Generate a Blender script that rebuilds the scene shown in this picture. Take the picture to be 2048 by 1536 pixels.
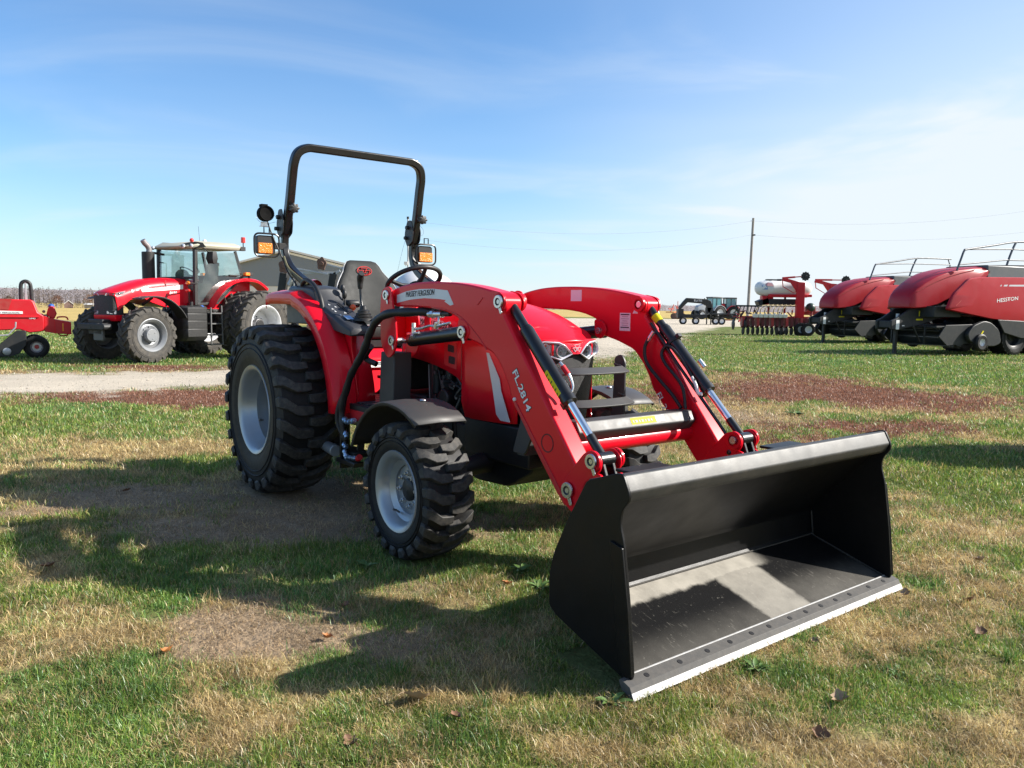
import bpy, bmesh, math, random
import numpy as np
from math import sin, cos, pi, radians, sqrt, atan2
from mathutils import Vector, Matrix

random.seed(7)
rng = np.random.default_rng(11)
SC = bpy.context.scene
for _o in list(bpy.data.objects):
    bpy.data.objects.remove(_o)
COL = SC.collection

# ------------------------------------------------------------------ camera
CAM_H = 1.3632
cd = bpy.data.cameras.new("camera")
cd.sensor_fit = 'HORIZONTAL'
cd.sensor_width = 36.0
cd.lens = 1568.88 / 2048 * 36.0
cd.clip_start = 0.05
cd.clip_end = 5000
cam = bpy.data.objects.new("camera", cd)
COL.objects.link(cam)
cam.matrix_world = Matrix.Translation((0, 0, CAM_H)) @ Matrix.Rotation(radians(90) - 0.0979, 4, 'X') @ Matrix.Rotation(0.0138, 4, 'Z')
SC.camera = cam

# ------------------------------------------------------------------ sky, sun, exposure
SUN_EL = radians(32.5)
SUN_V = Vector((cos(SUN_EL) * 0.9972, cos(SUN_EL) * 0.075, sin(SUN_EL)))      # towards the sun
world = bpy.data.worlds.new("World")
SC.world = world
world.use_nodes = True
wn, wl = world.node_tree.nodes, world.node_tree.links
wn.clear()
w_out = wn.new('ShaderNodeOutputWorld')
w_bg = wn.new('ShaderNodeBackground')
w_sky = wn.new('ShaderNodeTexSky')
w_sky.sky_type = 'NISHITA'
w_sky.sun_disc = False
w_sky.sun_elevation = SUN_EL
w_sky.sun_rotation = atan2(SUN_V.x, SUN_V.y)
w_sky.altitude = 200
w_sky.air_density = 1.0
w_sky.dust_density = 0.4
w_sky.ozone_density = 3.0
w_bg.inputs['Strength'].default_value = 0.080
# thin cirrus, laid out on the direction of view from the ground (a flat layer high above)
w_tc = wn.new('ShaderNodeTexCoord')
w_sep = wn.new('ShaderNodeSeparateXYZ')
wl.new(w_tc.outputs['Generated'], w_sep.inputs[0])
def wmath(op, a, b=None, c=None):
    n = wn.new('ShaderNodeMath'); n.operation = op
    for i, v in enumerate((a, b, c)):
        if v is None: continue
        if isinstance(v, (int, float)): n.inputs[i].default_value = v
        else: wl.new(v, n.inputs[i])
    return n.outputs[0]
w_z = wmath('MAXIMUM', w_sep.outputs[2], 0.02)
w_zz = wmath('ADD', w_z, 0.12)
w_comb = wn.new('ShaderNodeCombineXYZ')
wl.new(wmath('DIVIDE', w_sep.outputs[0], w_zz), w_comb.inputs[0])
wl.new(wmath('DIVIDE', w_sep.outputs[1], w_zz), w_comb.inputs[1])
w_map = wn.new('ShaderNodeMapping')
w_map.inputs['Rotation'].default_value = (0, 0, radians(-62))
w_map.inputs['Scale'].default_value = (0.45, 0.9, 1)
wl.new(w_comb.outputs[0], w_map.inputs[0])
def wnoise(scale, detail, dist, src):
    n = wn.new('ShaderNodeTexNoise')
    n.inputs['Scale'].default_value = scale; n.inputs['Detail'].default_value = detail
    n.inputs['Distortion'].default_value = dist
    wl.new(src, n.inputs['Vector'])
    return n.outputs['Fac']
def wramp(v, a, b):
    n = wn.new('ShaderNodeMapRange'); n.interpolation_type = 'SMOOTHSTEP'
    n.inputs['From Min'].default_value = a; n.inputs['From Max'].default_value = b
    wl.new(v, n.inputs['Value'])
    return n.outputs[0]
w_c1 = wramp(wnoise(1.3, 8, 0.9, w_map.outputs[0]), 0.45, 0.76)
w_c2 = wramp(wnoise(0.45, 4, 0.3, w_map.outputs[0]), 0.36, 0.72)
w_veil = wramp(w_sep.outputs[0], -0.10, 0.60)           # cirrus sheet thickens towards the sun's side
w_low = wramp(w_sep.outputs[2], 0.46, 0.02)
w_cl = wmath('MULTIPLY', wmath('ADD', wmath('MULTIPLY', w_c1, 0.52), wmath('MULTIPLY', w_c2, 0.42)), wmath('ADD', 0.42, wmath('MULTIPLY', w_veil, 0.9)))
w_cl = wmath('ADD', w_cl, wmath('MULTIPLY', w_veil, wmath('MULTIPLY', w_low, 0.72)))
w_cl = wmath('ADD', w_cl, wmath('MULTIPLY', wramp(w_sep.outputs[2], 0.20, 0.0), 0.48))
w_cl = wmath('ADD', w_cl, wmath('MULTIPLY', w_veil, 0.20))
w_cl = wmath('MINIMUM', w_cl, 0.95)
w_mix = wn.new('ShaderNodeMixRGB')
w_mix.inputs[2].default_value = (5.3, 5.75, 6.1, 1)
w_gain = wn.new('ShaderNodeMixRGB'); w_gain.blend_type = 'MULTIPLY'; w_gain.inputs[0].default_value = 1.0
w_gain.inputs[2].default_value = (0.76, 1.03, 1.22, 1)
wl.new(w_sky.outputs[0], w_gain.inputs[1])
wl.new(w_cl, w_mix.inputs[0]); wl.new(w_gain.outputs[0], w_mix.inputs[1])
wl.new(w_mix.outputs[0], w_bg.inputs['Color'])
wl.new(w_bg.outputs[0], w_out.inputs[0])

sd = bpy.data.lights.new("sun", 'SUN')
sd.energy = 4.9
sd.angle = radians(0.53)
sd.color = (1.0, 0.95, 0.87)
sun = bpy.data.objects.new("sun", sd)
COL.objects.link(sun)
sun.rotation_euler = SUN_V.to_track_quat('Z', 'Y').to_euler()
sun.location = (30, 5, 25)

SC.render.engine = 'CYCLES'
SC.cycles.max_bounces = 8
SC.cycles.transparent_max_bounces = 12
SC.cycles.use_denoising = True
SC.view_settings.view_transform = 'Standard'
SC.view_settings.look = 'None'
SC.view_settings.exposure = 1.05
SC.view_settings.gamma = 1.0
SC.view_settings.use_curve_mapping = False

# ------------------------------------------------------------------ helpers: things and parts
def tag(o, label=None, cat=None, group=None, kind=None):
    if label: o['label'] = label
    if cat: o['category'] = cat
    if group: o['group'] = group
    if kind: o['kind'] = kind
    return o

def thing(name, label, cat, loc=(0, 0, 0), rz=0.0, group=None):
    o = bpy.data.objects.new(name, None)
    o.empty_display_size = 0.2
    COL.objects.link(o)
    o.location = loc
    o.rotation_euler = (0, 0, rz)
    return tag(o, label, cat, group)

def node(name, parent, loc=(0, 0, 0), label=None):
    o = bpy.data.objects.new(name, None)
    o.empty_display_size = 0.1
    COL.objects.link(o)
    o.parent = parent
    o.location = loc
    if label: o['label'] = label
    return o

def copy_tree(o, parent=None):
    c = o.copy()
    COL.objects.link(c)
    if parent is not None: c.parent = parent
    for ch in list(o.children): copy_tree(ch, c)
    return c

def catmull(pts, n=6, closed=False):
    P = [Vector(p) for p in pts]
    out = []
    m = len(P)
    rngi = range(m if closed else m - 1)
    for i in rngi:
        if closed:
            a, b, c, d = P[(i - 1) % m], P[i], P[(i + 1) % m], P[(i + 2) % m]
        else:
            a, b, c, d = P[max(i - 1, 0)], P[i], P[i + 1], P[min(i + 2, m - 1)]
        for k in range(n):
            t = k / n
            out.append(0.5 * ((2 * b) + (c - a) * t + (2 * a - 5 * b + 4 * c - d) * t * t + (3 * b - a - 3 * c + d) * t ** 3))
    if not closed: out.append(P[-1])
    return out

def rnd(poly, r, n=4):
    """round the corners of a 2D polygon; r may be one radius or a list"""
    out = []
    m = len(poly)
    for i in range(m):
        a, b, c = Vector(poly[i - 1]), Vector(poly[i]), Vector(poly[(i + 1) % m])
        ri = r[i] if isinstance(r, (list, tuple)) else r
        if ri <= 0:
            out.append(tuple(b)); continue
        u, v = a - b, c - b
        d = min(ri, u.length * .45, v.length * .45)
        p, q = b + u.normalized() * d, b + v.normalized() * d
        for k in range(n + 1):
            t = k / n
            out.append(tuple((1 - t) ** 2 * p + 2 * t * (1 - t) * b + t * t * q))
    return out

class MB:
    def __init__(s): s.v, s.f = [], []
    def add(s, vs, fs):
        o = len(s.v)
        s.v.extend([tuple(v) for v in vs])
        s.f.extend([tuple(i + o for i in f) for f in fs])
        return s
    def box(s, c, d, R=None):
        c = Vector(c); h = Vector(d) / 2
        vs = []
        for x in (-1, 1):
            for y in (-1, 1):
                for z in (-1, 1):
                    p = Vector((x * h.x, y * h.y, z * h.z))
                    if R is not None: p = R @ p
                    vs.append(c + p)
        return s.add(vs, [(0, 1, 3, 2), (4, 6, 7, 5), (0, 4, 5, 1), (2, 3, 7, 6), (0, 2, 6, 4), (1, 5, 7, 3)])
    def bar(s, p, q, w, h, up=(0, 0, 1)):
        p, q = Vector(p), Vector(q)
        d = (q - p); L = d.length; d.normalize()
        u = Vector(up)
        if abs(u.dot(d)) > .98: u = Vector((1, 0, 0))
        y = u.cross(d).normalized(); z = d.cross(y)
        R = Matrix((d, y, z)).transposed()
        return s.box((p + q) / 2, (L, w, h), R)
    def prism(s, poly, a, b, ax='y'):
        n = len(poly)
        def P(u, v, t):
            return (u, t, v) if ax == 'y' else ((t, u, v) if ax == 'x' else (u, v, t))
        vs = [P(u, v, a) for u, v in poly] + [P(u, v, b) for u, v in poly]
        fs = [tuple(range(n)), tuple(range(2 * n - 1, n - 1, -1))]
        fs += [(i, (i + 1) % n, n + (i + 1) % n, n + i) for i in range(n)]
        return s.add(vs, fs)
    def loft(s, rings, closed=True, cap=True):
        m = len(rings[0]); vs = [p for r in rings for p in r]; fs = []
        for i in range(len(rings) - 1):
            for j in range(m if closed else m - 1):
                k = (j + 1) % m
                fs.append((i * m + j, i * m + k, (i + 1) * m + k, (i + 1) * m + j))
        if cap and closed:
            fs.append(tuple(range(m))); fs.append(tuple((len(rings) - 1) * m + j for j in reversed(range(m))))
        return s.add(vs, fs)
    def tube(s, pts, r, n=10, closed=False, cap=True, sq=None):
        P = [Vector(p) for p in pts]; m = len(P)
        if not isinstance(r, (list, tuple)): r = [r] * m
        rings = []; prev = None
        for i in range(m):
            if closed: t = P[(i + 1) % m] - P[i - 1]
            else: t = P[min(i + 1, m - 1)] - P[max(i - 1, 0)]
            t.normalize()
            if prev is None:
                u = Vector((0, 0, 1)) if abs(t.z) < .9 else Vector((1, 0, 0))
                if sq: u = Vector(sq[2])
                u = (u - t * u.dot(t)).normalized()
            else:
                u = (prev - t * prev.dot(t)).normalized()
            prev = u; w = t.cross(u)
            if sq:
                a, b = sq[0] / 2, sq[1] / 2; c = min(a, b) * .25
                prof = [(a, b - c), (a - c, b), (-a + c, b), (-a, b - c), (-a, -b + c), (-a + c, -b), (a - c, -b), (a, -b + c)]
                rings.append([P[i] + u * x + w * y for x, y in prof])
            else:
                rings.append([P[i] + (u * cos(2 * pi * k / n) + w * sin(2 * pi * k / n)) * r[i] for k in range(n)])
        if closed:
            rings.append(rings[0])
            return s.loft(rings, True, False)
        return s.loft(rings, True, cap)
    def cyl(s, p, q, r, n=20, r2=None):
        return s.tube([p, q], [r, r if r2 is None else r2], n)
    def lathe(s, prof, c=(0, 0, 0), ax='y', n=48, closed=False):
        c = Vector(c); rings = []
        for k in range(n):
            a = 2 * pi * k / n; ring = []
            for t, r in prof:
                if ax == 'y': p = (r * cos(a), t, r * sin(a))
                elif ax == 'z': p = (r * cos(a), r * sin(a), t)
                else: p = (t, r * cos(a), r * sin(a))
                ring.append(c + Vector(p))
            rings.append(ring)
        rings.append(rings[0])
        m = len(prof); vs = [p for r in rings[:-1] for p in r]; fs = []
        for i in range(n):
            i2 = (i + 1) % n
            for j in range(m if closed else m - 1):
                k = (j + 1) % m
                fs.append((i * m + j, i2 * m + j, i2 * m + k, i * m + k))
        return s.add(vs, fs)
    def sphere(s, c, r, n=14, sc=(1, 1, 1)):
        prof = [(-cos(pi * i / n) * r, max(sin(pi * i / n) * r, r * 1e-3)) for i in range(n + 1)]
        o = len(s.v); s.lathe(prof, (0, 0, 0), 'z', n * 2)
        c = Vector(c)
        for i in range(o, len(s.v)):
            v = s.v[i]; s.v[i] = tuple(c + Vector((v[0] * sc[0], v[1] * sc[1], v[2] * sc[2])))
        return s
    def xf(s, M, start=0):
        for i in range(start, len(s.v)): s.v[i] = tuple(M @ Vector(s.v[i]))
        return s
    def build(s, name, mat, parent=None, bevel=0.0, smooth=38, seg=2, label=None):
        me = bpy.data.meshes.new(name)
        me.from_pydata(s.v, [], s.f)
        bm = bmesh.new(); bm.from_mesh(me)
        bmesh.ops.remove_doubles(bm, verts=bm.verts, dist=1e-5)
        bmesh.ops.recalc_face_normals(bm, faces=bm.faces)
        bm.to_mesh(me); bm.free()
        if smooth:
            me.shade_smooth()
            me.set_sharp_from_angle(angle=radians(smooth))
        me.materials.append(mat)
        o = bpy.data.objects.new(name, me)
        COL.objects.link(o)
        if parent is not None: o.parent = parent
        if bevel:
            b = o.modifiers.new("bevel", 'BEVEL')
            b.width = bevel; b.segments = seg; b.limit_method = 'ANGLE'; b.angle_limit = radians(40)
            b.harden_normals = False
        if label: o['label'] = label
        return o

def text(name, body, parent, mat, at, xdir, ydir, h, w=None, shear=0.0, bold=0.0, align='LEFT', depth=0.0006, twice=0.0):
    """lettering as a thin raised mesh: baseline start at, running along xdir, letters rise along ydir, cap height h, total width w"""
    cu = bpy.data.curves.new(name, 'FONT')
    cu.body = body; cu.size = 1.0; cu.shear = shear; cu.offset = bold
    cu.resolution_u = 3
    tmp = bpy.data.objects.new("tmp", cu)
    COL.objects.link(tmp)
    dg = bpy.context.evaluated_depsgraph_get(); dg.update()
    me = bpy.data.meshes.new_from_object(tmp.evaluated_get(dg))
    bpy.data.objects.remove(tmp); bpy.data.curves.remove(cu)
    n = len(me.vertices); co = np.zeros(n * 3); me.vertices.foreach_get('co', co); co = co.reshape(-1, 3)
    x0, x1, y0, y1 = co[:, 0].min(), co[:, 0].max(), 0.0, max(co[:, 1].max(), .01)
    sx = sy = h / y1
    if w: sx = w / (x1 - x0)
    X, Y = Vector(xdir).normalized(), Vector(ydir).normalized(); N = X.cross(Y); A = Vector(at)
    off = {'LEFT': 0, 'CENTER': -.5, 'RIGHT': -1}[align] * (x1 - x0) * sx
    out = np.array([A + X * ((c[0] - x0) * sx + off) + Y * (c[1] * sy) + N * depth for c in co])
    me.vertices.foreach_set('co', out.ravel()); me.update()
    if twice:                        # a second, slightly shifted copy makes the strokes heavier
        bm = bmesh.new(); bm.from_mesh(me)
        g = bmesh.ops.duplicate(bm, geom=bm.verts[:] + bm.edges[:] + bm.faces[:])
        bmesh.ops.translate(bm, verts=[v for v in g['geom'] if isinstance(v, bmesh.types.BMVert)], vec=X * twice + N * .0003)
        bm.to_mesh(me); bm.free()
    me.name = name
    me.materials.clear(); me.materials.append(mat)
    o = bpy.data.objects.new(name, me); COL.objects.link(o)
    if parent is not None: o.parent = parent
    return o

# ------------------------------------------------------------------ helpers: materials
MATS = {}
def mat(name, col, rough=.5, metal=0.0, coat=0.0, var=.10, scale=6.0, rvar=.10, bump=0.0, bscale=60.0, dust=0.0, dustcol=(.30, .24, .17), trans=0.0, spec=.5, coat_rough=.06):
    m = bpy.data.materials.new(name); m.use_nodes = True
    N, L = m.node_tree.nodes, m.node_tree.links
    p = N['Principled BSDF']
    tc = N.new('ShaderNodeTexCoord')
    no = N.new('ShaderNodeTexNoise'); no.inputs['Scale'].default_value = scale; no.inputs['Detail'].default_value = 6
    L.new(tc.outputs['Object'], no.inputs['Vector'])
    mx = N.new('ShaderNodeMixRGB')
    mx.inputs[1].default_value = (*[c * (1 - var) for c in col], 1)
    mx.inputs[2].default_value = (*[min(1, c * (1 + var)) for c in col], 1)
    L.new(no.outputs['Fac'], mx.inputs[0])
    out = mx.outputs[0]
    if dust:
        n2 = N.new('ShaderNodeTexNoise'); n2.inputs['Scale'].default_value = scale * 2.3; n2.inputs['Detail'].default_value = 9
        n2.inputs['Roughness'].default_value = .65
        L.new(tc.outputs['Object'], n2.inputs['Vector'])
        mr = N.new('ShaderNodeMapRange'); mr.inputs['From Min'].default_value = .42; mr.inputs['From Max'].default_value = .75
        mr.inputs['To Max'].default_value = dust
        L.new(n2.outputs['Fac'], mr.inputs['Value'])
        m2 = N.new('ShaderNodeMixRGB'); m2.inputs[2].default_value = (*dustcol, 1)
        L.new(mr.outputs[0], m2.inputs[0]); L.new(out, m2.inputs[1]); out = m2.outputs[0]
    L.new(out, p.inputs['Base Color'])
    rr = N.new('ShaderNodeMapRange'); rr.inputs['To Min'].default_value = max(.02, rough - rvar); rr.inputs['To Max'].default_value = min(1, rough + rvar)
    n3 = N.new('ShaderNodeTexNoise'); n3.inputs['Scale'].default_value = scale * 1.7; n3.inputs['Detail'].default_value = 5
    L.new(tc.outputs['Object'], n3.inputs['Vector']); L.new(n3.outputs['Fac'], rr.inputs['Value'])
    L.new(rr.outputs[0], p.inputs['Roughness'])
    p.inputs['Metallic'].default_value = metal
    p.inputs['Specular IOR Level'].default_value = spec
    if coat:
        p.inputs['Coat Weight'].default_value = coat; p.inputs['Coat Roughness'].default_value = coat_rough
    if trans: p.inputs['Transmission Weight'].default_value = trans
    if bump:
        n4 = N.new('ShaderNodeTexNoise'); n4.inputs['Scale'].default_value = bscale; n4.inputs['Detail'].default_value = 4
        L.new(tc.outputs['Object'], n4.inputs['Vector'])
        b = N.new('ShaderNodeBump'); b.inputs['Strength'].default_value = bump; b.inputs['Distance'].default_value = .01
        L.new(n4.outputs['Fac'], b.inputs['Height']); L.new(b.outputs[0], p.inputs['Normal'])
    MATS[name] = m
    return m

RED = mat('red_paint', (.70, .005, .018), .34, coat=.18, var=.05, scale=3, rvar=.05, bump=.012, bscale=9, spec=.22)
RED2 = mat('red_paint_dusty', (.54, .008, .018), .42, coat=.12, var=.08, scale=3, dust=.07, spec=.35)
REDP = mat('red_plastic_panel', (.36, .004, .013), .40, coat=.05, var=.06, scale=2, dust=.02, spec=.35)
REDD = mat('dull_red_steel', (.36, .018, .018), .5, var=.2, scale=5, dust=.2)
BLACK = mat('black_satin_paint', (.006, .006, .007), .32, coat=.1, var=.15, scale=8, bump=.02, bscale=120)
BLACKM = mat('black_plastic', (.011, .011, .012), .52, var=.2, scale=9, dust=.04)
CHAR = mat('charcoal_powder_coat', (.040, .038, .037), .52, var=.12, scale=10, bump=.05, bscale=350)
CHARD = mat('dark_charcoal_plastic', (.030, .031, .035), .48, var=.12, scale=10, bump=.03, bscale=300)
ENG = mat('engine_black', (.008, .008, .009), .5, var=.3, scale=20)
STEELD = mat('grimy_steel', (.16, .16, .17), .42, metal=.7, var=.25, scale=18, dust=.2)
RUB = mat('tyre_rubber', (.009, .009, .010), .60, var=.22, scale=14, dust=.12, dustcol=(.10, .085, .065), bump=.06, bscale=160, spec=.3)
RUBL = mat('tyre_rubber_lug', (.020, .0195, .019), .66, var=.3, scale=16, dust=.5, dustcol=(.12, .105, .085), bump=.10, bscale=120, spec=.5)
RUBG = mat('dusty_grey_tyre', (.055, .052, .048), .8, var=.25, scale=5, dust=.5, dustcol=(.15, .13, .105), spec=.25)
HOSE = mat('hydraulic_hose_black', (.012, .012, .013), .5, var=.2, scale=20, bump=.15, bscale=260)
RIM = mat('silver_rim_paint', (.36, .38, .40), .34, metal=.5, var=.07, scale=5, dust=.10, dustcol=(.3, .28, .25))
RIMW = mat('pale_grey_rim', (.62, .63, .65), .42, metal=.1, var=.08, scale=3, dust=.12)
CHROME = mat('chrome', (.82, .83, .85), .10, metal=1.0, var=.03, rvar=.04)
ZINC = mat('zinc_plated', (.62, .63, .64), .28, metal=.9, var=.12, scale=30)
BLUEC = mat('blue_zinc_coupler', (.38, .50, .66), .28, metal=.85, var=.1, scale=20)
SILV = mat('silver_decal', (.56, .57, .60), .38, metal=.25, var=.05)
WHITED = mat('white_decal', (.75, .75, .74), .45, var=.06)
PINKD = mat('white_sticker', (.70, .66, .66), .4, var=.08)
YEL = mat('yellow_decal', (.66, .55, .015), .6, var=.08, spec=.15)
INK = mat('black_ink', (.012, .012, .014), .5, var=.1)
REDINK = mat('red_stitching', (.50, .02, .02), .6, var=.1)
WHITE = mat('white_plastic', (.74, .73, .70), .4, var=.05, dust=.08)
CREAM = mat('cream_roof_plastic', (.42, .40, .31), .5, var=.06, dust=.08)
VINYL = mat('grey_seat_vinyl', (.026, .027, .026), .58, var=.10, scale=12, bump=.08, bscale=240, spec=.2)
PIPING = mat('seat_piping', (.50, .50, .50), .5, var=.1)
AMBER = mat('amber_lens', (.85, .22, .01), .22, var=.15, scale=40, coat=.5, bump=.5, bscale=130)
REDL = mat('red_lens', (.65, .03, .02), .2, coat=.5)
MESHM = mat('grille_mesh', (.014, .014, .015), .5, var=.5, scale=420, bump=.6, bscale=420)
STEELW = mat('worn_bright_steel', (.40, .40, .40), .48, metal=.6, var=.35, scale=30, dust=.35)
WOODP = mat('weathered_pole', (.27, .245, .22), .8, var=.2, scale=3)
GALV = mat('galvanised_grey', (.42, .43, .44), .45, metal=.4, var=.1)
TAN = mat('tan_hose', (.30, .23, .12), .5, var=.1)
GREYM = mat('dark_grey_machine', (.022, .024, .026), .5, var=.15, scale=4, dust=.06, spec=.3)
GREYL = mat('mid_grey_panel', (.085, .092, .097), .45, var=.10, scale=2, dust=.1)
RUST = mat('rusty_disc', (.13, .07, .05), .7, var=.4, scale=14)
BLUEH = mat('blue_plastic', (.03, .10, .35), .4)
LAMPC = mat('bright_lamp_lens', (.72, .74, .78), .15, metal=.35, var=.12, scale=14, coat=.5)  # pale base paints in the bright reflection of chromed lamp parts
STEPM = mat('dull_step_grey', (.10, .10, .10), .5, var=.2)
GREENP = mat('green_interior', (.22, .27, .21), .6)

def glass_mat(name, tint, a=.30, rough=.03):
    m = bpy.data.materials.new(name); m.use_nodes = True
    N, L = m.node_tree.nodes, m.node_tree.links
    N.clear()
    o = N.new('ShaderNodeOutputMaterial'); t = N.new('ShaderNodeBsdfTransparent'); g = N.new('ShaderNodeBsdfGlossy')
    t.inputs[0].default_value = (*tint, 1); g.inputs['Roughness'].default_value = rough
    f = N.new('ShaderNodeFresnel'); f.inputs['IOR'].default_value = 1.5
    mr = N.new('ShaderNodeMapRange'); mr.inputs['To Min'].default_value = a * .25; mr.inputs['To Max'].default_value = 1
    no = N.new('ShaderNodeTexNoise'); no.inputs['Scale'].default_value = 3; L.new(f.outputs[0], mr.inputs['Value'])
    d = N.new('ShaderNodeBsdfDiffuse'); d.inputs[0].default_value = (.35, .36, .33, 1)
    mr2 = N.new('ShaderNodeMapRange'); mr2.inputs['From Min'].default_value = .35; mr2.inputs['From Max'].default_value = .8; mr2.inputs['To Max'].default_value = a * .5
    L.new(no.outputs['Fac'], mr2.inputs['Value'])
    m1 = N.new('ShaderNodeMixShader'); L.new(mr2.outputs[0], m1.inputs[0]); L.new(t.outputs[0], m1.inputs[1]); L.new(d.outputs[0], m1.inputs[2])
    m2 = N.new('ShaderNodeMixShader'); L.new(mr.outputs[0], m2.inputs[0]); L.new(m1.outputs[0], m2.inputs[1]); L.new(g.outputs[0], m2.inputs[2])
    L.new(m2.outputs[0], o.inputs[0])
    return m
GLASS = glass_mat('tinted_cab_glass', (.74, .84, .82), .45)
CLEAR = glass_mat('clear_lens', (.95, .96, .97), .15)

# ------------------------------------------------------------------ ground: what grows where
def _hash(ix, iy, s):
    h = (ix.astype(np.int64) * 374761393 + iy.astype(np.int64) * 668265263 + s * 974634777) & 0x7fffffff
    h = ((h ^ (h >> 13)) * 1274126177) & 0x7fffffff
    return ((h ^ (h >> 16)) & 0xffff) / 65535.0
def vnoise(x, y, s=0):
    ix, iy = np.floor(x), np.floor(y); fx, fy = x - ix, y - iy
    fx = fx * fx * (3 - 2 * fx); fy = fy * fy * (3 - 2 * fy)
    a, b = _hash(ix, iy, s), _hash(ix + 1, iy, s); c, d = _hash(ix, iy + 1, s), _hash(ix + 1, iy + 1, s)
    return (a * (1 - fx) + b * fx) * (1 - fy) + (c * (1 - fx) + d * fx) * fy
def fbm(x, y, s=0, o=4):
    t = 0.0; a = .5; w = 0
    for i in range(o):
        t = t + a * vnoise(x * 2 ** i + i * 17.3, y * 2 ** i - i * 9.1, s + i); w += a; a *= .55
    return t / w
def poly_sd(x, y, P):
    """signed distance to a polygon, positive inside"""
    d = np.full(x.shape, 1e9); ins = np.zeros(x.shape, bool); n = len(P)
    for i in range(n):
        (ax, ay), (bx, by) = P[i], P[(i + 1) % n]
        ex, ey = bx - ax, by - ay
        t = np.clip(((x - ax) * ex + (y - ay) * ey) / (ex * ex + ey * ey), 0, 1)
        d = np.minimum(d, np.hypot(x - ax - t * ex, y - ay - t * ey))
        c = ((ay > y) != (by > y))
        with np.errstate(divide='ignore', invalid='ignore'):
            xi = ax + (y - ay) * ex / (ey if abs(ey) > 1e-9 else 1e-9)
        ins ^= c & (x < xi)
    return np.where(ins, d, -d)
ROAD = [(-30, -2), (-14, 6.5), (-7.2, 10.9), (-4.7, 13.0), (-1, 16.6), (2.6, 20.4), (6.2, 32), (11, 48), (17, 64), (30, 68), (60, 64), (60, 108), (30, 112), (2, 100), (-4, 60), (-3.5, 34), (-4.2, 22), (-5.8, 15.9), (-9.5, 14.5), (-18, 11.5), (-34, 4)]
BL = dict(
 red=[(5.31,15.29,1.53,2.0),(6.3,12.12,1.56,1.5),(4.0,9.23,1.24,0.6),(4.61,12.8,1.03,1.0),(-7.4,16.3,3.4,0.55),(-5.32,11.3,1.79,0.75),(-4.25,11.03,0.6,0.8),(2.85,8.23,0.44,0.35),(2.6,12.72,0.66,1.5)],
 straw=[(-3.94,7.04,1.14,0.55),(-3.46,7.43,0.93,0.3),(-2.34,3.81,0.22,0.22),(-1.8,2.97,0.23,0.18),(-0.96,2.46,0.26,0.14),(-0.02,2.37,0.5,0.16),(0.76,2.33,0.47,0.16),(4.16,15.53,2.0,1.2),(3.01,4.99,0.45,0.38),(2.92,5.49,0.33,0.26),(2.44,4.25,0.34,0.22),(1.31,3.42,0.21,0.12),(2.98,10.27,0.95,1.0),(-0.2,2.61,0.44,0.09),(2.03,3.51,0.35,0.15),(0.96,2.72,0.27,0.11),(14.89,37.63,3.39,1.6),(4.69,18.61,1.64,0.9)],
 dirt=[(-1.89,5.19,0.8,0.77),(-1.16,3.31,0.34,0.33),(-0.92,3.04,0.24,0.19),(-0.23,3.02,0.4,0.21),(2.65,10.51,0.74,1.7),(-1.19,5.76,0.6,0.64),(-0.06,4.55,0.4,0.5),(-3.06,4.9,0.25,0.12),(3.22,5.1,0.17,0.15),(1.66,3.21,0.13,0.07),(3.29,9.64,0.76,1.0),(-0.5,5.0,0.9,0.7),(-2.7,5.5,0.8,0.45),(-0.55,3.95,0.55,0.28),(-0.65,3.25,0.5,0.28),(-1.3,4.7,0.7,0.45),(0.9,6.3,0.6,0.4),(1.9,11.6,0.8,0.9)],
 green=[(-4.4,8.91,1.5,1.5),(-2.54,6.54,0.41,0.37),(1.4,2.71,0.46,0.2),(4.19,7.18,0.7,1.1),(-0.31,4.06,0.53,0.25),(-1.77,3.78,0.39,0.35),(-1.5,2.61,0.45,0.31),(9.85,18.0,2.2,5.0),(4.43,11.42,0.38,0.74),(2.96,8.24,0.22,0.32),(3.52,6.38,0.86,0.58),(-0.87,4.19,0.24,0.22),(-7.6,9.0,2.2,1.6),(2.3,3.0,0.5,0.25),(3.2,4.2,0.35,0.25),(0.2,6.6,1.2,0.7)])
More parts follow.
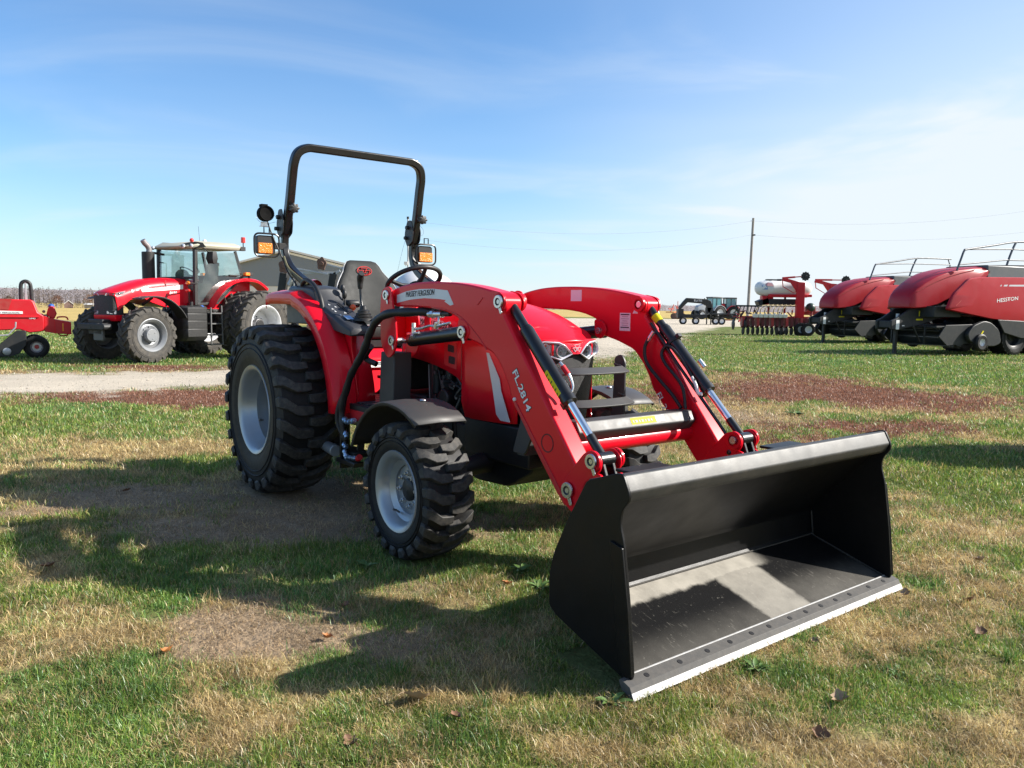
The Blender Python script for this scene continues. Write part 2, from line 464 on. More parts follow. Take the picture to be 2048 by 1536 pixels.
def kinds(x, y):
    """weights of green, straw, red-brown, bare dirt, gravel, stubble at points of the ground (metres)"""
    d = np.hypot(x, y)
    n1, n2, n3 = fbm(x * .55, y * .55, 1), fbm(x * 2.1, y * 2.1, 5), fbm(x * 6.5, y * 6.5, 9, 3)
    m1, m2 = fbm(x * .8 + 40, y * .8, 21), fbm(x * 3.2, y * 3.2 + 30, 25)
    g = .52 + 1.0 * (n1 - .5) + 1.1 * (n2 - .5) + .9 * (n3 - .5) + .45 * np.clip((y - 12) / 8, 0, 1)
    s = .50 - .6 * (n1 - .5) + 1.3 * (m2 - .5) + .9 * (fbm(x * 7 + 9, y * 7, 31, 3) - .5) - .22 * np.clip((y - 12) / 8, 0, 1)
    r = .04 + .9 * (m1 - .5) + .3 * (m2 - .5)
    b = .16 + .8 * (fbm(x * 1.5, y * 1.5 + 7, 41) - .5) + .6 * (n3 - .5)
    S = [g, s, r, b]
    wx, wy = (fbm(x * 1.7, y * 1.7, 51) - .5), (fbm(x * 1.7 + 50, y * 1.7, 55) - .5)
    vx, vy = (fbm(x * 6, y * 6, 61, 3) - .5), (fbm(x * 6 + 50, y * 6, 65, 3) - .5)
    for i, k in enumerate(('green', 'straw', 'red', 'dirt')):
        for (cx, cy, rx, ry) in BL[k]:
            if rx < .05: continue
            u = (x - cx) / rx + wx * 1.6 * min(1, rx) / rx + vx * .5 * min(1, rx) / rx
            v = (y - cy) / ry + wy * 1.6 * min(1, ry) / ry + vy * .5 * min(1, ry) / ry
            q = u * u + v * v
            if k == 'red': q = q / 1.6 + 1.5 * np.clip(.47 - n2, 0, 1)
            S[i] = S[i] + {'red': 1.25, 'dirt': .68, 'straw': .46, 'green': .74}[k] * np.exp(-np.clip(q, 0, 30) ** 1.5)
    S = np.stack(S); S = np.exp((S - S.max(0)) * 6.5); S /= S.sum(0)
    sd = poly_sd(x, y, ROAD) + (fbm(x * .9, y * .9, 71) - .5) * 1.9 + (fbm(x * 4, y * 4, 75, 3) - .5) * 1.1
    road = np.clip(sd / .8 + .5, 0, 1)
    verge = np.clip(1 - np.abs(sd + .25) / .9, 0, 1) * (y < 40) * np.clip((fbm(x * 1.3, y * 1.3, 81) - .3) * 3, 0, 1)
    S[2] += verge * .8
    fl = np.clip((y - 47 - .12 * np.abs(x)) / 6, 0, 1) * (x < 3)
    fr = np.clip((y - 112) / 10, 0, 1)
    field = np.maximum(fl, fr) * (1 - road)
    S = S / S.sum(0)
    return S * (1 - road) * (1 - field), road, field
KCOL = np.array([(.115, .142, .040), (.30, .225, .115), (.185, .092, .058), (.27, .198, .128)])
def ground_rgb(x, y):
    S, road, field = kinds(x, y)
    c = np.tensordot(S, KCOL, axes=(0, 0))
    gv = fbm(x * .5, y * .5, 91)[:, None]
    c = c + road[:, None] * (np.array([.47, .41, .325]) * (.8 + .4 * gv)) + field[:, None] * (np.array([.42, .31, .115]) * (.75 + .5 * gv))
    return c
def ground_z(x, y):
    d = np.hypot(x, y)
    z = (fbm(x * .9, y * .9, 101) - .5) * .05 + (fbm(x * 5, y * 5, 105, 3) - .5) * .022
    k = np.clip(1 - d / 28, 0, 1)
    road = np.clip(poly_sd(x, y, ROAD) + .8, 0, 1)
    # flat where the tractor stands
    fx, fy = .610, -.7925
    X = (x - .0566) * fx + (y - 4.6604) * fy; Y = (x - .0566) * .7925 + (y - 4.6604) * .610
    t = np.clip(np.maximum(np.abs(X) - 2.1, np.abs(Y) - 1.1) / .35, 0, 1)
    return z * k * (1 - road) * (.12 + .88 * t) - .012 * (1 - t)

def graded(lo, hi, c0, c1, step, grow):
    a = list(np.arange(c0, c1, step)); s = step
    while a[-1] < hi: s = min(s * grow, 150); a.append(a[-1] + s)
    s = step
    while a[0] > lo: s = min(s * grow, 150); a.insert(0, a[0] - s)
    return np.array(a)
gx = graded(-2600, 2600, -5.5, 6.0, .04, 1.035)
gy = graded(-120, 3200, 1.4, 11.0, .04, 1.028)
GX, GY = np.meshgrid(gx, gy)
px, py = GX.ravel(), GY.ravel()
def grid_mesh(name, ok, zoff, m):
    nx, ny = len(gx), len(gy)
    i = np.arange(nx * ny).reshape(ny, nx)
    F = np.stack([i[:-1, :-1], i[:-1, 1:], i[1:, 1:], i[1:, :-1]], -1).reshape(-1, 4)
    if ok is not None: F = F[ok[F].all(1)]
    used = np.unique(F); re = np.full(nx * ny, -1); re[used] = np.arange(len(used)); F = re[F]
    x, y = px[used], py[used]; z = ground_z(x, y) + zoff
    me = bpy.data.meshes.new(name)
    me.vertices.add(len(x)); me.vertices.foreach_set('co', np.stack([x, y, z], -1).astype(np.float32).ravel())
    me.loops.add(F.size); me.loops.foreach_set('vertex_index', F.ravel().astype(np.int32))
    me.polygons.add(len(F)); me.polygons.foreach_set('loop_start', np.arange(0, F.size, 4, dtype=np.int32))
    me.polygons.foreach_set('loop_total', np.full(len(F), 4, dtype=np.int32))
    me.update(); me.validate()
    at = me.color_attributes.new('patch', 'FLOAT_COLOR', 'POINT')
    c = ground_rgb(x, y)
    at.data.foreach_set('color', np.concatenate([c, np.ones((len(c), 1))], 1).astype(np.float32).ravel())
    me.shade_smooth(); me.materials.append(m)
    o = bpy.data.objects.new(name, me); COL.objects.link(o)
    return tag(o, kind='structure')
def ground_mat(name, s1, s2, v1, v2, bump, bs):
    m = bpy.data.materials.new(name); m.use_nodes = True
    N, L = m.node_tree.nodes, m.node_tree.links; p = N['Principled BSDF']
    a = N.new('ShaderNodeAttribute'); a.attribute_name = 'patch'
    tc = N.new('ShaderNodeTexCoord'); cur = a.outputs['Color']
    for sc, v, dt in ((s1, v1, 5), (s2, v2, 8)):
        n = N.new('ShaderNodeTexNoise'); n.inputs['Scale'].default_value = sc; n.inputs['Detail'].default_value = dt; n.inputs['Roughness'].default_value = .7
        L.new(tc.outputs['Object'], n.inputs['Vector'])
        mr = N.new('ShaderNodeMapRange'); mr.inputs['From Min'].default_value = .3; mr.inputs['From Max'].default_value = .7
        mr.inputs['To Min'].default_value = 1 - v; mr.inputs['To Max'].default_value = 1 + v
        L.new(n.outputs['Fac'], mr.inputs['Value'])
        x = N.new('ShaderNodeMixRGB'); x.blend_type = 'MULTIPLY'; x.inputs[0].default_value = 1
        L.new(cur, x.inputs[1]); L.new(mr.outputs[0], x.inputs[2]); cur = x.outputs[0]
    L.new(cur, p.inputs['Base Color']); p.inputs['Roughness'].default_value = .95; p.inputs['Specular IOR Level'].default_value = .1
    n = N.new('ShaderNodeTexNoise'); n.inputs['Scale'].default_value = bs; n.inputs['Detail'].default_value = 6
    L.new(tc.outputs['Object'], n.inputs['Vector'])
    b = N.new('ShaderNodeBump'); b.inputs['Strength'].default_value = bump; b.inputs['Distance'].default_value = .03
    L.new(n.outputs['Fac'], b.inputs['Height']); L.new(b.outputs[0], p.inputs['Normal'])
    return m
GROUNDM = ground_mat('soil_and_turf', 3.0, 38.0, .18, .32, .6, 45)
ROADM = ground_mat('crushed_limestone', 1.2, 70.0, .10, .34, .8, 70)
grid_mesh('ground', None, 0.0, GROUNDM)
_r = poly_sd(px, py, ROAD)
grid_mesh('gravel_road', (_r > -2.0), 0.006, ROADM)

# ------------------------------------------------------------------ grass, gravel, fallen leaves, weeds
TRX, TRY, TYAW = 0.0566, 4.6604, -0.9152
FX, FY = cos(TYAW), sin(TYAW)
def tr2w(X, Y): return TRX + X * FX - Y * FY, TRY + X * FY + Y * FX
def w2tr(x, y): return (x - TRX) * FX + (y - TRY) * FY, -(x - TRX) * FY + (y - TRY) * FX
def blades(x, y, h, w, lean, col, name, m):
    n = len(x)
    az = rng.uniform(0, 2 * pi, n); ax = rng.uniform(0, 2 * pi, n)
    z = ground_z(x, y) - .004
    d = np.stack([np.cos(az), np.sin(az), np.zeros(n)], -1)
    sd_ = np.stack([-np.sin(ax), np.cos(ax), np.zeros(n)], -1) * (w / 2)[:, None]
    B = np.stack([x, y, z], -1)
    up = np.array([0, 0, 1.0])
    m_ = B + d * (np.sin(lean * .55) * h * .55)[:, None] + up * (np.cos(lean * .55) * h * .55)[:, None]
    t_ = m_ + d * (np.sin(np.minimum(lean * 1.35, 1.75)) * h * .5)[:, None] + up * (np.cos(np.minimum(lean * 1.35, 1.75)) * h * .5)[:, None]
    V = np.stack([B - sd_, B + sd_, m_ + sd_ * .8, m_ - sd_ * .8, t_], 1).reshape(-1, 3).astype(np.float32)
    b0 = np.arange(n) * 5
    loops = np.stack([b0, b0 + 1, b0 + 2, b0 + 3, b0 + 3, b0 + 2, b0 + 4], -1).ravel().astype(np.int32)
    ls = np.stack([np.arange(n) * 7, np.arange(n) * 7 + 4], -1).ravel().astype(np.int32)
    lt = np.tile(np.array([4, 3], np.int32), n)
    me = bpy.data.meshes.new(name)
    me.vertices.add(len(V)); me.vertices.foreach_set('co', V.ravel())
    me.loops.add(len(loops)); me.loops.foreach_set('vertex_index', loops)
    me.polygons.add(len(ls)); me.polygons.foreach_set('loop_start', ls); me.polygons.foreach_set('loop_total', lt)
    me.update()
    at = me.color_attributes.new('blade', 'FLOAT_COLOR', 'POINT')
    c = np.repeat(np.concatenate([col, np.ones((n, 1))], 1), 5, 0).astype(np.float32)
    at.data.foreach_set('color', c.ravel())
    me.materials.append(m)
    o = bpy.data.objects.new(name, me); COL.objects.link(o)
    return tag(o, 'short lawn of mixed green, straw and red brown blades', 'grass', kind='stuff')
def blade_mat():
    m = bpy.data.materials.new('grass_blade'); m.use_nodes = True
    N, L = m.node_tree.nodes, m.node_tree.links; N.clear()
    o = N.new('ShaderNodeOutputMaterial'); a = N.new('ShaderNodeAttribute'); a.attribute_name = 'blade'
    d = N.new('ShaderNodeBsdfDiffuse'); t = N.new('ShaderNodeBsdfTranslucent'); g = N.new('ShaderNodeBsdfGlossy'); g.inputs['Roughness'].default_value = .45
    L.new(a.outputs['Color'], d.inputs[0]); L.new(a.outputs['Color'], t.inputs[0])
    m1 = N.new('ShaderNodeMixShader'); m1.inputs[0].default_value = .38; L.new(d.outputs[0], m1.inputs[1]); L.new(t.outputs[0], m1.inputs[2])
    m2 = N.new('ShaderNodeMixShader'); m2.inputs[0].default_value = .05; L.new(m1.outputs[0], m2.inputs[1]); L.new(g.outputs[0], m2.inputs[2])
    L.new(m2.outputs[0], o.inputs[0])
    return m
NB = 2250000
r0, r1, pw = 1.75, 46.0, -1.28         # radial density falls with distance
u = rng.uniform(0, 1, NB)
e = pw + 1.0
rr_ = (r0 ** e + u * (r1 ** e - r0 ** e)) ** (1 / e)
th = rng.uniform(-.92, .92, NB)
bx, by = rr_ * np.sin(th), rr_ * np.cos(th)
S, road, field = kinds(bx, by)
X, Y = w2tr(bx, by)
keep = (rng.uniform(0, 1, NB) > road * 1.2) & (by < 52) & ~((X > 1.40) & (X < 1.80) & (np.abs(Y) < .93))
for (wx_, wy_, wl, ww) in ((0, .735, .17, .15), (0, -.735, .17, .15), (-1.92, .755, .25, .24), (-1.92, -.755, .25, .24)):
    keep &= ~((np.abs(X - wx_) < wl) & (np.abs(Y - wy_) < ww))
pick = rng.uniform(0, 1, NB)
cs = np.cumsum(S, 0)
kk = (pick > cs[0]).astype(int) + (pick > cs[1]) + (pick > cs[2])
keep &= ~((kk == 3) & (rng.uniform(0, 1, NB) > .46))
clump = fbm(bx * 11, by * 11, 231, 3)
keep &= rng.uniform(0, 1, NB) < np.clip(.28 + 2.6 * (clump - .30), .12, 1) + np.clip((rr_ - 6) / 8, 0, 1)
bx, by, kk, rr_ = bx[keep], by[keep], np.minimum(kk[keep], 3), rr_[keep]
n = len(bx)
sc_ = np.maximum(rr_ / 3.2, 1.0)
hv = fbm(bx * 1.6, by * 1.6, 201)
h = np.choose(kk, [rng.uniform(.016, .050, n) * (.40 + 1.1 * hv), rng.uniform(.02, .06, n), rng.uniform(.012, .034, n), rng.uniform(.015, .045, n)]) * np.minimum(sc_ ** .35, 1.7)
w = rng.uniform(.0016, .0036, n) * np.choose(kk, [1.05, .8, .9, .75]) * np.minimum(sc_ ** .9, 9)
lean = np.choose(kk, [rng.uniform(.15, 1.4, n), np.minimum(1.6, rng.uniform(.45, 1.9, n)), rng.uniform(.3, 1.3, n), rng.uniform(1.0, 1.55, n)])
v = rng.uniform(.5, 1.5, n)[:, None] * (.55 + .95 * fbm(bx * 5, by * 5, 241, 3))[:, None]
kk = np.where((kk == 0) & (rng.uniform(0, 1, n) < .10 + .5 * np.clip(fbm(bx * 9, by * 9, 221, 3) - .42, 0, 1)), 1, kk)
base = np.array([(.155, .245, .045), (.50, .37, .17), (.25, .115, .068), (.40, .29, .17)])[kk]
hue = rng.normal(0, 1, (n, 1)); hue2 = (fbm(bx * .9, by * .9, 211) - .5)[:, None]
col = base * v * np.where(kk[:, None] == 0, 1 + np.array([.22, .06, -.1]) * hue + np.array([.9, .1, -.4]) * hue2, 1 + np.array([.05, .0, -.08]) * hue)
col = np.clip(col, .004, .7)
GRASSM = blade_mat()
blades(bx, by, h, w, lean, col, 'grass', GRASSM)
# taller tufts that the mower missed
tx_, ty_, tk = [], [], []
for i in range(170):
    r = 2.0 + 5.6 * random.random() ** 1.4; a = random.uniform(-.66, .66); cx, cy = r * sin(a), r * cos(a)
    X, Y = w2tr(cx, cy)
    if 1.25 < X < 1.95 and abs(Y) < 1.0: continue
    Sx, _, _ = kinds(np.array([cx]), np.array([cy])); k = 0 if Sx[0, 0] > .4 else 1
    if Sx[3, 0] > .6: continue
    m_ = random.randint(14, 40); sp = random.uniform(.012, .04)
    tx_ += list(rng.normal(cx, sp, m_)); ty_ += list(rng.normal(cy, sp, m_)); tk += [k] * m_
tx_, ty_, tk = np.array(tx_), np.array(ty_), np.array(tk); n = len(tx_)
tc_ = np.array([(.085, .17, .03), (.46, .33, .14)])[tk] * rng.uniform(.6, 1.4, (n, 1))
o_ = blades(tx_, ty_, rng.uniform(.05, .12, n) * np.where(tk == 0, 1, .8), rng.uniform(.0016, .0034, n), rng.uniform(.1, 1.1, n), tc_, 'grass_tufts', GRASSM)
o_['label'] = 'taller tufts of green and dry blades standing out of the short lawn'

# loose stones along and on the gravel road
ns = 6000
sx, sy = rng.uniform(-11, 8, ns * 6), rng.uniform(9, 30, ns * 6)
sdist = poly_sd(sx, sy, ROAD)
ok = (sdist > -.9) & (rng.uniform(0, 1, ns * 6) < np.exp(-np.abs(sdist - .2) / .8) + .22)
sx, sy = sx[ok][:ns], sy[ok][:ns]; ns = len(sx)
oct_ = np.array([(1, 0, 0), (0, 1, 0), (-1, 0, 0), (0, -1, 0), (0, 0, .7), (0, 0, -.5)], float)
szs = rng.uniform(.005, .014, ns) * rng.choice([1, 1, 1, 1, 1.8], ns)
V = oct_[None] * szs[:, None, None] * rng.uniform(.6, 1.3, (ns, 6, 3)) + np.stack([sx, sy, ground_z(sx, sy) + .008 + szs * .2], -1)[:, None, :]
tri = np.array([(0, 1, 4), (1, 2, 4), (2, 3, 4), (3, 0, 4), (1, 0, 5), (2, 1, 5), (3, 2, 5), (0, 3, 5)])
me = bpy.data.meshes.new('gravel')
me.from_pydata([tuple(p) for p in V.reshape(-1, 3)], [], [tuple(int(q) for q in f) for f in (tri[None] + (np.arange(ns) * 6)[:, None, None]).reshape(-1, 3)])
me.materials.append(mat('limestone_chip', (.42, .37, .30), .9, var=.4, scale=9))
o = bpy.data.objects.new('gravel', me); COL.objects.link(o); tag(o, 'loose pale limestone chips along the gravel road', 'gravel', kind='stuff')

# fallen leaves: each a curled sheet with a stalk
LEAFM = [mat('dry_leaf_brown', (.17, .085, .045), .7, var=.35, scale=60), mat('dry_leaf_tan', (.34, .23, .14), .7, var=.3, scale=60), mat('dry_leaf_orange', (.36, .14, .04), .65, var=.3, scale=60)]
def leaf_mesh(L, k):
    mb = MB(); rows = 8; ring = []
    for i in range(rows + 1):
        t = i / rows; w_ = L * .36 * sin(pi * min(1, t * .96 + .03)) ** .8 * (1 + .25 * sin(t * 19 + k))
        x = (t - .5) * L; lift = L * (.22 * (2 * t - 1) ** 2 + .05 * sin(k + 5 * t))
        ring.append([(x, -w_, lift + w_ * .55), (x, -w_ * .5, lift + w_ * .12), (x, 0, lift), (x, w_ * .5, lift + w_ * .16), (x, w_, lift + w_ * (.3 + .4 * (k % 3)))])
    mb.loft(ring, False, False)
    mb.loft([[(p[0], p[1], p[2] - .0012) for p in r] for r in ring], False, False)
    mb.tube([(-.5 * L, 0, L * .22), (-.62 * L, .02 * L, L * .2), (-.74 * L, .0, L * .12)], .0012, 5)
    return mb
leafs = [(-0.31, 2.56, 0.085), (-0.01, 3.75, 0.05), (1.0, 2.38, 0.05), (1.16, 2.61, 0.07), (2.18, 3.6, 0.06), (2.01, 3.22, 0.05), (1.27, 3.13, 0.035), (-0.74, 3.43, 0.035), (-0.74, 3.08, 0.04), (-0.66, 2.49, 0.04), (-0.52, 3.61, 0.045), (1.92, 3.69, 0.05), (1.77, 3.02, 0.05), (-2.34, 3.87, 0.06), (-1.65, 3.18, 0.05), (-1.33, 2.93, 0.05), (-1.1, 2.34, 0.05), (-2.75, 5.52, 0.05), (0.78, 2.5, 0.045), (0.52, 2.32, 0.05), (-0.17, 2.46, 0.04), (0.31, 2.49, 0.05), (2.56, 4.16, 0.05), (2.52, 4.62, 0.05), (-0.48, 2.29, 0.05), (1.14, 2.33, 0.05), (-1.57, 4.07, 0.05)]
for i, (x, y, L) in enumerate(leafs[:9] + leafs[11:18:2] + leafs[20:26:2]):
    k = 1 if i in (0, 3) else (2 if i in (1, 8, 11) else random.choice([0, 0, 1]))
    z = float(ground_z(np.array([x]), np.array([y]))[0]) + .012 + L * .12
    o = leaf_mesh(L * 1.15, i).build('fallen_leaf', LEAFM[k], None, 0, 60)
    o.location = (x, y, z); o.rotation_euler = (random.uniform(-.5, .5), random.uniform(-.4, .4), random.uniform(0, 6.28))
    if i == 0: o.rotation_euler = (-.35, .2, .5)
    if i == 0: tag(o, 'largest tan curled leaf, below the bucket shadow in the front grass', 'leaf', 'fallen leaves')
    else: tag(o, ['small dry brown leaf lying curled in the grass', 'small pale tan leaf lying curled in the grass', 'small orange leaf lying curled in the grass'][k], 'leaf', 'fallen leaves')

# broad-leaved weeds in the lawn
WEEDM = mat('weed_leaf', (.085, .15, .035), .5, var=.25, scale=25)
def weed(x, y, R, nl, up, label):
    mb = MB()
    for i in range(nl):
        a = i * 2.4 + random.uniform(-.3, .3); L = R * random.uniform(.5, .85); el = up * random.uniform(.6, 1.2)
        ring = []
        for j in range(6):
            t = j / 5; w_ = L * .17 * (sin(pi * min(.97, t * .9 + .06))); r = L * t
            h_ = r * sin(el) * (1 - .45 * t) ; q = r * cos(el * (1 - .4 * t))
            c_ = Vector((cos(a) * q, sin(a) * q, h_)); s_ = Vector((-sin(a), cos(a), 0)) * w_
            ring.append([c_ - s_ + Vector((0, 0, w_ * .5)), c_, c_ + s_ + Vector((0, 0, w_ * .5))])
        mb.loft(ring, False, False)
    z = float(ground_z(np.array([x]), np.array([y]))[0])
    o = mb.build('weed', WEEDM, None, 0, 60); o.location = (x, y, z)
    return tag(o, label, 'weed', 'broad leaved weeds')
for (x, y, R, nl, up, lb) in [(.15, 3.72, .10, 16, .8, 'leafy weed against the back corner of the loader bucket'), (.07, 3.95, .11, 12, 1.1, 'upright leafy weed behind the bucket corner, beside the front tyre'), (.36, 2.60, .10, 12, .9, 'leafy weed right at the near tip of the cutting edge'), (1.48, 2.88, .07, 9, .35, 'flat green weed in the lawn in front of the middle of the bucket'), (1.62, 2.80, .06, 8, .35, 'small flat weed in the lawn, furthest right in the front grass'), (.95, 2.88, .09, 14, .7, 'leafy weed just in front of the middle of the cutting edge'), (3.73, 10.23, .20, 26, .4, 'green weed clump in the reddish bare patch beyond the bucket'), (-.75, 3.98, .10, 10, 1.1, 'tall grassy weed in the shade below the front wheel')]:
    weed(x, y, R, nl, up, lb)

# ================================================================== the compact tractor with its loader
T = thing('compact_tractor', 'red open station compact tractor with front loader and black bucket', 'tractor', (TRX, TRY, 0), TYAW)

def tyre_mb(R, W, rb, lug_h, nl, lug_w, shape, side=1, crown=.03, shoulder=.22):
    """carcass and lugs, axis along y, centre at origin; shape = list of (y fraction of half width, angle offset in lug pitches)"""
    Rc = R - lug_h; hw = W / 2
    def rc(y):                       # carcass radius at y
        t = abs(y) / hw
        return Rc - crown * R * t * t - (Rc - rb) * .0
    prof = []
    bw = hw * .86
    prof.append((-bw, rb))
    prof += [(-hw * .98, rb + (Rc - rb) * .22), (-hw * 1.0, rb + (Rc - rb) * .5), (-hw * .97, rb + (Rc - rb) * .78), (-hw * .90, rc(hw * .88))]
    for i in range(-4, 5): prof.append((hw * .8 * i / 4, rc(hw * .8 * i / 4)))
    prof += [(hw * .90, rc(hw * .88)), (hw * .97, rb + (Rc - rb) * .78), (hw * 1.0, rb + (Rc - rb) * .5), (hw * .98, rb + (Rc - rb) * .22), (bw, rb)]
    car = MB().lathe(prof, n=72)
    # raised ring where the bead seats
    for s in (-1, 1):
        for q in (.50, .62): car.lathe([(s * hw * .995, rb + (Rc - rb) * (q - .02)), (s * (hw * 1.0 + .005), rb + (Rc - rb) * q), (s * hw * .995, rb + (Rc - rb) * (q + .02))], n=72)
        car.lathe([(s * bw, rb), (s * (bw + .010), rb + .006), (s * (bw + .010), rb + .022), (s * hw * .985, rb + (Rc - rb) * .24)], n=72)
    lug = MB(); pitch = 2 * pi / nl
    for s in (-1, 1):
        for i in range(nl):
            a0 = i * pitch + (0 if s > 0 else pitch / 2)
            rings = []
            for (fy, fa, dr, hh, ww) in shape:
                y = s * fy * hw; a = a0 + side * fa * pitch
                r0 = rc(min(abs(y), hw * .9)) - dr * R - .004
                r1 = r0 + lug_h * hh + .004
                hwid = lug_w * ww / 2
                def P(r, da, yy=y): return (r * cos(a + da), yy, r * sin(a + da))
                db, dt = hwid / r0 * 1.12, hwid / r1 * .92
                yo = y + s * (.012 if dr > 0 else 0)
                rings.append([P(r0, -db), P(r1, -dt, yo), P(r1, dt, yo), P(r0, db)])
            lug.loft(rings, True, True)
    return car, lug

def r4_wheel(center, R, W, rimR, nl, lug_h, lug_w, out, disc_in, holes, dish, label=None):
    """wheel with bar-lug industrial tyre; out = +1/-1 side that faces outward"""
    w = node('wheel', T, center, label)
    shape = [(-.06, .02, 0, .95, .80), (.18, .0, 0, 1, .95), (.46, .02, 0, 1, 1.0), (.60, .14, 0, 1, 1.05), (.84, .36, 0, 1, 1.12), (.97, .44, .028, .8, 1.05), (1.01, .47, .085, .35, .8)]
    car, lug = tyre_mb(R, W, rimR, lug_h, nl, lug_w, shape, side=1)
    t = car.build('tyre', RUB, w, 0, 40)
    lug.build('tread', RUBL, w, .0025, 30, 1)
    rim = MB()
    bw = W / 2 * .86; o = out
    prof = [(-o * bw, rimR + .012), (-o * (bw - .012), rimR - .004), (-o * (bw - .04), rimR - .02), (-o * bw * .3, rimR - .03), (o * bw * .2, rimR - .055), (o * bw * .45, rimR - .06), (o * (bw - .05), rimR - .022), (o * (bw - .02), rimR - .012), (o * (bw - .006), rimR + .002), (o * (bw + .008), rimR + .020), (o * (bw + .016), rimR + .016), (o * (bw + .010), rimR - .006), (o * (bw - .008), rimR - .024), (o * (bw - .045), rimR - .036), (o * bw * .45, rimR - .07), (o * bw * .2, rimR - .068), (-o * bw * .3, rimR - .04)]
    rim.lathe(prof, n=72)
    rim.build('rim', RIM, w, 0, 35)
    d = MB(); yd = o * disc_in
    d.lathe([(yd - o * .03, rimR - .03), (yd, rimR - .06), (yd + o * dish * .5, rimR * .78), (yd + o * dish, rimR * .62), (yd + o * dish, .02)], n=64)
    d.lathe([(yd - o * .03, rimR - .03), (yd - o * .015, rimR - .07), (yd - o * .02, .02)], n=64)
    d.build('wheel_disc', RIM, w, 0, 35)
    yh = yd + o * dish
    for i in range(holes):
        a = 2 * pi * i / holes + .2; r = rimR * .44
        c = (r * cos(a), yh, r * sin(a)); c2 = (r * cos(a), yh + o * .018, r * sin(a)); c3 = (r * cos(a), yh + o * .017, r * sin(a)); c4 = (r * cos(a), yh + o * .030, r * sin(a))
        MB().cyl(c, c2, .016, 6).cyl(c3, c4, .008, 10).build('wheel_nut', ZINC, w, .001)
    hb = MB(); hb.lathe([(yh - o * .02, rimR * .30), (yh + o * .012, rimR * .30), (yh + o * .018, rimR * .26), (yh + o * .020, .001)], n=40)
    hb.build('hub_cap', ENG, w, .002)
    v = MB(); a = -1.9 if R < .5 else -2.6; r = rimR - .055
    v.tube([(r * cos(a), yd + o * .05, r * sin(a)), ((r - .02) * cos(a), yd + o * .075, (r - .02) * sin(a)), ((r - .03) * cos(a), yd + o * .10, (r - .03) * sin(a))], .006, 8)
    v.build('valve_stem', STEELD, w)
    return w
FW = (.378, .275); RWH = (.616, .41)
for s in (-1, 1):
    f_ = r4_wheel((0, s * .722, FW[0] - .012), FW[0], FW[1], .205, 21, .032, .054, s, .02, 8, .02)
    r_ = r4_wheel((-1.92, s * .755, RWH[0] - .015), RWH[0], RWH[1], .305, 24, .036, .070, s, -.02, 8, .0)
    f_.rotation_euler = (0, .11, 0); r_.rotation_euler = (0, .05, 0)

# ---- chassis, engine, axles (all dark, mostly in shade)
c = MB()
c.box((-1.45, 0, .60), (1.30, .36, .34)); c.box((-.32, 0, .62), (1.0, .40, .26)); c.box((.28, 0, .60), (.5, .40, .16))
c.box((-.05, -.235, .58), (.95, .05, .16)); c.box((-.05, .235, .58), (.95, .05, .16))
c.build('chassis', ENG, T, .015)
a = MB()
a.tube([(0, -.62, .40), (0, -.3, .46), (0, 0, .47), (0, .3, .46), (0, .62, .40)], [.05, .06, .085, .06, .05], 14)
a.sphere((0, .0, .46), .12, 10); a.cyl((-.1, 0, .46), (-.7, 0, .52), .035)
for s in (-1, 1):
    a.cyl((0, s * .60, .28), (0, s * .60, .52), .055, 14); a.cyl((0, s * .56, .388), (0, s * .72, .388), .07, 16)
    a.tube([(-.1, s * .55, .36), (-.16, s * .3, .40), (-.16, 0, .42)], .016, 8)
a.build('front_axle', ENG, T, .004)
a = MB(); a.cyl((-1.92, -.76, .62), (-1.92, .76, .62), .10, 18); a.cyl((-1.92, -.52, .62), (-1.92, -.42, .62), .16, 20); a.cyl((-1.92, .42, .62), (-1.92, .52, .62), .16, 20)
a.build('rear_axle', ENG, T, .005)
# belly pan / loader subframe seen under the engine
b = MB()
b.prism(rnd([(-.42, .70), (-.36, .46), (-.14, .335), (.20, .35), (.42, .47), (.40, .70)], .05), -.24, .24)
b.build('belly_guard', ENG, T, .01)
e = MB()
e.box((-.38, 0, .90), (.74, .36, .34)); e.box((-.30, 0, 1.08), (.6, .26, .12))
for i in range(4): e.cyl((-.62 + i * .15, -.20, .80), (-.62 + i * .15, -.20, 1.02), .035, 12)
e.cyl((-.14, -.22, .92), (-.14, -.28, .92), .075, 20); e.cyl((-.40, -.22, .80), (-.40, -.30, .80), .055, 18)
e.build('engine', ENG, T, .008)
e = MB()
for i in range(14):
    x0, z0 = random.uniform(-.62, -.14), random.uniform(.74, 1.0)
    pts = [(x0, -.20, z0), (x0 + random.uniform(-.08, .1), -.265, z0 + random.uniform(-.08, .08)), (x0 + random.uniform(-.05, .16), -.25, z0 + random.uniform(-.15, .12))]
    e.tube(catmull(pts, 4), random.choice([.006, .008, .012]), 7)
e.build('engine_hose', HOSE, T)
e = MB()
for i in range(16):
    x0, z0 = random.uniform(-.55, -.12), random.uniform(.74, .98)
    e.cyl((x0, -.225, z0), (x0, -.25 - random.uniform(0, .03), z0), random.choice([.008, .012, .016]), 8)
e.cyl((-.60, -.27, .76), (-.63, -.26, .99), .004, 6)
e.build('engine_fitting', STEELD, T)
MB().box((-.155, -.268, .815), (.04, .004, .055)).build('warning_sticker', YEL, T)
MB().cyl((-.60, -.10, .5), (-.60, -.10, .52), .02).build('drain_plug', STEELD, T)

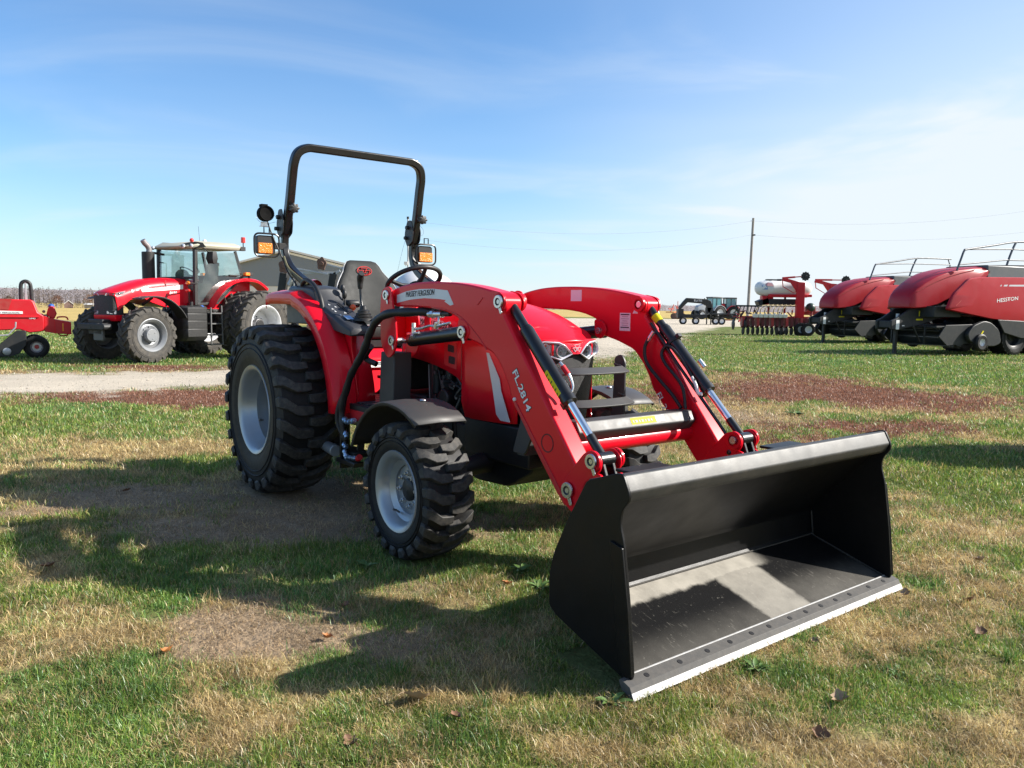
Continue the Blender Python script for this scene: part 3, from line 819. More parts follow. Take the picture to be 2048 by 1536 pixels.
# ---- hood
def hood_ring(x, zt, w, zb, wb=None, drop=.0):
    wb = wb or w
    k = w / .30
    h = [(0, zt), (.07 * k, zt - .003), (.14 * k, zt - .010), (.195 * k, zt - .022), (.208 * k, zt - .026), (.245 * k, zt - .055 - drop), (.275 * k, zt - .10 - drop), (.293 * k, zt - .16 - drop), (w, zt - .23 - drop), (w * .5 + wb * .5, (zt - .23 + zb) / 2), (wb, zb)]
    pts = [(x, -y, z) for y, z in reversed(h)] + [(x, y, z) for y, z in h[1:]]
    return pts
HS = [(-.92, 1.455, .285, 1.03), (-.75, 1.452, .295, 1.025), (-.60, 1.447, .30, 1.012), (-.45, 1.437, .303, .992), (-.33, 1.425, .305, .968), (-.24, 1.412, .305, .942), (-.185, 1.403, .306, .915)]
HS2 = [(-.185, 1.403, .306, .80), (-.16, 1.399, .306, .715), (-.05, 1.380, .306, .712), (.08, 1.348, .304, .715), (.18, 1.315, .300, .718), (.26, 1.285, .290, .722), (.315, 1.262, .278, .727)]
hd = MB()
def dens(L):
    A = np.array(L); xs = np.linspace(A[0, 0], A[-1, 0], 14)
    return [tuple([x] + [float(np.interp(x, A[:, 0], A[:, k])) for k in (1, 2, 3)]) for x in xs]
hd.loft([hood_ring(*q) for q in dens(HS)], False, False)
hd.loft([hood_ring(*q) for q in dens(HS2)], False, False)
# nose: rolls down over the lamps to the pointed badge plate
nose = []
for (x, zt, w, zb) in [(.315, 1.262, .278, 1.11), (.36, 1.240, .266, 1.13), (.40, 1.218, .252, 1.152), (.425, 1.204, .240, 1.165), (.452, 1.194, .232, 1.170), (.470, 1.184, .226, 1.172)]:
    k = w / .30
    h = [(0, zt), (.07 * k, zt - .003), (.14 * k, zt - .008), (.195 * k, zt - .016), (.22 * k, zt - .022), (.25 * k, zt - .036), (.28 * k, zt - .06), (w, max(zb, zt - .10))]
    kq = 1.5 * min(1, (x - .315) / .13)
    nose.append([(x - kq * y * y, -y, z) for y, z in reversed(h)] + [(x - kq * y * y, y, z) for y, z in h[1:]])
hd.loft(nose, False, False)
hood = hd.build('hood', RED, T, 0, 35)
so = hood.modifiers.new('solid', 'SOLIDIFY'); so.thickness = .008; so.offset = -1
# side seam and character lines
ln = MB()
for s in (-1, 1):
    ln.tube([(x, s * (.2445 * w / .30), zt - .0545) for (x, zt, w, zb) in (HS + HS2)[:]], .0022, 6)
    ln.tube([(-.185, s * .3075, 1.17), (-.185, s * .3075, .93)], .0022, 6)
ln.build('panel_seam', REDD, hood)
# badge plate: red V that runs down between the lamps
vp = MB()
poly = rnd([(-.205, 1.19), (.205, 1.19), (.13, 1.178), (.075, 1.158), (.030, 1.112), (-.030, 1.112), (-.075, 1.158), (-.13, 1.178)], .012)
def vx(y, z): return .478 - .9 * y * y - (1.19 - z) * (-.02) - max(0, z - 1.165) * .6
n_ = len(poly); vp.add([(vx(y, z), y, z) for y, z in poly] + [(vx(y, z) - .03, y, z) for y, z in poly], [tuple(range(n_)), tuple(range(2 * n_ - 1, n_ - 1, -1))] + [(i, (i + 1) % n_, n_ + (i + 1) % n_, n_ + i) for i in range(n_)])
vp.build('badge_plate', RED, hood, .004)
em = MB(); X_ = .486
def tri_lines(cy, cz, a_, t):
    P3 = [(cy - a_ / 2, cz), (cy + a_ / 2, cz), (cy, cz - a_ * .78)]
    for i in range(3):
        p, q = P3[i], P3[(i + 1) % 3]; em.bar((X_, p[0], p[1]), (X_, q[0], q[1]), t, .002)
tri_lines(0, 1.163, .040, .0035); tri_lines(-.014, 1.148, .030, .0035); tri_lines(.014, 1.148, .030, .0035)
em.build('emblem', SILV, hood)
# headlights
REFL = mat('lamp_reflector', (.80, .82, .85), .22, metal=.15, var=.06, scale=30, coat=.5)  # near-white base stands in for sky mirrored in the lamp chrome
for s in (-1, 1):
    H = node('headlight', T, (0, 0, 0))
    out = [(.026, 1.112), (.072, 1.160), (.110, 1.178), (.190, 1.184), (.232, 1.170), (.225, 1.10), (.150, 1.094), (.100, 1.074)]
    inn = [(.040, 1.114), (.078, 1.150), (.113, 1.166), (.186, 1.172), (.222, 1.160), (.215, 1.106), (.150, 1.104), (.103, 1.088)]
    def hx(y): return .476 - 1.5 * y * y
    fr = MB(); n_ = len(out)
    vs = [(hx(y) + .006, s * y, z) for y, z in out] + [(hx(y) + .012, s * (y * .6 + y2 * .4), z * .6 + z2 * .4) for (y, z), (y2, z2) in zip(out, inn)] + [(hx(y) + .006, s * y, z) for y, z in inn] + [(hx(y) - .03, s * y, z) for y, z in inn]
    fr.add(vs, [(k * n_ + i, k * n_ + (i + 1) % n_, (k + 1) * n_ + (i + 1) % n_, (k + 1) * n_ + i) for k in range(3) for i in range(n_)])
    fr.build('lamp_trim', LAMPC, H, .0015, 50)
    bk = MB(); bk.add([(hx(y) - .03, s * y, z) for y, z in inn], [tuple(range(n_))]); bk.build('lamp_housing', REFL, H, 0, 0)
    rf = MB()
    for (cy, cz, r) in ((.094, 1.128, .030), (.178, 1.135, .028)):
        x0 = hx(cy) - .028
        rf.lathe([(x0, .004), (x0 + .004, r * .55), (x0 + .012, r * .85), (x0 + .03, r), (x0 + .034, r * 1.12), (x0 + .026, r * 1.12)], (0, s * cy, cz), 'x', 30)
    rf.build('reflector', REFL, H, 0, 50)
    pj = MB()
    for (cy, cz, r) in ((.094, 1.128, .030), (.178, 1.135, .028)): pj.sphere((hx(cy) - .014, s * cy, cz), r * .58, 10)
    pj.build('projector_lens', mat('projector_glass', (.05, .055, .06), .05, var=.05, coat=1.0) if 'projector_glass' not in MATS else MATS['projector_glass'], H)
    MB().box((hx(.142) - .004, s * .142, 1.135), (.02, .010, .062)).build('lamp_divider', RED, H, .002)
    gl = MB(); gl.add([(hx(y) + .004, s * y, z) for y, z in inn], [tuple(range(n_))]); gl.build('lens_cover', CLEAR, H, 0, 0)
# grille: perforated black nose under the lamps
g = MB(); rings = []
for (z, xw, x0, yw) in [(1.125, .0, .452, .200), (1.08, 0, .462, .200), (.98, 0, .456, .193), (.88, 0, .446, .184), (.78, 0, .432, .172), (.72, 0, .42, .165)]:
    rings.append([(x0 - 1.5 * y * y, y, z) for y in np.linspace(-yw, yw, 13)] + [(x0 - .20, yw + .02, z), (x0 - .20, -yw - .02, z)])
g.loft(rings, True, True)
gr = g.build('grille', MESHM, T, 0, 50)
gb = MB()
for s in (-1, 1):
    gb.tube([(.462 - 1.5 * .20 * .20 - .02, s * .207, 1.10), (.44 - .06, s * .198, .98), (.40 - .04, s * .172, .72)], .012, 8)
gb.build('grille_edge', BLACK, gr)
# dark strip below the hood sides, by the radiator
MB().box((.12, -.23, .60), (.62, .10, .22)).box((.12, .23, .60), (.62, .10, .22)).build('side_rail', ENG, T, .01)
# vents and decals on the hood side
for s in (-1, 1):
    Y = s * .3075
    vt = MB()
    for (x0, x1, z0, z1) in ((-.335, -.265, 1.085, 1.135), (-.325, -.255, 1.015, 1.067)):
        vt.prism(rnd([(x0, z0 + .006), (x1, z0), (x1 + .004, z1 - .008), (x0 + .004, z1)], .012), Y - s * .010, Y + s * .003)
    vt.build('side_vent', MESHM, hood, .002)
    MB().prism([(-.375, 1.005), (-.235, .985), (-.235, 1.150), (-.375, 1.150)], Y - s * .006, Y + s * .0012).build('vent_surround', RED2, hood, .002)
    sl = MB(); pts = [(.064, 1.105), (.088, 1.105), (.192, .965), (.205, .905), (.290, .735), (.205, .735), (.165, .765), (.125, .915)]
    sl.prism(pts, Y - s * .0035, Y - s * .0005); sl.build('slash_decal', SILV, hood, 0, 0)
    st = MB(); st.prism([(-.86, 1.315), (-.40, 1.272), (-.30, 1.232), (-.45, 1.232), (-.86, 1.268)], Y - s * .004, Y - s * .001)
    st.build('stripe_decal', WHITED, hood, 0, 0)
    text('lettering', 'MASSEY FERGUSON', hood, INK, (-.66, Y, 1.252) if s < 0 else (-.30, Y, 1.240), (1, 0, -.09) if s < 0 else (-1, 0, .06), (0, 0, 1), .034, .37, shear=.15, twice=.003)

# ---- instrument cowl, steering wheel
MB().loft([[(-1.18, -.16, .80), (-1.18, .16, .80), (-.90, .24, .80), (-.90, -.24, .80)], [(-1.16, -.15, 1.30), (-1.16, .15, 1.30), (-.90, .26, 1.38), (-.90, -.26, 1.38)], [(-1.05, -.13, 1.455), (-1.05, .13, 1.455), (-.90, .22, 1.45), (-.90, -.22, 1.45)]]).build('dashboard', BLACKM, T, .02)
SWC = Vector((-1.26, 0, 1.535)); SWN = Vector((-.50, 0, .866)).normalized(); su = SWN.cross(Vector((0, 1, 0))).normalized(); sv = Vector((0, 1, 0))
sw = MB(); sw.tube([SWC + (su * cos(2 * pi * k / 40) + sv * sin(2 * pi * k / 40)) * .195 for k in range(40)], .0165, 12, closed=True)
swo = sw.build('steering_wheel', BLACKM, T)
sp = MB()
for a_ in (pi * .5, pi * 1.5, pi):
    d_ = su * cos(a_) + sv * sin(a_)
    sp.tube([SWC - SWN * .045 + d_ * .03, SWC - SWN * .035 + d_ * .11, SWC + d_ * .19], [.022, .017, .014], 8)
sp.cyl(SWC - SWN * .065, SWC - SWN * .02, .045, 20); sp.build('spokes', BLACKM, swo, .002)
MB().tube([SWC - SWN * .06, SWC - SWN * .22], [.028, .035], 12).build('steering_column', BLACKM, T)

# ---- floor, seat pedestal, step
MB().prism(rnd([(-1.62, .675), (-.62, .675), (-.60, .70), (-.62, .715), (-1.62, .715)], .008), -.60, .60).build('platform', BLACKM, T, .006)
mt = MB()
for i in range(9): mt.box((-1.55 + i * .105, 0, .719), (.06, 1.12, .010))
mt.build('rubber_mat', CHARD, T, .003)
MB().box((-1.12, -.585, .645), (.92, .03, .075)).box((-1.12, .585, .645), (.92, .03, .075)).build('platform_skirt', RED2, T, .008)
MB().loft([[(-1.42, -.44, .72), (-1.42, .44, .72), (-2.1, .44, .72), (-2.1, -.44, .72)], [(-1.47, -.44, .98), (-1.47, .44, .98), (-2.1, .44, 1.0), (-2.1, -.44, 1.0)], [(-1.54, -.43, 1.035), (-1.54, .43, 1.035), (-2.1, .43, 1.05), (-2.1, -.43, 1.05)]]).build('seat_pedestal', RED, T, .02, 30, 3)
pl = MB().box((-1.438, -.20, .935), (.004, .14, .042), Matrix.Rotation(-.19, 3, 'Y')); pl.build('sticker_plate', WHITED, T)
pl = MB()
for i in range(3): pl.box((-1.4355, -.20, .948 - i * .012), (.003, .12, .005), Matrix.Rotation(-.19, 3, 'Y'))
pl.build('sticker_print', INK, T, 0, 0)
MB().tube(catmull([(-1.36, -.20, .86), (-1.30, -.20, .865), (-1.25, -.20, .85)], 4), .016, 8).box((-1.28, -.20, .855), (.14, .10, .022)).build('brake_pedal', BLACKM, T, .004)
st = MB()
for s in (-1, 1):
    st.prism(rnd([(-1.38, .36), (-.98, .36), (-.96, .40), (-1.38, .40)], .012), s * .50, s * .62); st.bar((-1.36, s * .56, .40), (-1.36, s * .52, .68), .05, .012); st.bar((-1.0, s * .56, .40), (-1.0, s * .52, .68), .05, .012)
st.build('step', BLACKM, T, .004)

# ---- rear fenders with control consoles
AX, AZ = -1.92, .62
for s in (-1, 1):
    y0, y1 = s * .70, s * .40
    prof = []
    for k in range(13):
        a_ = radians(2 + k * 6.4); prof.append((AX + .835 * cos(a_), AZ + .825 * sin(a_)))
    prof += [(-1.80, 1.445), (-2.00, 1.447), (-2.20, 1.446), (-2.285, 1.435), (-2.30, 1.36)]
    fd = MB(); rings = []
    for i, (x, z) in enumerate(prof):
        cx, cz = AX - x, AZ - z; L_ = sqrt(cx * cx + cz * cz); nx_, nz_ = cx / L_, cz / L_
        if i >= 13: nx_, nz_ = (0, -1) if i < 17 else (.35, -.45)
        bul = .018
        row = [(x + nx_ * .085, y0 + s * .002, z + nz_ * .085), (x + nx_ * .04, y0 + s * .004, z + nz_ * .04), (x + nx_ * .012, y0, z + nz_ * .012), (x, y0 - s * .018, z), (x - nx_ * bul, y0 - s * .10, z - nz_ * bul), (x - nx_ * bul, y0 - s * .15, z - nz_ * bul), (x + nx_ * .0, y0 - s * .165, z + nz_ * .0), (x - nx_ * .004, y1, z - nz_ * .004)]
        rings.append(row)
    fd.loft(rings, False, False)
    fo = fd.build('fender', RED, T, 0, 45)
    so = fo.modifiers.new('solid', 'SOLIDIFY'); so.thickness = .006; so.offset = 0
    # inner body panel that carries the console and flares to the floor
    ip = MB()
    rings = []
    for (x, z, yo) in [(-1.085, .70, .53), (-1.09, .80, .535), (-1.12, .95, .54), (-1.15, 1.08, .545), (-1.13, 1.17, .555), (-1.115, 1.215, .56)]:
        rings.append([(x, s * yo, z), (x - .03, s * (yo - .05), z), (x - .16, s * (yo - .125), z), (x - .40, s * (yo - .135), z), (-2.1, s * .40, z), (-2.1, s * .46, z), (x - .30, s * .52, z)])
    ip.loft(rings, True, True); ip.build('fender_panel', RED, T, .01, 40)
    # console
    cs = MB(); rings = []
    for (x, zt, hw_, zb) in [(-1.075, 1.19, .045, 1.165), (-1.09, 1.215, .075, 1.155), (-1.18, 1.252, .095, 1.17), (-1.35, 1.315, .105, 1.20), (-1.52, 1.375, .11, 1.22), (-1.56, 1.40, .11, 1.22), (-1.60, 1.475, .11, 1.22), (-1.66, 1.492, .11, 1.22), (-1.82, 1.505, .11, 1.22), (-2.05, 1.50, .11, 1.22), (-2.12, 1.44, .10, 1.22)]:
        cy = s * .505
        rings.append([(x, cy - hw_, zb), (x, cy - hw_, zt - .025), (x, cy - hw_ + .02, zt - .004), (x, cy, zt), (x, cy + hw_ - .02, zt - .004), (x, cy + hw_, zt - .025), (x, cy + hw_, zb)])
    cs.loft(rings, True, True); co = cs.build('side_console', CHARD, T, .006, 40)
    if s < 0:
        for (x, dy, l_) in [(-1.28, -.02, .014), (-1.32, .03, .020), (-1.345, -.03, .014), (-1.39, -.03, .018), (-1.43, .01, .016), (-1.47, -.02, .014)]:
            zz = 1.3165 + (-x - 1.35) * .362
            MB().box((x, -.505 + dy - .03, zz), (.004, l_, .002), Matrix.Rotation(.34, 3, 'Y')).box((x - .010, -.505 + dy - .03, zz + .0036), (.016, .004, .002), Matrix.Rotation(.34, 3, 'Y')).build('console_label', WHITED, co, 0, 0)
        MB().box((-1.40, -.475, 1.342), (.20, .012, .006), Matrix.Rotation(.34, 3, 'Y')).build('lever_slot', INK, co, 0, 0)
        MB().box((-1.22, -.53, 1.277), (.07, .05, .003), Matrix.Rotation(.34, 3, 'Y')).build('blue_label', BLUEC, co, 0, 0)
        # loader joystick
        bt = MB(); bt.lathe([(0, .068), (.015, .066), (.02, .058), (.032, .060), (.038, .050), (.050, .052), (.056, .040), (.070, .040), (.078, .026), (.10, .022), (.105, .012)], (-1.18, -.44, 1.255), 'z', 24)
        bt.build('joystick_boot', BLACKM, T, 0, 30)
        lv = MB(); lv.tube(catmull([(-1.19, -.44, 1.33), (-1.215, -.44, 1.40), (-1.225, -.44, 1.48)], 5), .009, 10); lv.build('joystick_lever', BLACK, T)
        kn = MB(); kn.tube(catmull([(-1.226, -.44, 1.47), (-1.225, -.44, 1.52), (-1.21, -.445, 1.555), (-1.185, -.45, 1.575)], 5), [.014, .016, .018, .019, .020, .021, .022, .023, .024, .024, .023, .022, .022, .022, .021, .018], 12); kn.build('joystick_knob', BLACKM, T)
        for (x, y, h_, m_) in [(-1.55, -.41, .13, BLACKM), (-1.48, -.43, .09, BLACKM)]:
            l2 = MB(); z0 = 1.32; l2.tube([(x, y, z0), (x - .01, y, z0 + h_)], .006, 8); l2.sphere((x - .01, y, z0 + h_ + .025), .022, 8, (.8, .8, 1.5)); l2.build('hydraulic_lever', m_, T)
        ORK = mat('orange_knob', (.75, .10, .02), .35); MB().sphere((-1.42, -.40, 1.345), .022, 8).build('pto_knob', ORK, T); MB().sphere((-1.46, -.39, 1.335), .018, 8).build('pto_knob', ORK, T)
        MB().box((-1.58, -.36, 1.37), (.22, .10, .055)).build('armrest', BLACKM, T, .02)
        # grab handle and rear lamp on the fender
        gh = MB(); gh.tube(catmull([(-1.80, -.585, 1.42), (-1.83, -.60, 1.50), (-1.74, -.605, 1.535), (-1.60, -.605, 1.49), (-1.50, -.605, 1.40), (-1.47, -.60, 1.30)], 7), .017, 10); gh.build('grab_handle', BLACKM, T)
        MB().lathe([(0, .001), (.005, .05), (.02, .055), (.06, .05)], (-1.83, -.52, 1.49), 'x', 20).build('tail_lamp', REDL, T)

# ---- seat
bk = MB(); rings = []
for (x, z, hw_, th) in [(-2.02, 1.20, .19, .07), (-2.04, 1.26, .215, .085), (-2.07, 1.36, .228, .09), (-2.10, 1.44, .232, .09), (-2.125, 1.51, .222, .085), (-2.145, 1.57, .190, .08), (-2.165, 1.63, .150, .07), (-2.18, 1.675, .132, .06), (-2.19, 1.705, .112, .05), (-2.196, 1.716, .08, .03)]:
    ring = []
    for k in range(20):
        a_ = 2 * pi * k / 20
        cx_, sx_ = cos(a_), sin(a_)
        yy = hw_ * (abs(cx_) ** .55) * (1 if cx_ >= 0 else -1)
        tt = th * .5 * (abs(sx_) ** .6) * (1 if sx_ >= 0 else -1)
        wing = .045 * (abs(yy) / .23) ** 2 if z > 1.25 else 0
        ring.append((x + tt + wing, yy, z))
    rings.append(ring)
rings = [[(p[0] + .05, p[1] * 1.14 + .02, p[2]) for p in r] for r in rings]
bk.loft(rings); sb = bk.build('seat_backrest', VINYL, T, 0, 60)
pp = MB()
for s in (-1, 1):
    pp.tube(catmull([(x + wg + .05, s * hw_ * 1.14 + .02, z) for (x, z, hw_, wg) in [(-2.02, 1.28, .216, .04), (-2.06, 1.36, .229, .045), (-2.10, 1.44, .233, .047), (-2.125, 1.51, .223, .045), (-2.145, 1.57, .191, .035), (-2.165, 1.63, .151, .022), (-2.18, 1.675, .133, .016), (-2.19, 1.707, .108, .01)]], 4), .004, 6)
pp.build('piping', PIPING, sb)
eb = MB()
def tri_flat(cy, cz, a_, t, xo):
    P3 = [(cy - a_ / 2, cz), (cy + a_ / 2, cz), (cy, cz - a_ * .8)]
    for i in range(3):
        p, q = P3[i], P3[(i + 1) % 3]; eb.bar((xo - (p[1] - 1.63) * .38, p[0], p[1]), (xo - (q[1] - 1.63) * .38, q[0], q[1]), t, .004)
X0 = -2.070
tri_flat(.02, 1.655, .05, .006, X0); tri_flat(-.008, 1.637, .045, .006, X0); tri_flat(.048, 1.637, .045, .006, X0)
ov = [(X0 - .024 * sin(a_) * .38, .02 + .062 * cos(a_), 1.633 + .034 * sin(a_)) for a_ in np.linspace(0, 2 * pi, 29)[:-1]]
eb.tube(ov, .0035, 6, closed=True); eb.build('seat_emblem', REDINK, sb)
cu_ = MB(); rings = []
for (x, hw_, z0, z1) in [(-2.08, .20, 1.12, 1.23), (-2.0, .235, 1.10, 1.25), (-1.85, .24, 1.10, 1.25), (-1.72, .235, 1.10, 1.255), (-1.65, .21, 1.11, 1.24), (-1.635, .18, 1.13, 1.21)]:
    rings.append([(x, -hw_, z0), (x, -hw_, z1 - .02), (x, -hw_ + .03, z1), (x, -.1, z1 - .012), (x, .1, z1 - .012), (x, hw_ - .03, z1), (x, hw_, z1 - .02), (x, hw_, z0)])
cu_.loft(rings); sc = cu_.build('seat_cushion', VINYL, T, .012, 60)
MB().tube(catmull([(-2.0, -.236, 1.225), (-1.85, -.242, 1.228), (-1.72, -.237, 1.228), (-1.645, -.20, 1.215), (-1.63, 0, 1.21), (-1.645, .20, 1.215), (-1.85, .242, 1.228)], 5), .0035, 6).build('piping', PIPING, sc)
MB().box((-1.86, 0, 1.075), (.40, .36, .06)).box((-1.86, -.12, 1.03), (.34, .05, .05)).box((-1.86, .12, 1.03), (.34, .05, .05)).build('seat_slider', ENG, T, .006)
MB().box((-1.66, -.22, 1.135), (.006, .055, .05)).build('seat_label', WHITED, sc)
MB().bar((-1.62, -.22, 1.085), (-1.70, -.10, 1.075), .012, .012).build('seat_lever', ZINC, T)

# ---- roll bar
lo = [(-1.68, -.545, 1.44), (-1.76, -.55, 1.485), (-1.94, -.558, 1.548), (-2.10, -.562, 1.615), (-2.20, -.563, 1.685), (-2.245, -.564, 1.77), (-2.245, -.564, 1.86), (-2.222, -.563, 1.95)]
for s in (-1, 1):
    MB().tube(catmull([(x, y * -s, z) for x, y, z in lo], 5), 0, sq=(.058, .052, (1, 0, .5))).build('roll_bar_post', BLACK, T, .003, 30)
up_ = [(-2.235, -.563, 1.90), (-2.165, -.556, 2.10), (-2.115, -.552, 2.30), (-2.085, -.548, 2.41), (-2.068, -.522, 2.485), (-2.062, -.455, 2.525), (-2.060, -.36, 2.530), (-2.060, 0, 2.530), (-2.060, .36, 2.530), (-2.062, .455, 2.525), (-2.068, .522, 2.485), (-2.085, .548, 2.41), (-2.115, .552, 2.30), (-2.165, .556, 2.10), (-2.235, .563, 1.90)]
rb = MB().tube(catmull(up_, 8), 0, sq=(.066, .060, (1, 0, .3))).build('roll_bar_hoop', BLACK, T, .004, 30)
for s in (-1, 1):
    hp = MB(); poly = rnd([(-2.27, 2.08), (-2.20, 2.08), (-2.17, 1.98), (-2.185, 1.90), (-2.27, 1.86), (-2.315, 1.93), (-2.31, 1.99)], .02)
    hp.prism(poly, s * .53, s * .524); hp.prism(poly, s * .602, s * .596); hg = hp.build('hinge_plate', CHARD, T, .002)
    MB().cyl((-2.25, s * .50, 2.02), (-2.25, s * .625, 2.02), .016, 12).cyl((-2.275, s * .50, 1.935), (-2.275, s * .63, 1.935), .015, 12).build('hinge_pin', BLACKM, hg)
    kb = MB(); kb.cyl((-2.14, s * .557, 2.065), (-2.085, s * .557, 2.075), .011, 10)
    prof = [(0.0, .012), (.004, .032), (.03, .034), (.036, .02), (.036, .001)]
    o_ = len(kb.v); kb.lathe(prof, (0, 0, 0), 'x', 36)
    for i in range(o_, len(kb.v)):
        v = Vector(kb.v[i]); a_ = atan2(v.z, v.y); r = sqrt(v.y ** 2 + v.z ** 2) * (1 + .16 * cos(7 * a_)); kb.v[i] = (v.x - 2.085, s * .557 + r * cos(a_), 2.075 + r * sin(a_))
    kb.build('clamp_knob', BLACKM, T)
    MB().tube(catmull([(-2.28, s * .60, 2.02), (-2.34, s * .68, 2.06), (-2.36, s * .74, 2.02), (-2.32, s * .70, 1.97), (-2.28, s * .62, 1.985)], 5), .0012, 5).build('pin_lanyard', STEELD, T)
    # amber signal lamp inside a wire guard
    yc = s * (.725 if s < 0 else .665)
    L_ = node('signal_lamp', T, (0, 0, 0))
    g_ = MB(); gp = rnd([(yc - .095, 1.715), (yc + .095, 1.715), (yc + .095, 1.885), (yc - .095, 1.885)], .045, 6)
    g_.tube([(-2.19, y, z) for y, z in gp], .007, 8, closed=True)
    g_.tube([(-2.19, yc - .02, 1.885), (-2.19, yc - .02, 1.935), (-2.19, yc + .02, 1.935), (-2.19, yc + .02, 1.885)], .005, 6)
    g_.build('lamp_guard', BLACK, L_)
    bp = rnd([(yc - .07, 1.735), (yc + .07, 1.735), (yc + .066, 1.86), (yc + .05, 1.872), (yc - .055, 1.872), (yc - .07, 1.86)], .014)
    MB().prism(bp, -2.25, -2.20, 'x').build('lamp_body', BLACKM, L_, .004)
    MB().prism(rnd([(yc - .066, 1.738), (yc + (.042 if s < 0 else .064), 1.738), (yc + (.042 if s < 0 else .064), 1.815), (yc - .066, 1.815)], .008), -2.202, -2.186, 'x').build('amber_lens', AMBER, L_, .004)
    MB().box((-2.235, s * .60, 1.80), (.03, .12, .05)).build('lamp_bracket', BLACKM, L_, .004)
# round work lamp seen from behind, on a clip above the left guard
LHM = mat('matt_black_lamp', (.006, .006, .006), .8, var=.2, spec=.1)
wl_ = node('work_lamp', T, (0, 0, 0))
MB().lathe([(-2.235, .001), (-2.235, .028), (-2.22, .046), (-2.19, .057), (-2.165, .059), (-2.13, .057), (-2.125, .052), (-2.135, .048), (-2.14, .001)], (0, -.742, 2.028), 'x', 30).box((-2.20, -.742, 2.09), (.05, .05, .02)).build('lamp_housing', LHM, wl_, .002)
MB().box((-2.20, -.742, 1.955), (.02, .05, .03)).box((-2.20, -.742, 1.938), (.03, .06, .006)).build('lamp_clip', ZINC, wl_, .001)
MB().tube(catmull([(-2.21, -.715, 1.99), (-2.20, -.68, 1.88), (-2.19, -.64, 1.78), (-2.185, -.605, 1.70), (-2.10, -.60, 1.60), (-1.98, -.60, 1.53), (-1.90, -.60, 1.47)], 6), .006, 8).build('lamp_cable', BLACKM, T)
MB().tube(catmull([(-2.18, -.598, 1.72), (-2.10, -.598, 1.635), (-1.96, -.592, 1.575), (-1.78, -.585, 1.51)], 6), .009, 8).build('wiring_loom', mat('olive_loom', (.10, .095, .05), .6), T)

# ---- loader: towers, arms, cylinders, bucket
ARM = [(-.615, 1.44), (-.548, 1.464), (-.40, 1.488), (-.233, 1.498), (-.03, 1.497), (.144, 1.488), (.308, 1.470), (.45, 1.446), (.530, 1.432), (.572, 1.400), (.568, 1.355), (.552, 1.325), (.66, 1.195), (.776, 1.057), (.888, .922), (.995, .796), (1.115, .650), (1.135, .585), (1.150, .530), (1.10, .478), (1.02, .490), (.985, .520), (.941, .565), (.83, .690), (.715, .820), (.628, .912), (.600, .975), (.551, 1.050), (.475, 1.126), (.340, 1.172), (.235, 1.195), (.195, 1.21), (.180, 1.262), (.147, 1.300), (.031, 1.333), (-.121, 1.350), (-.314, 1.356), (-.521, 1.356), (-.615, 1.375)]
RAD = [.03, .05, .1, .1, .1, .1, .1, .05, .05, .04, .03, .02, .0, .0, .0, .0, .04, .03, .03, .04, .05, .04, .03, .0, .0, .03, .02, .02, .03, .04, .03, .03, .03, .04, .06, .05, .05, .03, .03]
ARMP = rnd(ARM, RAD, 3)
def pin(s, x, z, ya, yb, parent, r=.028):
    """zinc pin head with flag plate on the outer face ya (towards +-y) and the pin itself"""
    p = MB(); o = 1 if ya > yb else -1
    p.cyl((x, ya, z), (x, yb, z), r * .62, 18)
    p.lathe([(ya + o * .004, r * .62), (ya + o * .004, r * 1.05), (ya - o * .004, r * 1.12), (ya - o * .004, r * .62)], (x, 0, z), 'y', 28)
    p.prism(rnd([(x - r * .4, z - r * .2), (x + r * .4, z - r * .2), (x + r * 1.0, z - r * 1.75), (x + r * .55, z - r * 2.0)], .006), ya - o * .005, ya - o * .001)
    q = p.build('pivot_pin', ZINC, parent, .001)
    MB().lathe([(ya + o * .0045, r * .60), (ya + o * .0015, r * .50), (ya - o * .004, .0008)], (x, 0, z), 'y', 20).build('pin_bore', ENG, q)
    return q
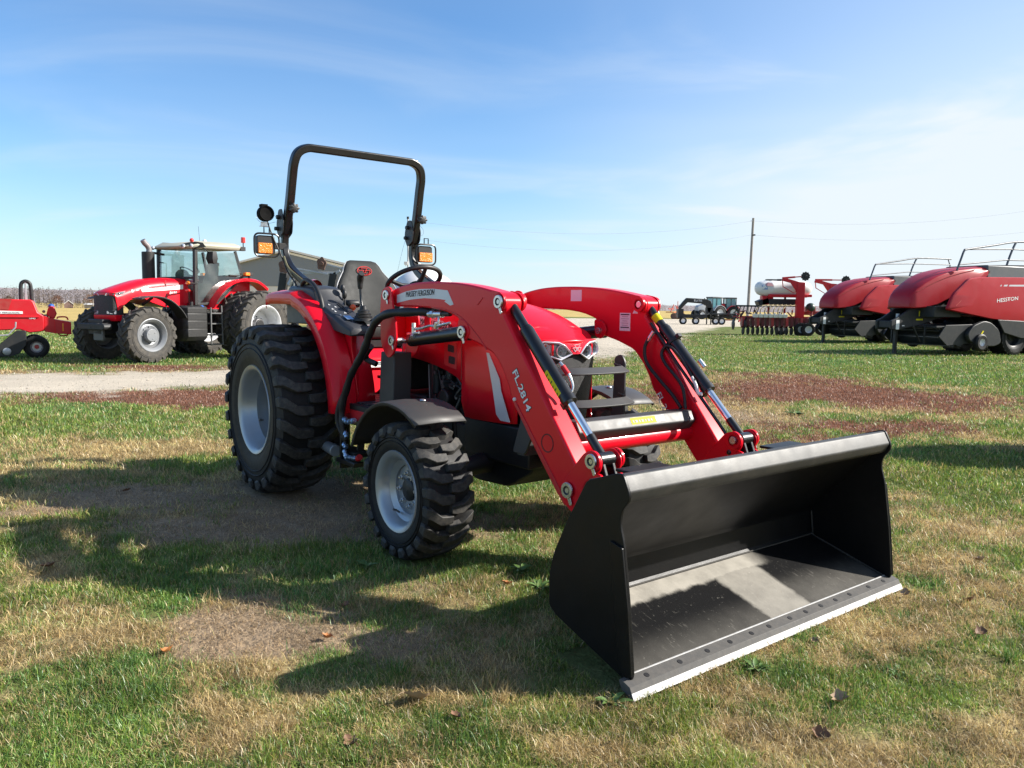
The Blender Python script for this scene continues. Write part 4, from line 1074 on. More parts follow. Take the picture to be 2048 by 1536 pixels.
for s in (-1, 1):
    yo, yi = s * .555, s * .452
    # tower: dark post bolted to the chassis and a pair of red plates on top
    ps = MB(); ps.prism([(-.772, .50), (-.592, .50), (-.580, .80), (-.568, 1.075), (-.738, 1.075), (-.76, .80)], s * .545, s * .42); ps.bar((-.68, s * .42, .56), (-.55, s * .22, .56), .20, .14)
    ps.build('loader_post', CHAR, T, .006)
    tw = MB(); tp = rnd([(-.655, 1.447), (-.600, 1.478), (-.535, 1.468), (-.512, 1.345), (-.485, 1.284), (-.470, 1.145), (-.50, 1.08), (-.567, 1.040), (-.62, 1.075), (-.665, 1.137), (-.672, 1.326)], .03)
    tw.prism(tp, s * .585, s * .572); tw.prism(tp, s * .425, s * .412)
    tw.box((-.645, s * .50, 1.23), (.012, .15, .16))
    to = tw.build('loader_tower', RED, T, .003)
    pin(s, -.590, 1.424, s * .592, s * .40, to); pin(s, -.522, 1.152, s * .592, s * .40, to)
    # second upright plate by the hose junction
    up2 = MB(); up2.prism([(-.37, 1.17), (-.31, 1.17), (-.31, 1.352), (-.37, 1.352)], s * .452, s * .440); up2.build('hose_bracket', RED, T, .003)
    # arm
    ar = MB(); ar.prism(ARMP, yo, yi); arm = ar.build('loader_arm', RED, T, .010, 30, 3)
    # folded seam strip and stiffener along the lower boom, weld line at the knee
    sm = MB(); sm.prism([(.640, .905), (.655, .915), (1.06, .475), (1.035, .470), (.985, .515), (.83, .685), (.718, .815)], yo + s * .0045, yo - s * .002); sm.build('boom_seam', RED2, arm, .002)
    wd = MB(); wd.tube(catmull([(.150, 1.305, ), (.27, 1.27), (.36, 1.20), (.41, 1.14)], 5) and [(p.x, yo + s * .001, p.y) for p in catmull([(-.12, 1.356, 0), (.06, 1.338, 0), (.20, 1.295, 0), (.33, 1.215, 0), (.415, 1.145, 0)], 5)], .0028, 6); wd.tube([(.33, yo + s * .001, 1.372), (.375, yo + s * .001, 1.408)], .0025, 6); wd.build('weld_bead', RED2, arm)
    # lugs at the knee for the tilt cylinder
    lg = MB(); lp = rnd([(.45, 1.448), (.545, 1.432), (.582, 1.39), (.562, 1.34), (.50, 1.345)], .025)
    lg.prism(lp, s * .560, s * .548); lg.prism(lp, s * .447, s * .435)
    for yy in (s * .560, s * .434): lg.lathe([(yy, .028), (yy + s * .006, .044), (yy - s * .012, .044), (yy - s * .012, .028)], (.527, 0, 1.388), 'y', 30)
    lgo = lg.build('knee_lug', RED, arm, .002)
    pin(s, .527, 1.388, s * .572, s * .425, arm, .031)
    MB().cyl((.527, s * .540, 1.388), (.527, s * .455, 1.388), .036, 24).build('clevis_bush', BLACK, T, .003)
    # hole and vent slots in the lower boom
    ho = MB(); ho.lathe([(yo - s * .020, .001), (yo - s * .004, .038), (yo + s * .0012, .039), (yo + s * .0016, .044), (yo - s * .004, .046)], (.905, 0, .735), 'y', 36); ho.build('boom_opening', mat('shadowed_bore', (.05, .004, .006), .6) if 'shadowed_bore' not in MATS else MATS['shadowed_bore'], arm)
    sl = MB()
    for k in range(6):
        t = k / 5; sl.box((.772 + .082 * t, yo, .770 - .095 * t), (.007, .0024, .018), Matrix.Rotation(-.5, 3, 'Y'))
    sl.build('slot_row', INK, arm, 0, 0)
    if s < 0:
        dc = MB(); dc.prism([(-.512, 1.425), (-.40, 1.446), (-.25, 1.458), (-.10, 1.458), (.045, 1.448), (.105, 1.372), (.07, 1.366), (.015, 1.388), (.028, 1.396), (-.05, 1.402), (-.20, 1.406), (-.35, 1.398), (-.512, 1.378)], yo + s * .0012, yo - s * .0012); dc.build('arm_decal', SILV, arm, 0, 0)
        text('lettering', 'MASSEY FERGUSON', arm, INK, (-.405, yo - .0013, 1.412), (1, 0, .04), (0, 0, 1), .032, .315, shear=.12, twice=.003)
    else:
        MB().box((-.03, yi - .0008, 1.44), (.10, .0016, .07)).build('pale_sticker', PINKD, arm, 0, 0)
        MB().box((.40, yi - .0008, 1.285), (.085, .0016, .105)).build('warning_label', PINKD, arm, 0, 0)
        wb_ = MB()
        for k in range(7): wb_.box((.40, yi - .0018, 1.328 - k * .0125), ((.07, .05, .06, .04, .055, .045, .068)[k], .001, (.007, .002, .002, .002, .002, .002, .006)[k]))
        wb_.build('label_print', INK, arm, 0, 0)
        MB().prism([(.46, 1.335), (.50, 1.335), (.495, 1.375), (.475, 1.362)], yi - .0014, yi).build('lift_symbol', PINKD, arm, 0, 0)
    # model lettering down the outside of the boom
    dv = Vector((.545, 0, -.838)).normalized(); uv = Vector((.838, 0, .545)).normalized()
    A0 = Vector((.634, yo - .001, 1.045)) if s < 0 else None
    if s < 0:
        text('lettering', 'FL.2814', arm, INK, A0 + Vector((0, .0004, 0)) - dv * .004 - uv * .003, dv, uv, .046, .226, bold=.032)
        text('lettering', 'FL.2814', arm, WHITED, A0 + Vector((0, -.001, 0)), dv, uv, .039, .218, bold=.018)
        MB().sphere((.655, yo - .003, .915), .010, 8).build('grease_plug', WHITE, arm)
    else:
        text('lettering', 'FL.2814', arm, WHITED, (.90, yo + .001, .69), -dv, uv, .047, .284, bold=.018)
        text('lettering', 'FL.2814', arm, WHITED, (.66, yi - .001, .88), dv, uv, .040, .20, bold=.008)
    # lift cylinder
    P, Q = Vector((-.522, s * .497, 1.152)), Vector((.205, s * .497, 1.227)); d = (Q - P).normalized()
    lc = MB(); lc.cyl(P + d * .10, Q - d * .03, .040, 28); lc.cyl(Q - d * .05, Q - d * .02, .043, 28); lc.cyl(P + d * .085, P + d * .13, .043, 28)
    lc.cyl(Q - Vector((0, .045, 0)), Q + Vector((0, .045, 0)), .034, 20); lcy = lc.build('lift_cylinder', BLACK, T, .003)
    MB().cyl(P, P + d * .10, .020, 18).build('cylinder_rod', CHROME, lcy)
    lf = MB(); lp2 = rnd([(.15, 1.300), (.235, 1.285), (.265, 1.225), (.215, 1.175), (.165, 1.19)], .03)
    lf.prism(lp2, s * .560, s * .548); lf.prism(lp2, s * .447, s * .436); lf.build('lift_lug', RED, arm, .003)
    pin(s, .202, 1.227, s * .572, s * .42, arm, .031)
    # tilt cylinder
    P, Q = Vector((.527, s * .497, 1.388)), Vector((1.222, s * .497, .703)); d = (Q - P).normalized(); L_ = (Q - P).length
    up = Vector((0, 1, 0)).cross(d) * -1
    tcl = MB(); tcl.cyl(P + d * .02, P + d * L_ * .22, .024, 24); tcl.cyl(P + d * L_ * .185, P + d * L_ * .205, .031, 24)
    tcl.cyl(P + d * L_ * .20, P + d * L_ * .665, .0345, 30); tcl.cyl(P + d * L_ * .635, P + d * L_ * .67, .0375, 30)
    tcl.box(P + d * L_ * .655 - up * .034, (.035, .03, .03), Matrix((d, Vector((0, 1, 0)), up)).transposed())
    tcy = tcl.build('tilt_cylinder', BLACK, T, .002)
    MB().cyl(P + d * L_ * .66, P + d * L_ * .87, .0185, 24).build('cylinder_rod', CHROME, tcy)
    MB().cyl(P + d * L_ * .865, Q, .0215, 20).cyl(Q - Vector((0, .042, 0)), Q + Vector((0, .042, 0)), .034, 22).build('rod_end', BLACK, T, .003)
    R = Matrix((d, Vector((0, 1, 0)), up)).transposed()
    # yellow strips wrap part of the barrel
    yl = MB(); c0 = P + d * L_ * (.545 if s < 0 else .40)
    if s < 0:
        ring = []
        for t in (-.072, .072):
            ring.append([c0 + d * t + (Vector((0, -1, 0)) * cos(a_) + up * sin(a_)) * .0352 for a_ in np.linspace(-.95, .35, 8)])
        yl.loft(ring, False, False); yl.build('yellow_label', YEL, tcy)
        yk = MB()
        for k in range(6):
            t = -.055 + k * .022
            yk.loft([[c0 + d * (t + q) + (Vector((0, -1, 0)) * cos(a_) + up * sin(a_)) * .0357 for a_ in np.linspace(-.6, .1 - .2 * (k % 2), 5)] for q in (0, .006)], False, False)
        yk.build('label_print', INK, tcy, 0, 0)
    else:
        c1 = P + d * L_ * .12
        yl.loft([[c1 + d * t + (Vector((0, -1, 0)) * cos(a_) + up * sin(a_)) * .0255 for a_ in np.linspace(-1.5, 1.9, 12)] for t in (-.025, .025)], False, False); yl.build('yellow_label', YEL, tcy)
        MB().loft([[P + d * L_ * t + (Vector((0, -1, 0)) * cos(a_) + up * sin(a_)) * .0352 for a_ in np.linspace(-.9, .0, 6)] for t in (.33, .43)], False, False).build('yellow_label', YEL, tcy)
        MB().lathe([(-.012, .036), (-.012, .041), (.012, .041), (.012, .036)], (0, 0, 0), 'x', 24).box((0, 0, .045), (.024, .03, .03)).xf(Matrix.Translation(P + d * L_ * .30) @ R.to_4x4()).build('hose_clamp', BLACKM, tcy, .002)
    # steel line along the barrel with elbow
    ho = MB(); b0 = P + d * L_ * .62 - up * .04 + Vector((0, .02, 0))
    if s < 0: ho.tube(catmull([b0 + Vector((0, .03, .02)), b0 + Vector((0, .05, .06)), b0 + Vector((0, .04, .10)) - d * .03, b0 + Vector((0, .03, .10)) - d * .10], 5), .008, 10).build('elbow_fitting', ZINC, tcy)
    MB().cyl(b0 + Vector((0, .04, .095)) - d * .03, b0 + Vector((0, .032, .10)) - d * .075, .013, 10).build('hose_ferrule', RED2 if s < 0 else ZINC, tcy)
    # front knuckle and bucket carrier
    kn = MB(); kp = rnd([(1.02, .485), (1.035, .59), (1.10, .665), (1.165, .735), (1.222, .750), (1.268, .715), (1.262, .665), (1.20, .615), (1.175, .54), (1.16, .46), (1.10, .44)], .03)
    for yy in (.552, .430): kn.prism(kp, s * (yy + .008), s * (yy - .006))
    for yy in (.562, .420): kn.lathe([(s * yy + .008, .030), (s * yy + .008, .046), (s * yy - .008, .046), (s * yy - .008, .030)], (1.222, 0, .703), 'y', 28)
    kn.build('carrier_knuckle', RED, T, .003)
    pin(s, 1.222, .703, s * .578, s * .405, T, .031); pin(s, 1.066, .545, s * .572, s * .42, T, .034)
    lk = MB()
    for yy in (.525, .468): lk.bar((1.222, s * yy, .70), (1.305, s * yy, .50), .016, .05, (1, 0, 0))
    lk.build('bucket_link', BLACK, T, .003)
    cr = MB(); cr.prism(rnd([(1.12, .42), (1.16, .60), (1.25, .66), (1.33, .60), (1.36, .45), (1.30, .28), (1.22, .30)], .03), s * .56, s * .545); cr.prism(rnd([(1.12, .42), (1.16, .60), (1.25, .66), (1.33, .60), (1.36, .45), (1.30, .28), (1.22, .30)], .03), s * .44, s * .425)
    cr.build('bucket_carrier', RED, T, .003)
MB().tube([(1.27, -.55, .42), (1.27, .55, .42)], .035, 14).build('carrier_tube', RED, T)

# cross tube with its grey cover
MB().tube([(.885, -.50, .700), (.885, .50, .700)], .046, 28).build('cross_tube', RED, T)
cv = MB(); cp = rnd([(.840, .728), (.922, .722), (.962, .774), (.931, .825), (.850, .825), (.832, .80)], .008)
cv.prism(cp, -.405, .432); cvo = cv.build('hose_cover', CHAR, T, .004)
fd_ = Vector((.022, 0, -.062)).normalized()
def cov(y0, y1, t0, t1, name, m):
    A_, B_ = Vector((.9335, 0, .8210)), Vector((.9595, 0, .7780)); mb = MB(); n_ = Vector((.051, 0, .031)).normalized() * .0012
    q = [A_.lerp(B_, t0) + n_ + Vector((0, y0, 0)), A_.lerp(B_, t0) + n_ + Vector((0, y1, 0)), A_.lerp(B_, t1) + n_ + Vector((0, y1, 0)), A_.lerp(B_, t1) + n_ + Vector((0, y0, 0))]
    n2 = n_ * .8
    mb.add(q + [p - n2 for p in q], [(0, 1, 2, 3), (7, 6, 5, 4), (0, 4, 5, 1), (1, 5, 6, 2), (2, 6, 7, 3), (3, 7, 4, 0)]); return mb.build(name, m, cvo, 0, 0)
cov(-.045, .135, .10, .80, 'yellow_label', YEL); cov(.137, .20, .12, .72, 'white_label', WHITED)
for k in range(7):
    y_ = -.03 + k * .022; cvk = MB(); A_ = Vector((.9484, y_, .8005)); cvk.box(A_, (.0015, .016 if k % 2 else .010, .014), Matrix.Rotation(-.546, 3, 'Y')); 
    if k == 0: ck = MB()
    ck.v, ck.f = (ck.v, ck.f); o_ = len(ck.v); ck.v += cvk.v; ck.f += [tuple(i + o_ for i in f) for f in cvk.f]
ck.build('label_print', INK, cvo, 0, 0)
MB().cyl((.945, -.375, .785), (.957, -.375, .790), .009, 10).cyl((.945, .405, .785), (.957, .405, .790), .009, 10).build('cover_bolt', ZINC, cvo)

# brush guard in front of the grille
bg = MB()
def strap(z, xo):
    return [(xo - .17, -.43, z), (xo - .09, -.36, z), (xo, -.26, z), (xo + .02, -.05, z), (xo + .0, .08, z), (xo - .05, .14, z), (xo - .15, .185, z + .004)]
def ribbon(mb, pts, h, t):
    P = catmull(pts, 6); rings = []
    for i, p in enumerate(P):
        a_ = (P[min(i + 1, len(P) - 1)] - P[max(i - 1, 0)]).normalized(); nrm = Vector((0, 0, 1)).cross(a_).normalized(); ti = Vector((0, 0, .5)) + nrm * -.0
        u = (Vector((0, 0, 1)) * .35 - nrm * .94).normalized() if False else Vector((0, 0, 1))
        rings.append([p + u * h / 2 + nrm * t / 2, p + u * h / 2 - nrm * t / 2, p - u * h / 2 - nrm * t / 2, p - u * h / 2 + nrm * t / 2])
    mb.loft(rings, True, True)
def flat(mb, pts, w, t):
    """flat bar lying nearly level, edge forward"""
    P = catmull(pts, 6); rings = []
    for i, p in enumerate(P):
        a_ = (P[min(i + 1, len(P) - 1)] - P[max(i - 1, 0)]).normalized(); nrm = Vector((0, 0, 1)).cross(a_).normalized()
        u = (nrm * -.82 - Vector((0, 0, .55))).normalized(); v = a_.cross(u)
        rings.append([p + u * w / 2 + v * t / 2, p + u * w / 2 - v * t / 2, p - u * w / 2 - v * t / 2, p - u * w / 2 + v * t / 2])
    mb.loft(rings, True, True)
flat(bg, strap(1.045, .76), .052, .009); flat(bg, strap(.885, .80), .056, .009)
bg.build('guard_strap', CHAR, T, .002)
bp_ = MB()
for s in (-1, 1):
    y_ = .205 if s > 0 else -.44
    bp_.prism(rnd([(.50, .62), (.60, .62), (.655, .72), (.655, 1.075), (.625, 1.115), (.575, 1.10), (.565, .80)], .02), y_ - .007, y_ + .007)
bp_.bar((.56, -.44, .66), (.56, .205, .66), .06, .10); bp_.bar((.36, -.20, .60), (.60, -.20, .66), .10, .08); bp_.bar((.36, .20, .60), (.60, .20, .66), .10, .08)
bp_.build('guard_upright', CHAR, T, .003)

# front wheel fenders
for s in (-1, 1):
    ff = MB(); rings = []
    for k in range(15):
        a_ = radians(158 - k * 7.6); rr = .475
        x, z = -.035 + rr * cos(a_), .372 + rr * sin(a_)
        flat_ = 0 if k < 11 else (k - 10) * .012
        z += flat_ * .35
        xi, zi = -.035 + (rr - .020) * cos(a_), .372 + (rr - .020) * sin(a_) + flat_ * .35
        rings.append([(xi, s * .880, zi), (x - .004 * cos(a_), s * .882, z - .004 * sin(a_)), (x, s * .872, z), (x + .005 * cos(a_), s * .74, z + .006 * sin(a_)), (x, s * .575, z), (xi, s * .572, zi)])
    ff.loft(rings, False, False); fo = ff.build('front_fender', CHAR, T, 0, 40)
    so = fo.modifiers.new('solid', 'SOLIDIFY'); so.thickness = .006; so.offset = 0
    b_ = MB(); b_.sphere((.03, s * .70, .855), .018, 8, (1, 1, .45)); b_.build('fender_bolt', ZINC, fo)
    MB().tube(catmull([(-.03, s * .70, .83), (-.03, s * .50, .80), (-.03, s * .45, .60), (-.0, s * .50, .46)], 4), .014, 8).build('fender_bracket', ENG, T)

# hoses and couplers on the near side
hs = MB()
hs.tube(catmull([(-.20, -.50, 1.330), (-.32, -.58, 1.325), (-.46, -.635, 1.315), (-.58, -.65, 1.275), (-.655, -.66, 1.20), (-.72, -.66, 1.11), (-.82, -.66, 1.01), (-.92, -.66, .92), (-1.0, -.66, .80), (-1.06, -.66, .68), (-1.05, -.66, .57), (-1.03, -.65, .48)], 6), [.0255 - .003 * min(1, i / 50) + .002 * sin(i * 1.1) for i in range(67)], 14)
hs.tube(catmull([(-1.06, -.63, .80), (-1.10, -.65, .66), (-1.09, -.65, .54), (-1.04, -.64, .46)], 5), .016, 10)
hs.tube(catmull([(-1.04, -.65, .80), (-1.08, -.68, .68), (-1.08, -.68, .58), (-1.03, -.66, .50)], 5), .014, 10)
hs.build('hose_bundle', HOSE, T, 0, 60)
hz = MB()
hz.tube(catmull([(-.93, -.475, .98), (-1.0, -.52, 1.02), (-.86, -.55, 1.10)], 4), .02, 8)
hz.build('hose_sleeve', HOSE, T)
cp_ = MB()
for (p, q, r) in [((-1.095, -.65, .635), (-1.010, -.65, .60), .020), ((-1.010, -.65, .60), (-0.890, -.65, .628), .017), ((-1.070, -.65, .565), (-1.010, -.65, .50), .019), ((-1.080, -.65, .47), (-1.020, -.65, .43), .019), ((-1.050, -.65, .41), (-1.010, -.65, .36), .017), ((-1.010, -.65, .370), (-0.850, -.65, .385), .015)]:
    P, Q = Vector(p), Vector(q); d = (Q - P)
    cp_.cyl(P, Q, r * .8, 14); cp_.cyl(P + d * .1, P + d * .35, r, 14); cp_.cyl(P + d * .55, P + d * .8, r * 1.08, 14)
cp_.build('hydraulic_coupler', BLUEC, T, .001)
MB().box((-1.060, -.64, .44), (.02, .07, .30)).box((-0.970, -.65, .345), (.26, .07, .03)).build('coupler_bracket', BLACK, T, .004)
MB().cyl((-0.850, -.65, .385), (-0.825, -.65, .40), .02, 12).build('coupler_cap', RED2, T)
MB().cyl((-1.52, -.62, .395), (-1.180, -.65, .385), .034, 20, .04).build('exhaust_tip', RIM, T, .003)
# upper hydraulic junction near the tower
hj = MB()
hj.cyl((-.33, -.50, 1.342), (-.20, -.50, 1.342), .018, 14); hj.cyl((-.26, -.50, 1.342), (-.235, -.50, 1.342), .024, 8); hj.cyl((-.20, -.52, 1.315), (-.06, -.52, 1.318), .020, 14); hj.cyl((-.17, -.52, 1.316), (-.14, -.52, 1.317), .025, 8)
hj.tube(catmull([(-.10, -.52, 1.318), (-.085, -.53, 1.285), (-.09, -.53, 1.255), (-.11, -.53, 1.245)], 4), .007, 8)
hj.tube(catmull([(-.36, -.53, 1.225), (-.28, -.53, 1.232), (-.18, -.53, 1.250), (-.11, -.53, 1.250), (.03, -.53, 1.272)], 4), .008, 8)
hj.cyl((-.115, -.53, 1.236), (-.105, -.53, 1.27), .014, 8); hj.cyl((-.36, -.53, 1.19), (-.36, -.53, 1.24), .013, 10); hj.cyl((-.43, -.53, 1.196), (-.30, -.53, 1.206), .008, 8); hj.cyl((-.37, -.53, 1.185), (-.34, -.53, 1.187), .02, 8)
hj.build('hydraulic_line', ZINC, T, .001)
MB().cyl((-.20, -.50, 1.342), (-.03, -.50, 1.348), .017, 14).cyl((-.06, -.52, 1.318), (.02, -.52, 1.322), .015, 12).build('hose_end', HOSE, T)
MB().cyl((-.36, -.53, 1.235), (-.36, -.53, 1.262), .012, 10).build('hose_nut', WHITE, T)
# hoses along the far tilt cylinder and around the cross tube
h2 = MB()
h2.tube(catmull([(.62, .42, 1.20), (.60, .41, 1.14), (.62, .41, 1.06), (.72, .41, .97), (.80, .42, .90), (.87, .42, .83)], 6), .010, 10)
h2.tube(catmull([(.90, .42, .83), (.86, .43, .95), (.74, .43, 1.06), (.70, .44, 1.12), (.74, .45, 1.16), (.82, .46, 1.10), (.90, .455, 1.01), (.935, .45, .98)], 6), .009, 10)
h2.build('hydraulic_hose', HOSE, T, 0, 60)
MB().tube(catmull([(.91, .452, 1.0), (.945, .445, .96), (.965, .44, .92), (.985, .45, .915)], 5), .010, 10).build('hose_elbow', WHITE, T)
MB().cyl((.615, .42, 1.185), (.645, .43, 1.235), .012, 10).build('hose_tip', ZINC, T)
h3 = MB()
d3 = (Vector((1.222, .44, .703)) - Vector((.527, .44, 1.388))).normalized()
b3 = Vector((.527, .455, 1.388))
h3.tube([b3 + d3 * .10 + Vector((0, 0, -.035)), b3 + d3 * .40 + Vector((0, 0, -.05)), b3 + d3 * .80 + Vector((0, 0, -.055)), b3 + d3 * .90 + Vector((0, 0, -.06)), b3 + d3 * .925 + Vector((0, -.01, -.09))], .009, 10); h3.sphere(b3 + d3 * .93 + Vector((0, -.015, -.10)), .022, 8)
h3.build('steel_line', BLACK, T)
for (pts, m_) in [([(.62, -.36, .84), (.70, -.37, .82), (.80, -.38, .79)], RED2), ([(.60, -.36, .815), (.70, -.365, .785), (.79, -.37, .755)], ZINC)]:
    MB().tube(catmull(pts, 4), .014, 10).build('hose_ferrule', m_, T)
MB().tube(catmull([(.50, -.40, 1.01), (.56, -.40, 1.02), (.60, -.40, .99), (.585, -.40, .95)], 5), .010, 8).build('hose_tip', ZINC, T)

# ---- bucket
BW = .918
SP = [(1.565, .728), (1.715, .780), (1.748, .784), (1.790, .700), (1.745, .648), (1.740, .600), (1.757, .545), (1.763, .520), (1.797, .300), (1.822, .069), (1.806, .034), (1.405, .158), (1.362, .185), (1.358, .303), (1.382, .40), (1.456, .546)]
SPR = [.02, .02, .02, .04, .03, .04, .004, .004, .05, .012, .012, .015, .015, .02, .02, .02]
def floor_mat():
    m = bpy.data.materials.new('bucket_paint_worn'); m.use_nodes = True
    N, L = m.node_tree.nodes, m.node_tree.links; p = N['Principled BSDF']
    tc = N.new('ShaderNodeTexCoord'); sx_ = N.new('ShaderNodeSeparateXYZ'); L.new(tc.outputs['Object'], sx_.inputs[0])
    def noise(sc, dt, ro=.6):
        n = N.new('ShaderNodeTexNoise'); n.inputs['Scale'].default_value = sc; n.inputs['Detail'].default_value = dt; n.inputs['Roughness'].default_value = ro
        L.new(tc.outputs['Object'], n.inputs['Vector']); return n.outputs['Fac']
    def mt(op, a, b=None):
        n = N.new('ShaderNodeMath'); n.operation = op
        for i, v in enumerate((a, b)):
            if v is None: continue
            if isinstance(v, (int, float)): n.inputs[i].default_value = v
            else: L.new(v, n.inputs[i])
        return n.outputs[0]
    def ss(v, a, b):
        n = N.new('ShaderNodeMapRange'); n.interpolation_type = 'SMOOTHSTEP'; n.inputs['From Min'].default_value = a; n.inputs['From Max'].default_value = b; L.new(v, n.inputs['Value']); return n.outputs[0]
    wob = mt('MULTIPLY', mt('SUBTRACT', noise(14, 5), .5), .05)
    X_, Y_ = mt('ADD', sx_.outputs[0], wob), mt('ADD', sx_.outputs[1], wob)
    fold = mt('MULTIPLY', ss(X_, 1.50, 1.47), ss(Y_, .42, .25))                                  # dust left along the back fold
    strip = mt('MULTIPLY', ss(Y_, -.045, -.01), ss(mt('ADD', Y_, mt('MULTIPLY', X_, -.0)), .30, .26))   # and down the middle
    thin = mt('MULTIPLY', ss(Y_, .25, .30), ss(X_, 1.55, 1.75))
    dm = mt('MAXIMUM', mt('MAXIMUM', mt('MULTIPLY', fold, .95), mt('MULTIPLY', strip, .72)), mt('MULTIPLY', thin, .25))
    front = mt('MULTIPLY', ss(X_, 1.60, 1.82), .22)
    dm = mt('MAXIMUM', dm, front)
    mpn = N.new('ShaderNodeMapping'); mpn.inputs['Scale'].default_value = (2.2, 46, 46); mpn.inputs['Rotation'].default_value = (0, 0, .12); L.new(tc.outputs['Object'], mpn.inputs[0])
    nsc = N.new('ShaderNodeTexNoise'); nsc.inputs['Scale'].default_value = 1.4; nsc.inputs['Detail'].default_value = 6; L.new(mpn.outputs[0], nsc.inputs['Vector'])
    scr = mt('MULTIPLY', ss(nsc.outputs['Fac'], .60, .70), mt('MULTIPLY', ss(noise(3.5, 4), .42, .62), .16))
    spk = mt('MULTIPLY', ss(noise(55, 8, .75), .60, .72), .45)
    dm = mt('MINIMUM', mt('ADD', mt('MULTIPLY', dm, mt('ADD', .40, mt('MULTIPLY', noise(9, 7), 1.05))), mt('ADD', spk, scr)), 1.0)
    rs = mt('MULTIPLY', ss(noise(22, 7, .7), .66, .74), mt('MULTIPLY', strip, .5))
    c1 = N.new('ShaderNodeMixRGB'); c1.inputs[1].default_value = (.0065, .0065, .007, 1); c1.inputs[2].default_value = (.34, .315, .27, 1); L.new(dm, c1.inputs[0])
    c2 = N.new('ShaderNodeMixRGB'); c2.inputs[2].default_value = (.16, .08, .04, 1); L.new(c1.outputs[0], c2.inputs[1]); L.new(rs, c2.inputs[0])
    L.new(c2.outputs[0], p.inputs['Base Color'])
    p.inputs['Specular IOR Level'].default_value = .2; r = mt('ADD', .42, mt('MULTIPLY', dm, .45)); L.new(r, p.inputs['Roughness'])
    b = N.new('ShaderNodeBump'); b.inputs['Strength'].default_value = .12; b.inputs['Distance'].default_value = .004; L.new(noise(120, 4), b.inputs['Height']); L.new(b.outputs[0], p.inputs['Normal'])
    return m
BKT = mat('bucket_black_paint', (.0055, .0055, .006), .40, coat=.0, var=.2, scale=5, dust=.08, dustcol=(.036, .034, .032), bump=.04, bscale=150, spec=.22)
LIPM = mat('bucket_lip_sheen_paint', (.026, .026, .026), .52, var=.15, scale=6, dust=.16, dustcol=(.22, .19, .15), bump=.03, bscale=150)  # same black as the shell, lightened to paint in the lip's sun sheen
B_ = node('bucket', T, (0, 0, 0), 'black loader bucket resting on its cutting edge')
for s in (-1, 1):
    sp_ = MB(); sp_.prism(rnd(SP, SPR, 3), s * BW, s * (BW - .012)); sp_.build('side_plate', BKT, B_, .002)
    sc_ = MB(); sc_.prism(rnd([(1.70, .535), (1.763, .520), (1.799, .300), (1.824, .069), (1.79, .055), (1.76, .09)], .006), s * (BW + .010), s * (BW + .0005)); sc_.build('side_cutter', BKT, B_, .002)
# shell: floor, back slope, back, curled lip
w_ = BW - .012
def sheet(prof, t, name, m, wy=w_, bev=.0, y0=None):
    mb = MB(); n_ = len(prof); out = []
    for i, (x, z) in enumerate(prof):
        a_ = Vector(prof[max(i - 1, 0)]); b_ = Vector(prof[min(i + 1, n_ - 1)]); d = (b_ - a_).normalized(); nn = Vector((d.y, -d.x)) * t
        out.append((x + nn.x, z + nn.y))
    mb.prism(prof + out[::-1], -wy, wy); return mb.build(name, m, B_, bev, 30)
FLM = floor_mat()
sheet([(1.815, .044), (1.386, .176)], -.008, 'bucket_floor', FLM)
sheet([(1.386, .176), (1.377, .190), (1.373, .300)], -.008, 'bucket_heel', BKT)
sheet([(1.373, .300), (1.382, .325), (1.690, .650), (1.695, .654)], -.008, 'bucket_back', BKT)
lip = MB(); lip.prism(rnd([(1.560, .730), (1.736, .779), (1.747, .775), (1.776, .720), (1.752, .674), (1.695, .654), (1.66, .66)], [.01, .005, .005, .008, .02, .0, .0], 5), -w_ - .0, w_ + .0); lip.build('bucket_lip', LIPM, B_, .004, 40)
wb = MB(); wb.tube([(1.392, -w_, .179), (1.392, w_, .179)], .004, 8); 
for s in (-1, 1): wb.tube([(1.81, s * (w_ - .004), .052), (1.395, s * (w_ - .004), .172), (1.379, s * (w_ - .004), .30)], .005, 8)
wb.build('weld_bead', mat('dusty_weld', (.04, .036, .030), .8, var=.3, scale=30) , B_)
ed = MB(); ed.prism([(1.858, .000), (1.862, .003), (1.840, .0455), (1.793, .0605), (1.786, .051), (1.80, .025)], -.950, .950); edo = ed.build('cutting_edge', mat('edge_steel', (.075, .072, .068), .66, metal=.0, spec=.25, var=.2, scale=20, dust=.35, dustcol=(.16, .14, .12)), B_, .0015)
# the bright ground bevel and the weld along the top of the edge
be = MB(); A_, C_ = Vector((1.862, 0, .0035)), Vector((1.850, 0, .0265)); nn = Vector((.888, 0, .46)) * .0015
be.add([(A_.x + nn.x, -.95, A_.z + nn.z), (A_.x + nn.x, .95, A_.z + nn.z), (C_.x + nn.x, .95, C_.z + nn.z), (C_.x + nn.x, -.95, C_.z + nn.z), (A_.x - .003, -.95, A_.z - .003), (A_.x - .003, .95, A_.z - .003), (C_.x - .003, .95, C_.z - .003), (C_.x - .003, -.95, C_.z - .003)], [(0, 1, 2, 3), (7, 6, 5, 4), (0, 4, 5, 1), (1, 5, 6, 2), (2, 6, 7, 3), (3, 7, 4, 0)])
be.build('ground_bevel', STEELW, edo, 0, 0)
MB().tube([(1.791, -w_ + .002, .0605), (1.791, w_ - .002, .0605)], .0038, 8).build('edge_weld', STEELW, edo)
hl = MB()
for y_ in [-.84, -.66, -.50, -.36, -.22, -.10, .05, .17, .29, .41, .53, .70, .84]:
    c_ = Vector((1.818, y_, .0525)); n3 = Vector((.304, 0, .953)).normalized(); hl.cyl(c_ - n3 * .004, c_ + n3 * .0016, .0105, 18)
hl.build('bolt_hole', INK, edo, 0, 40)
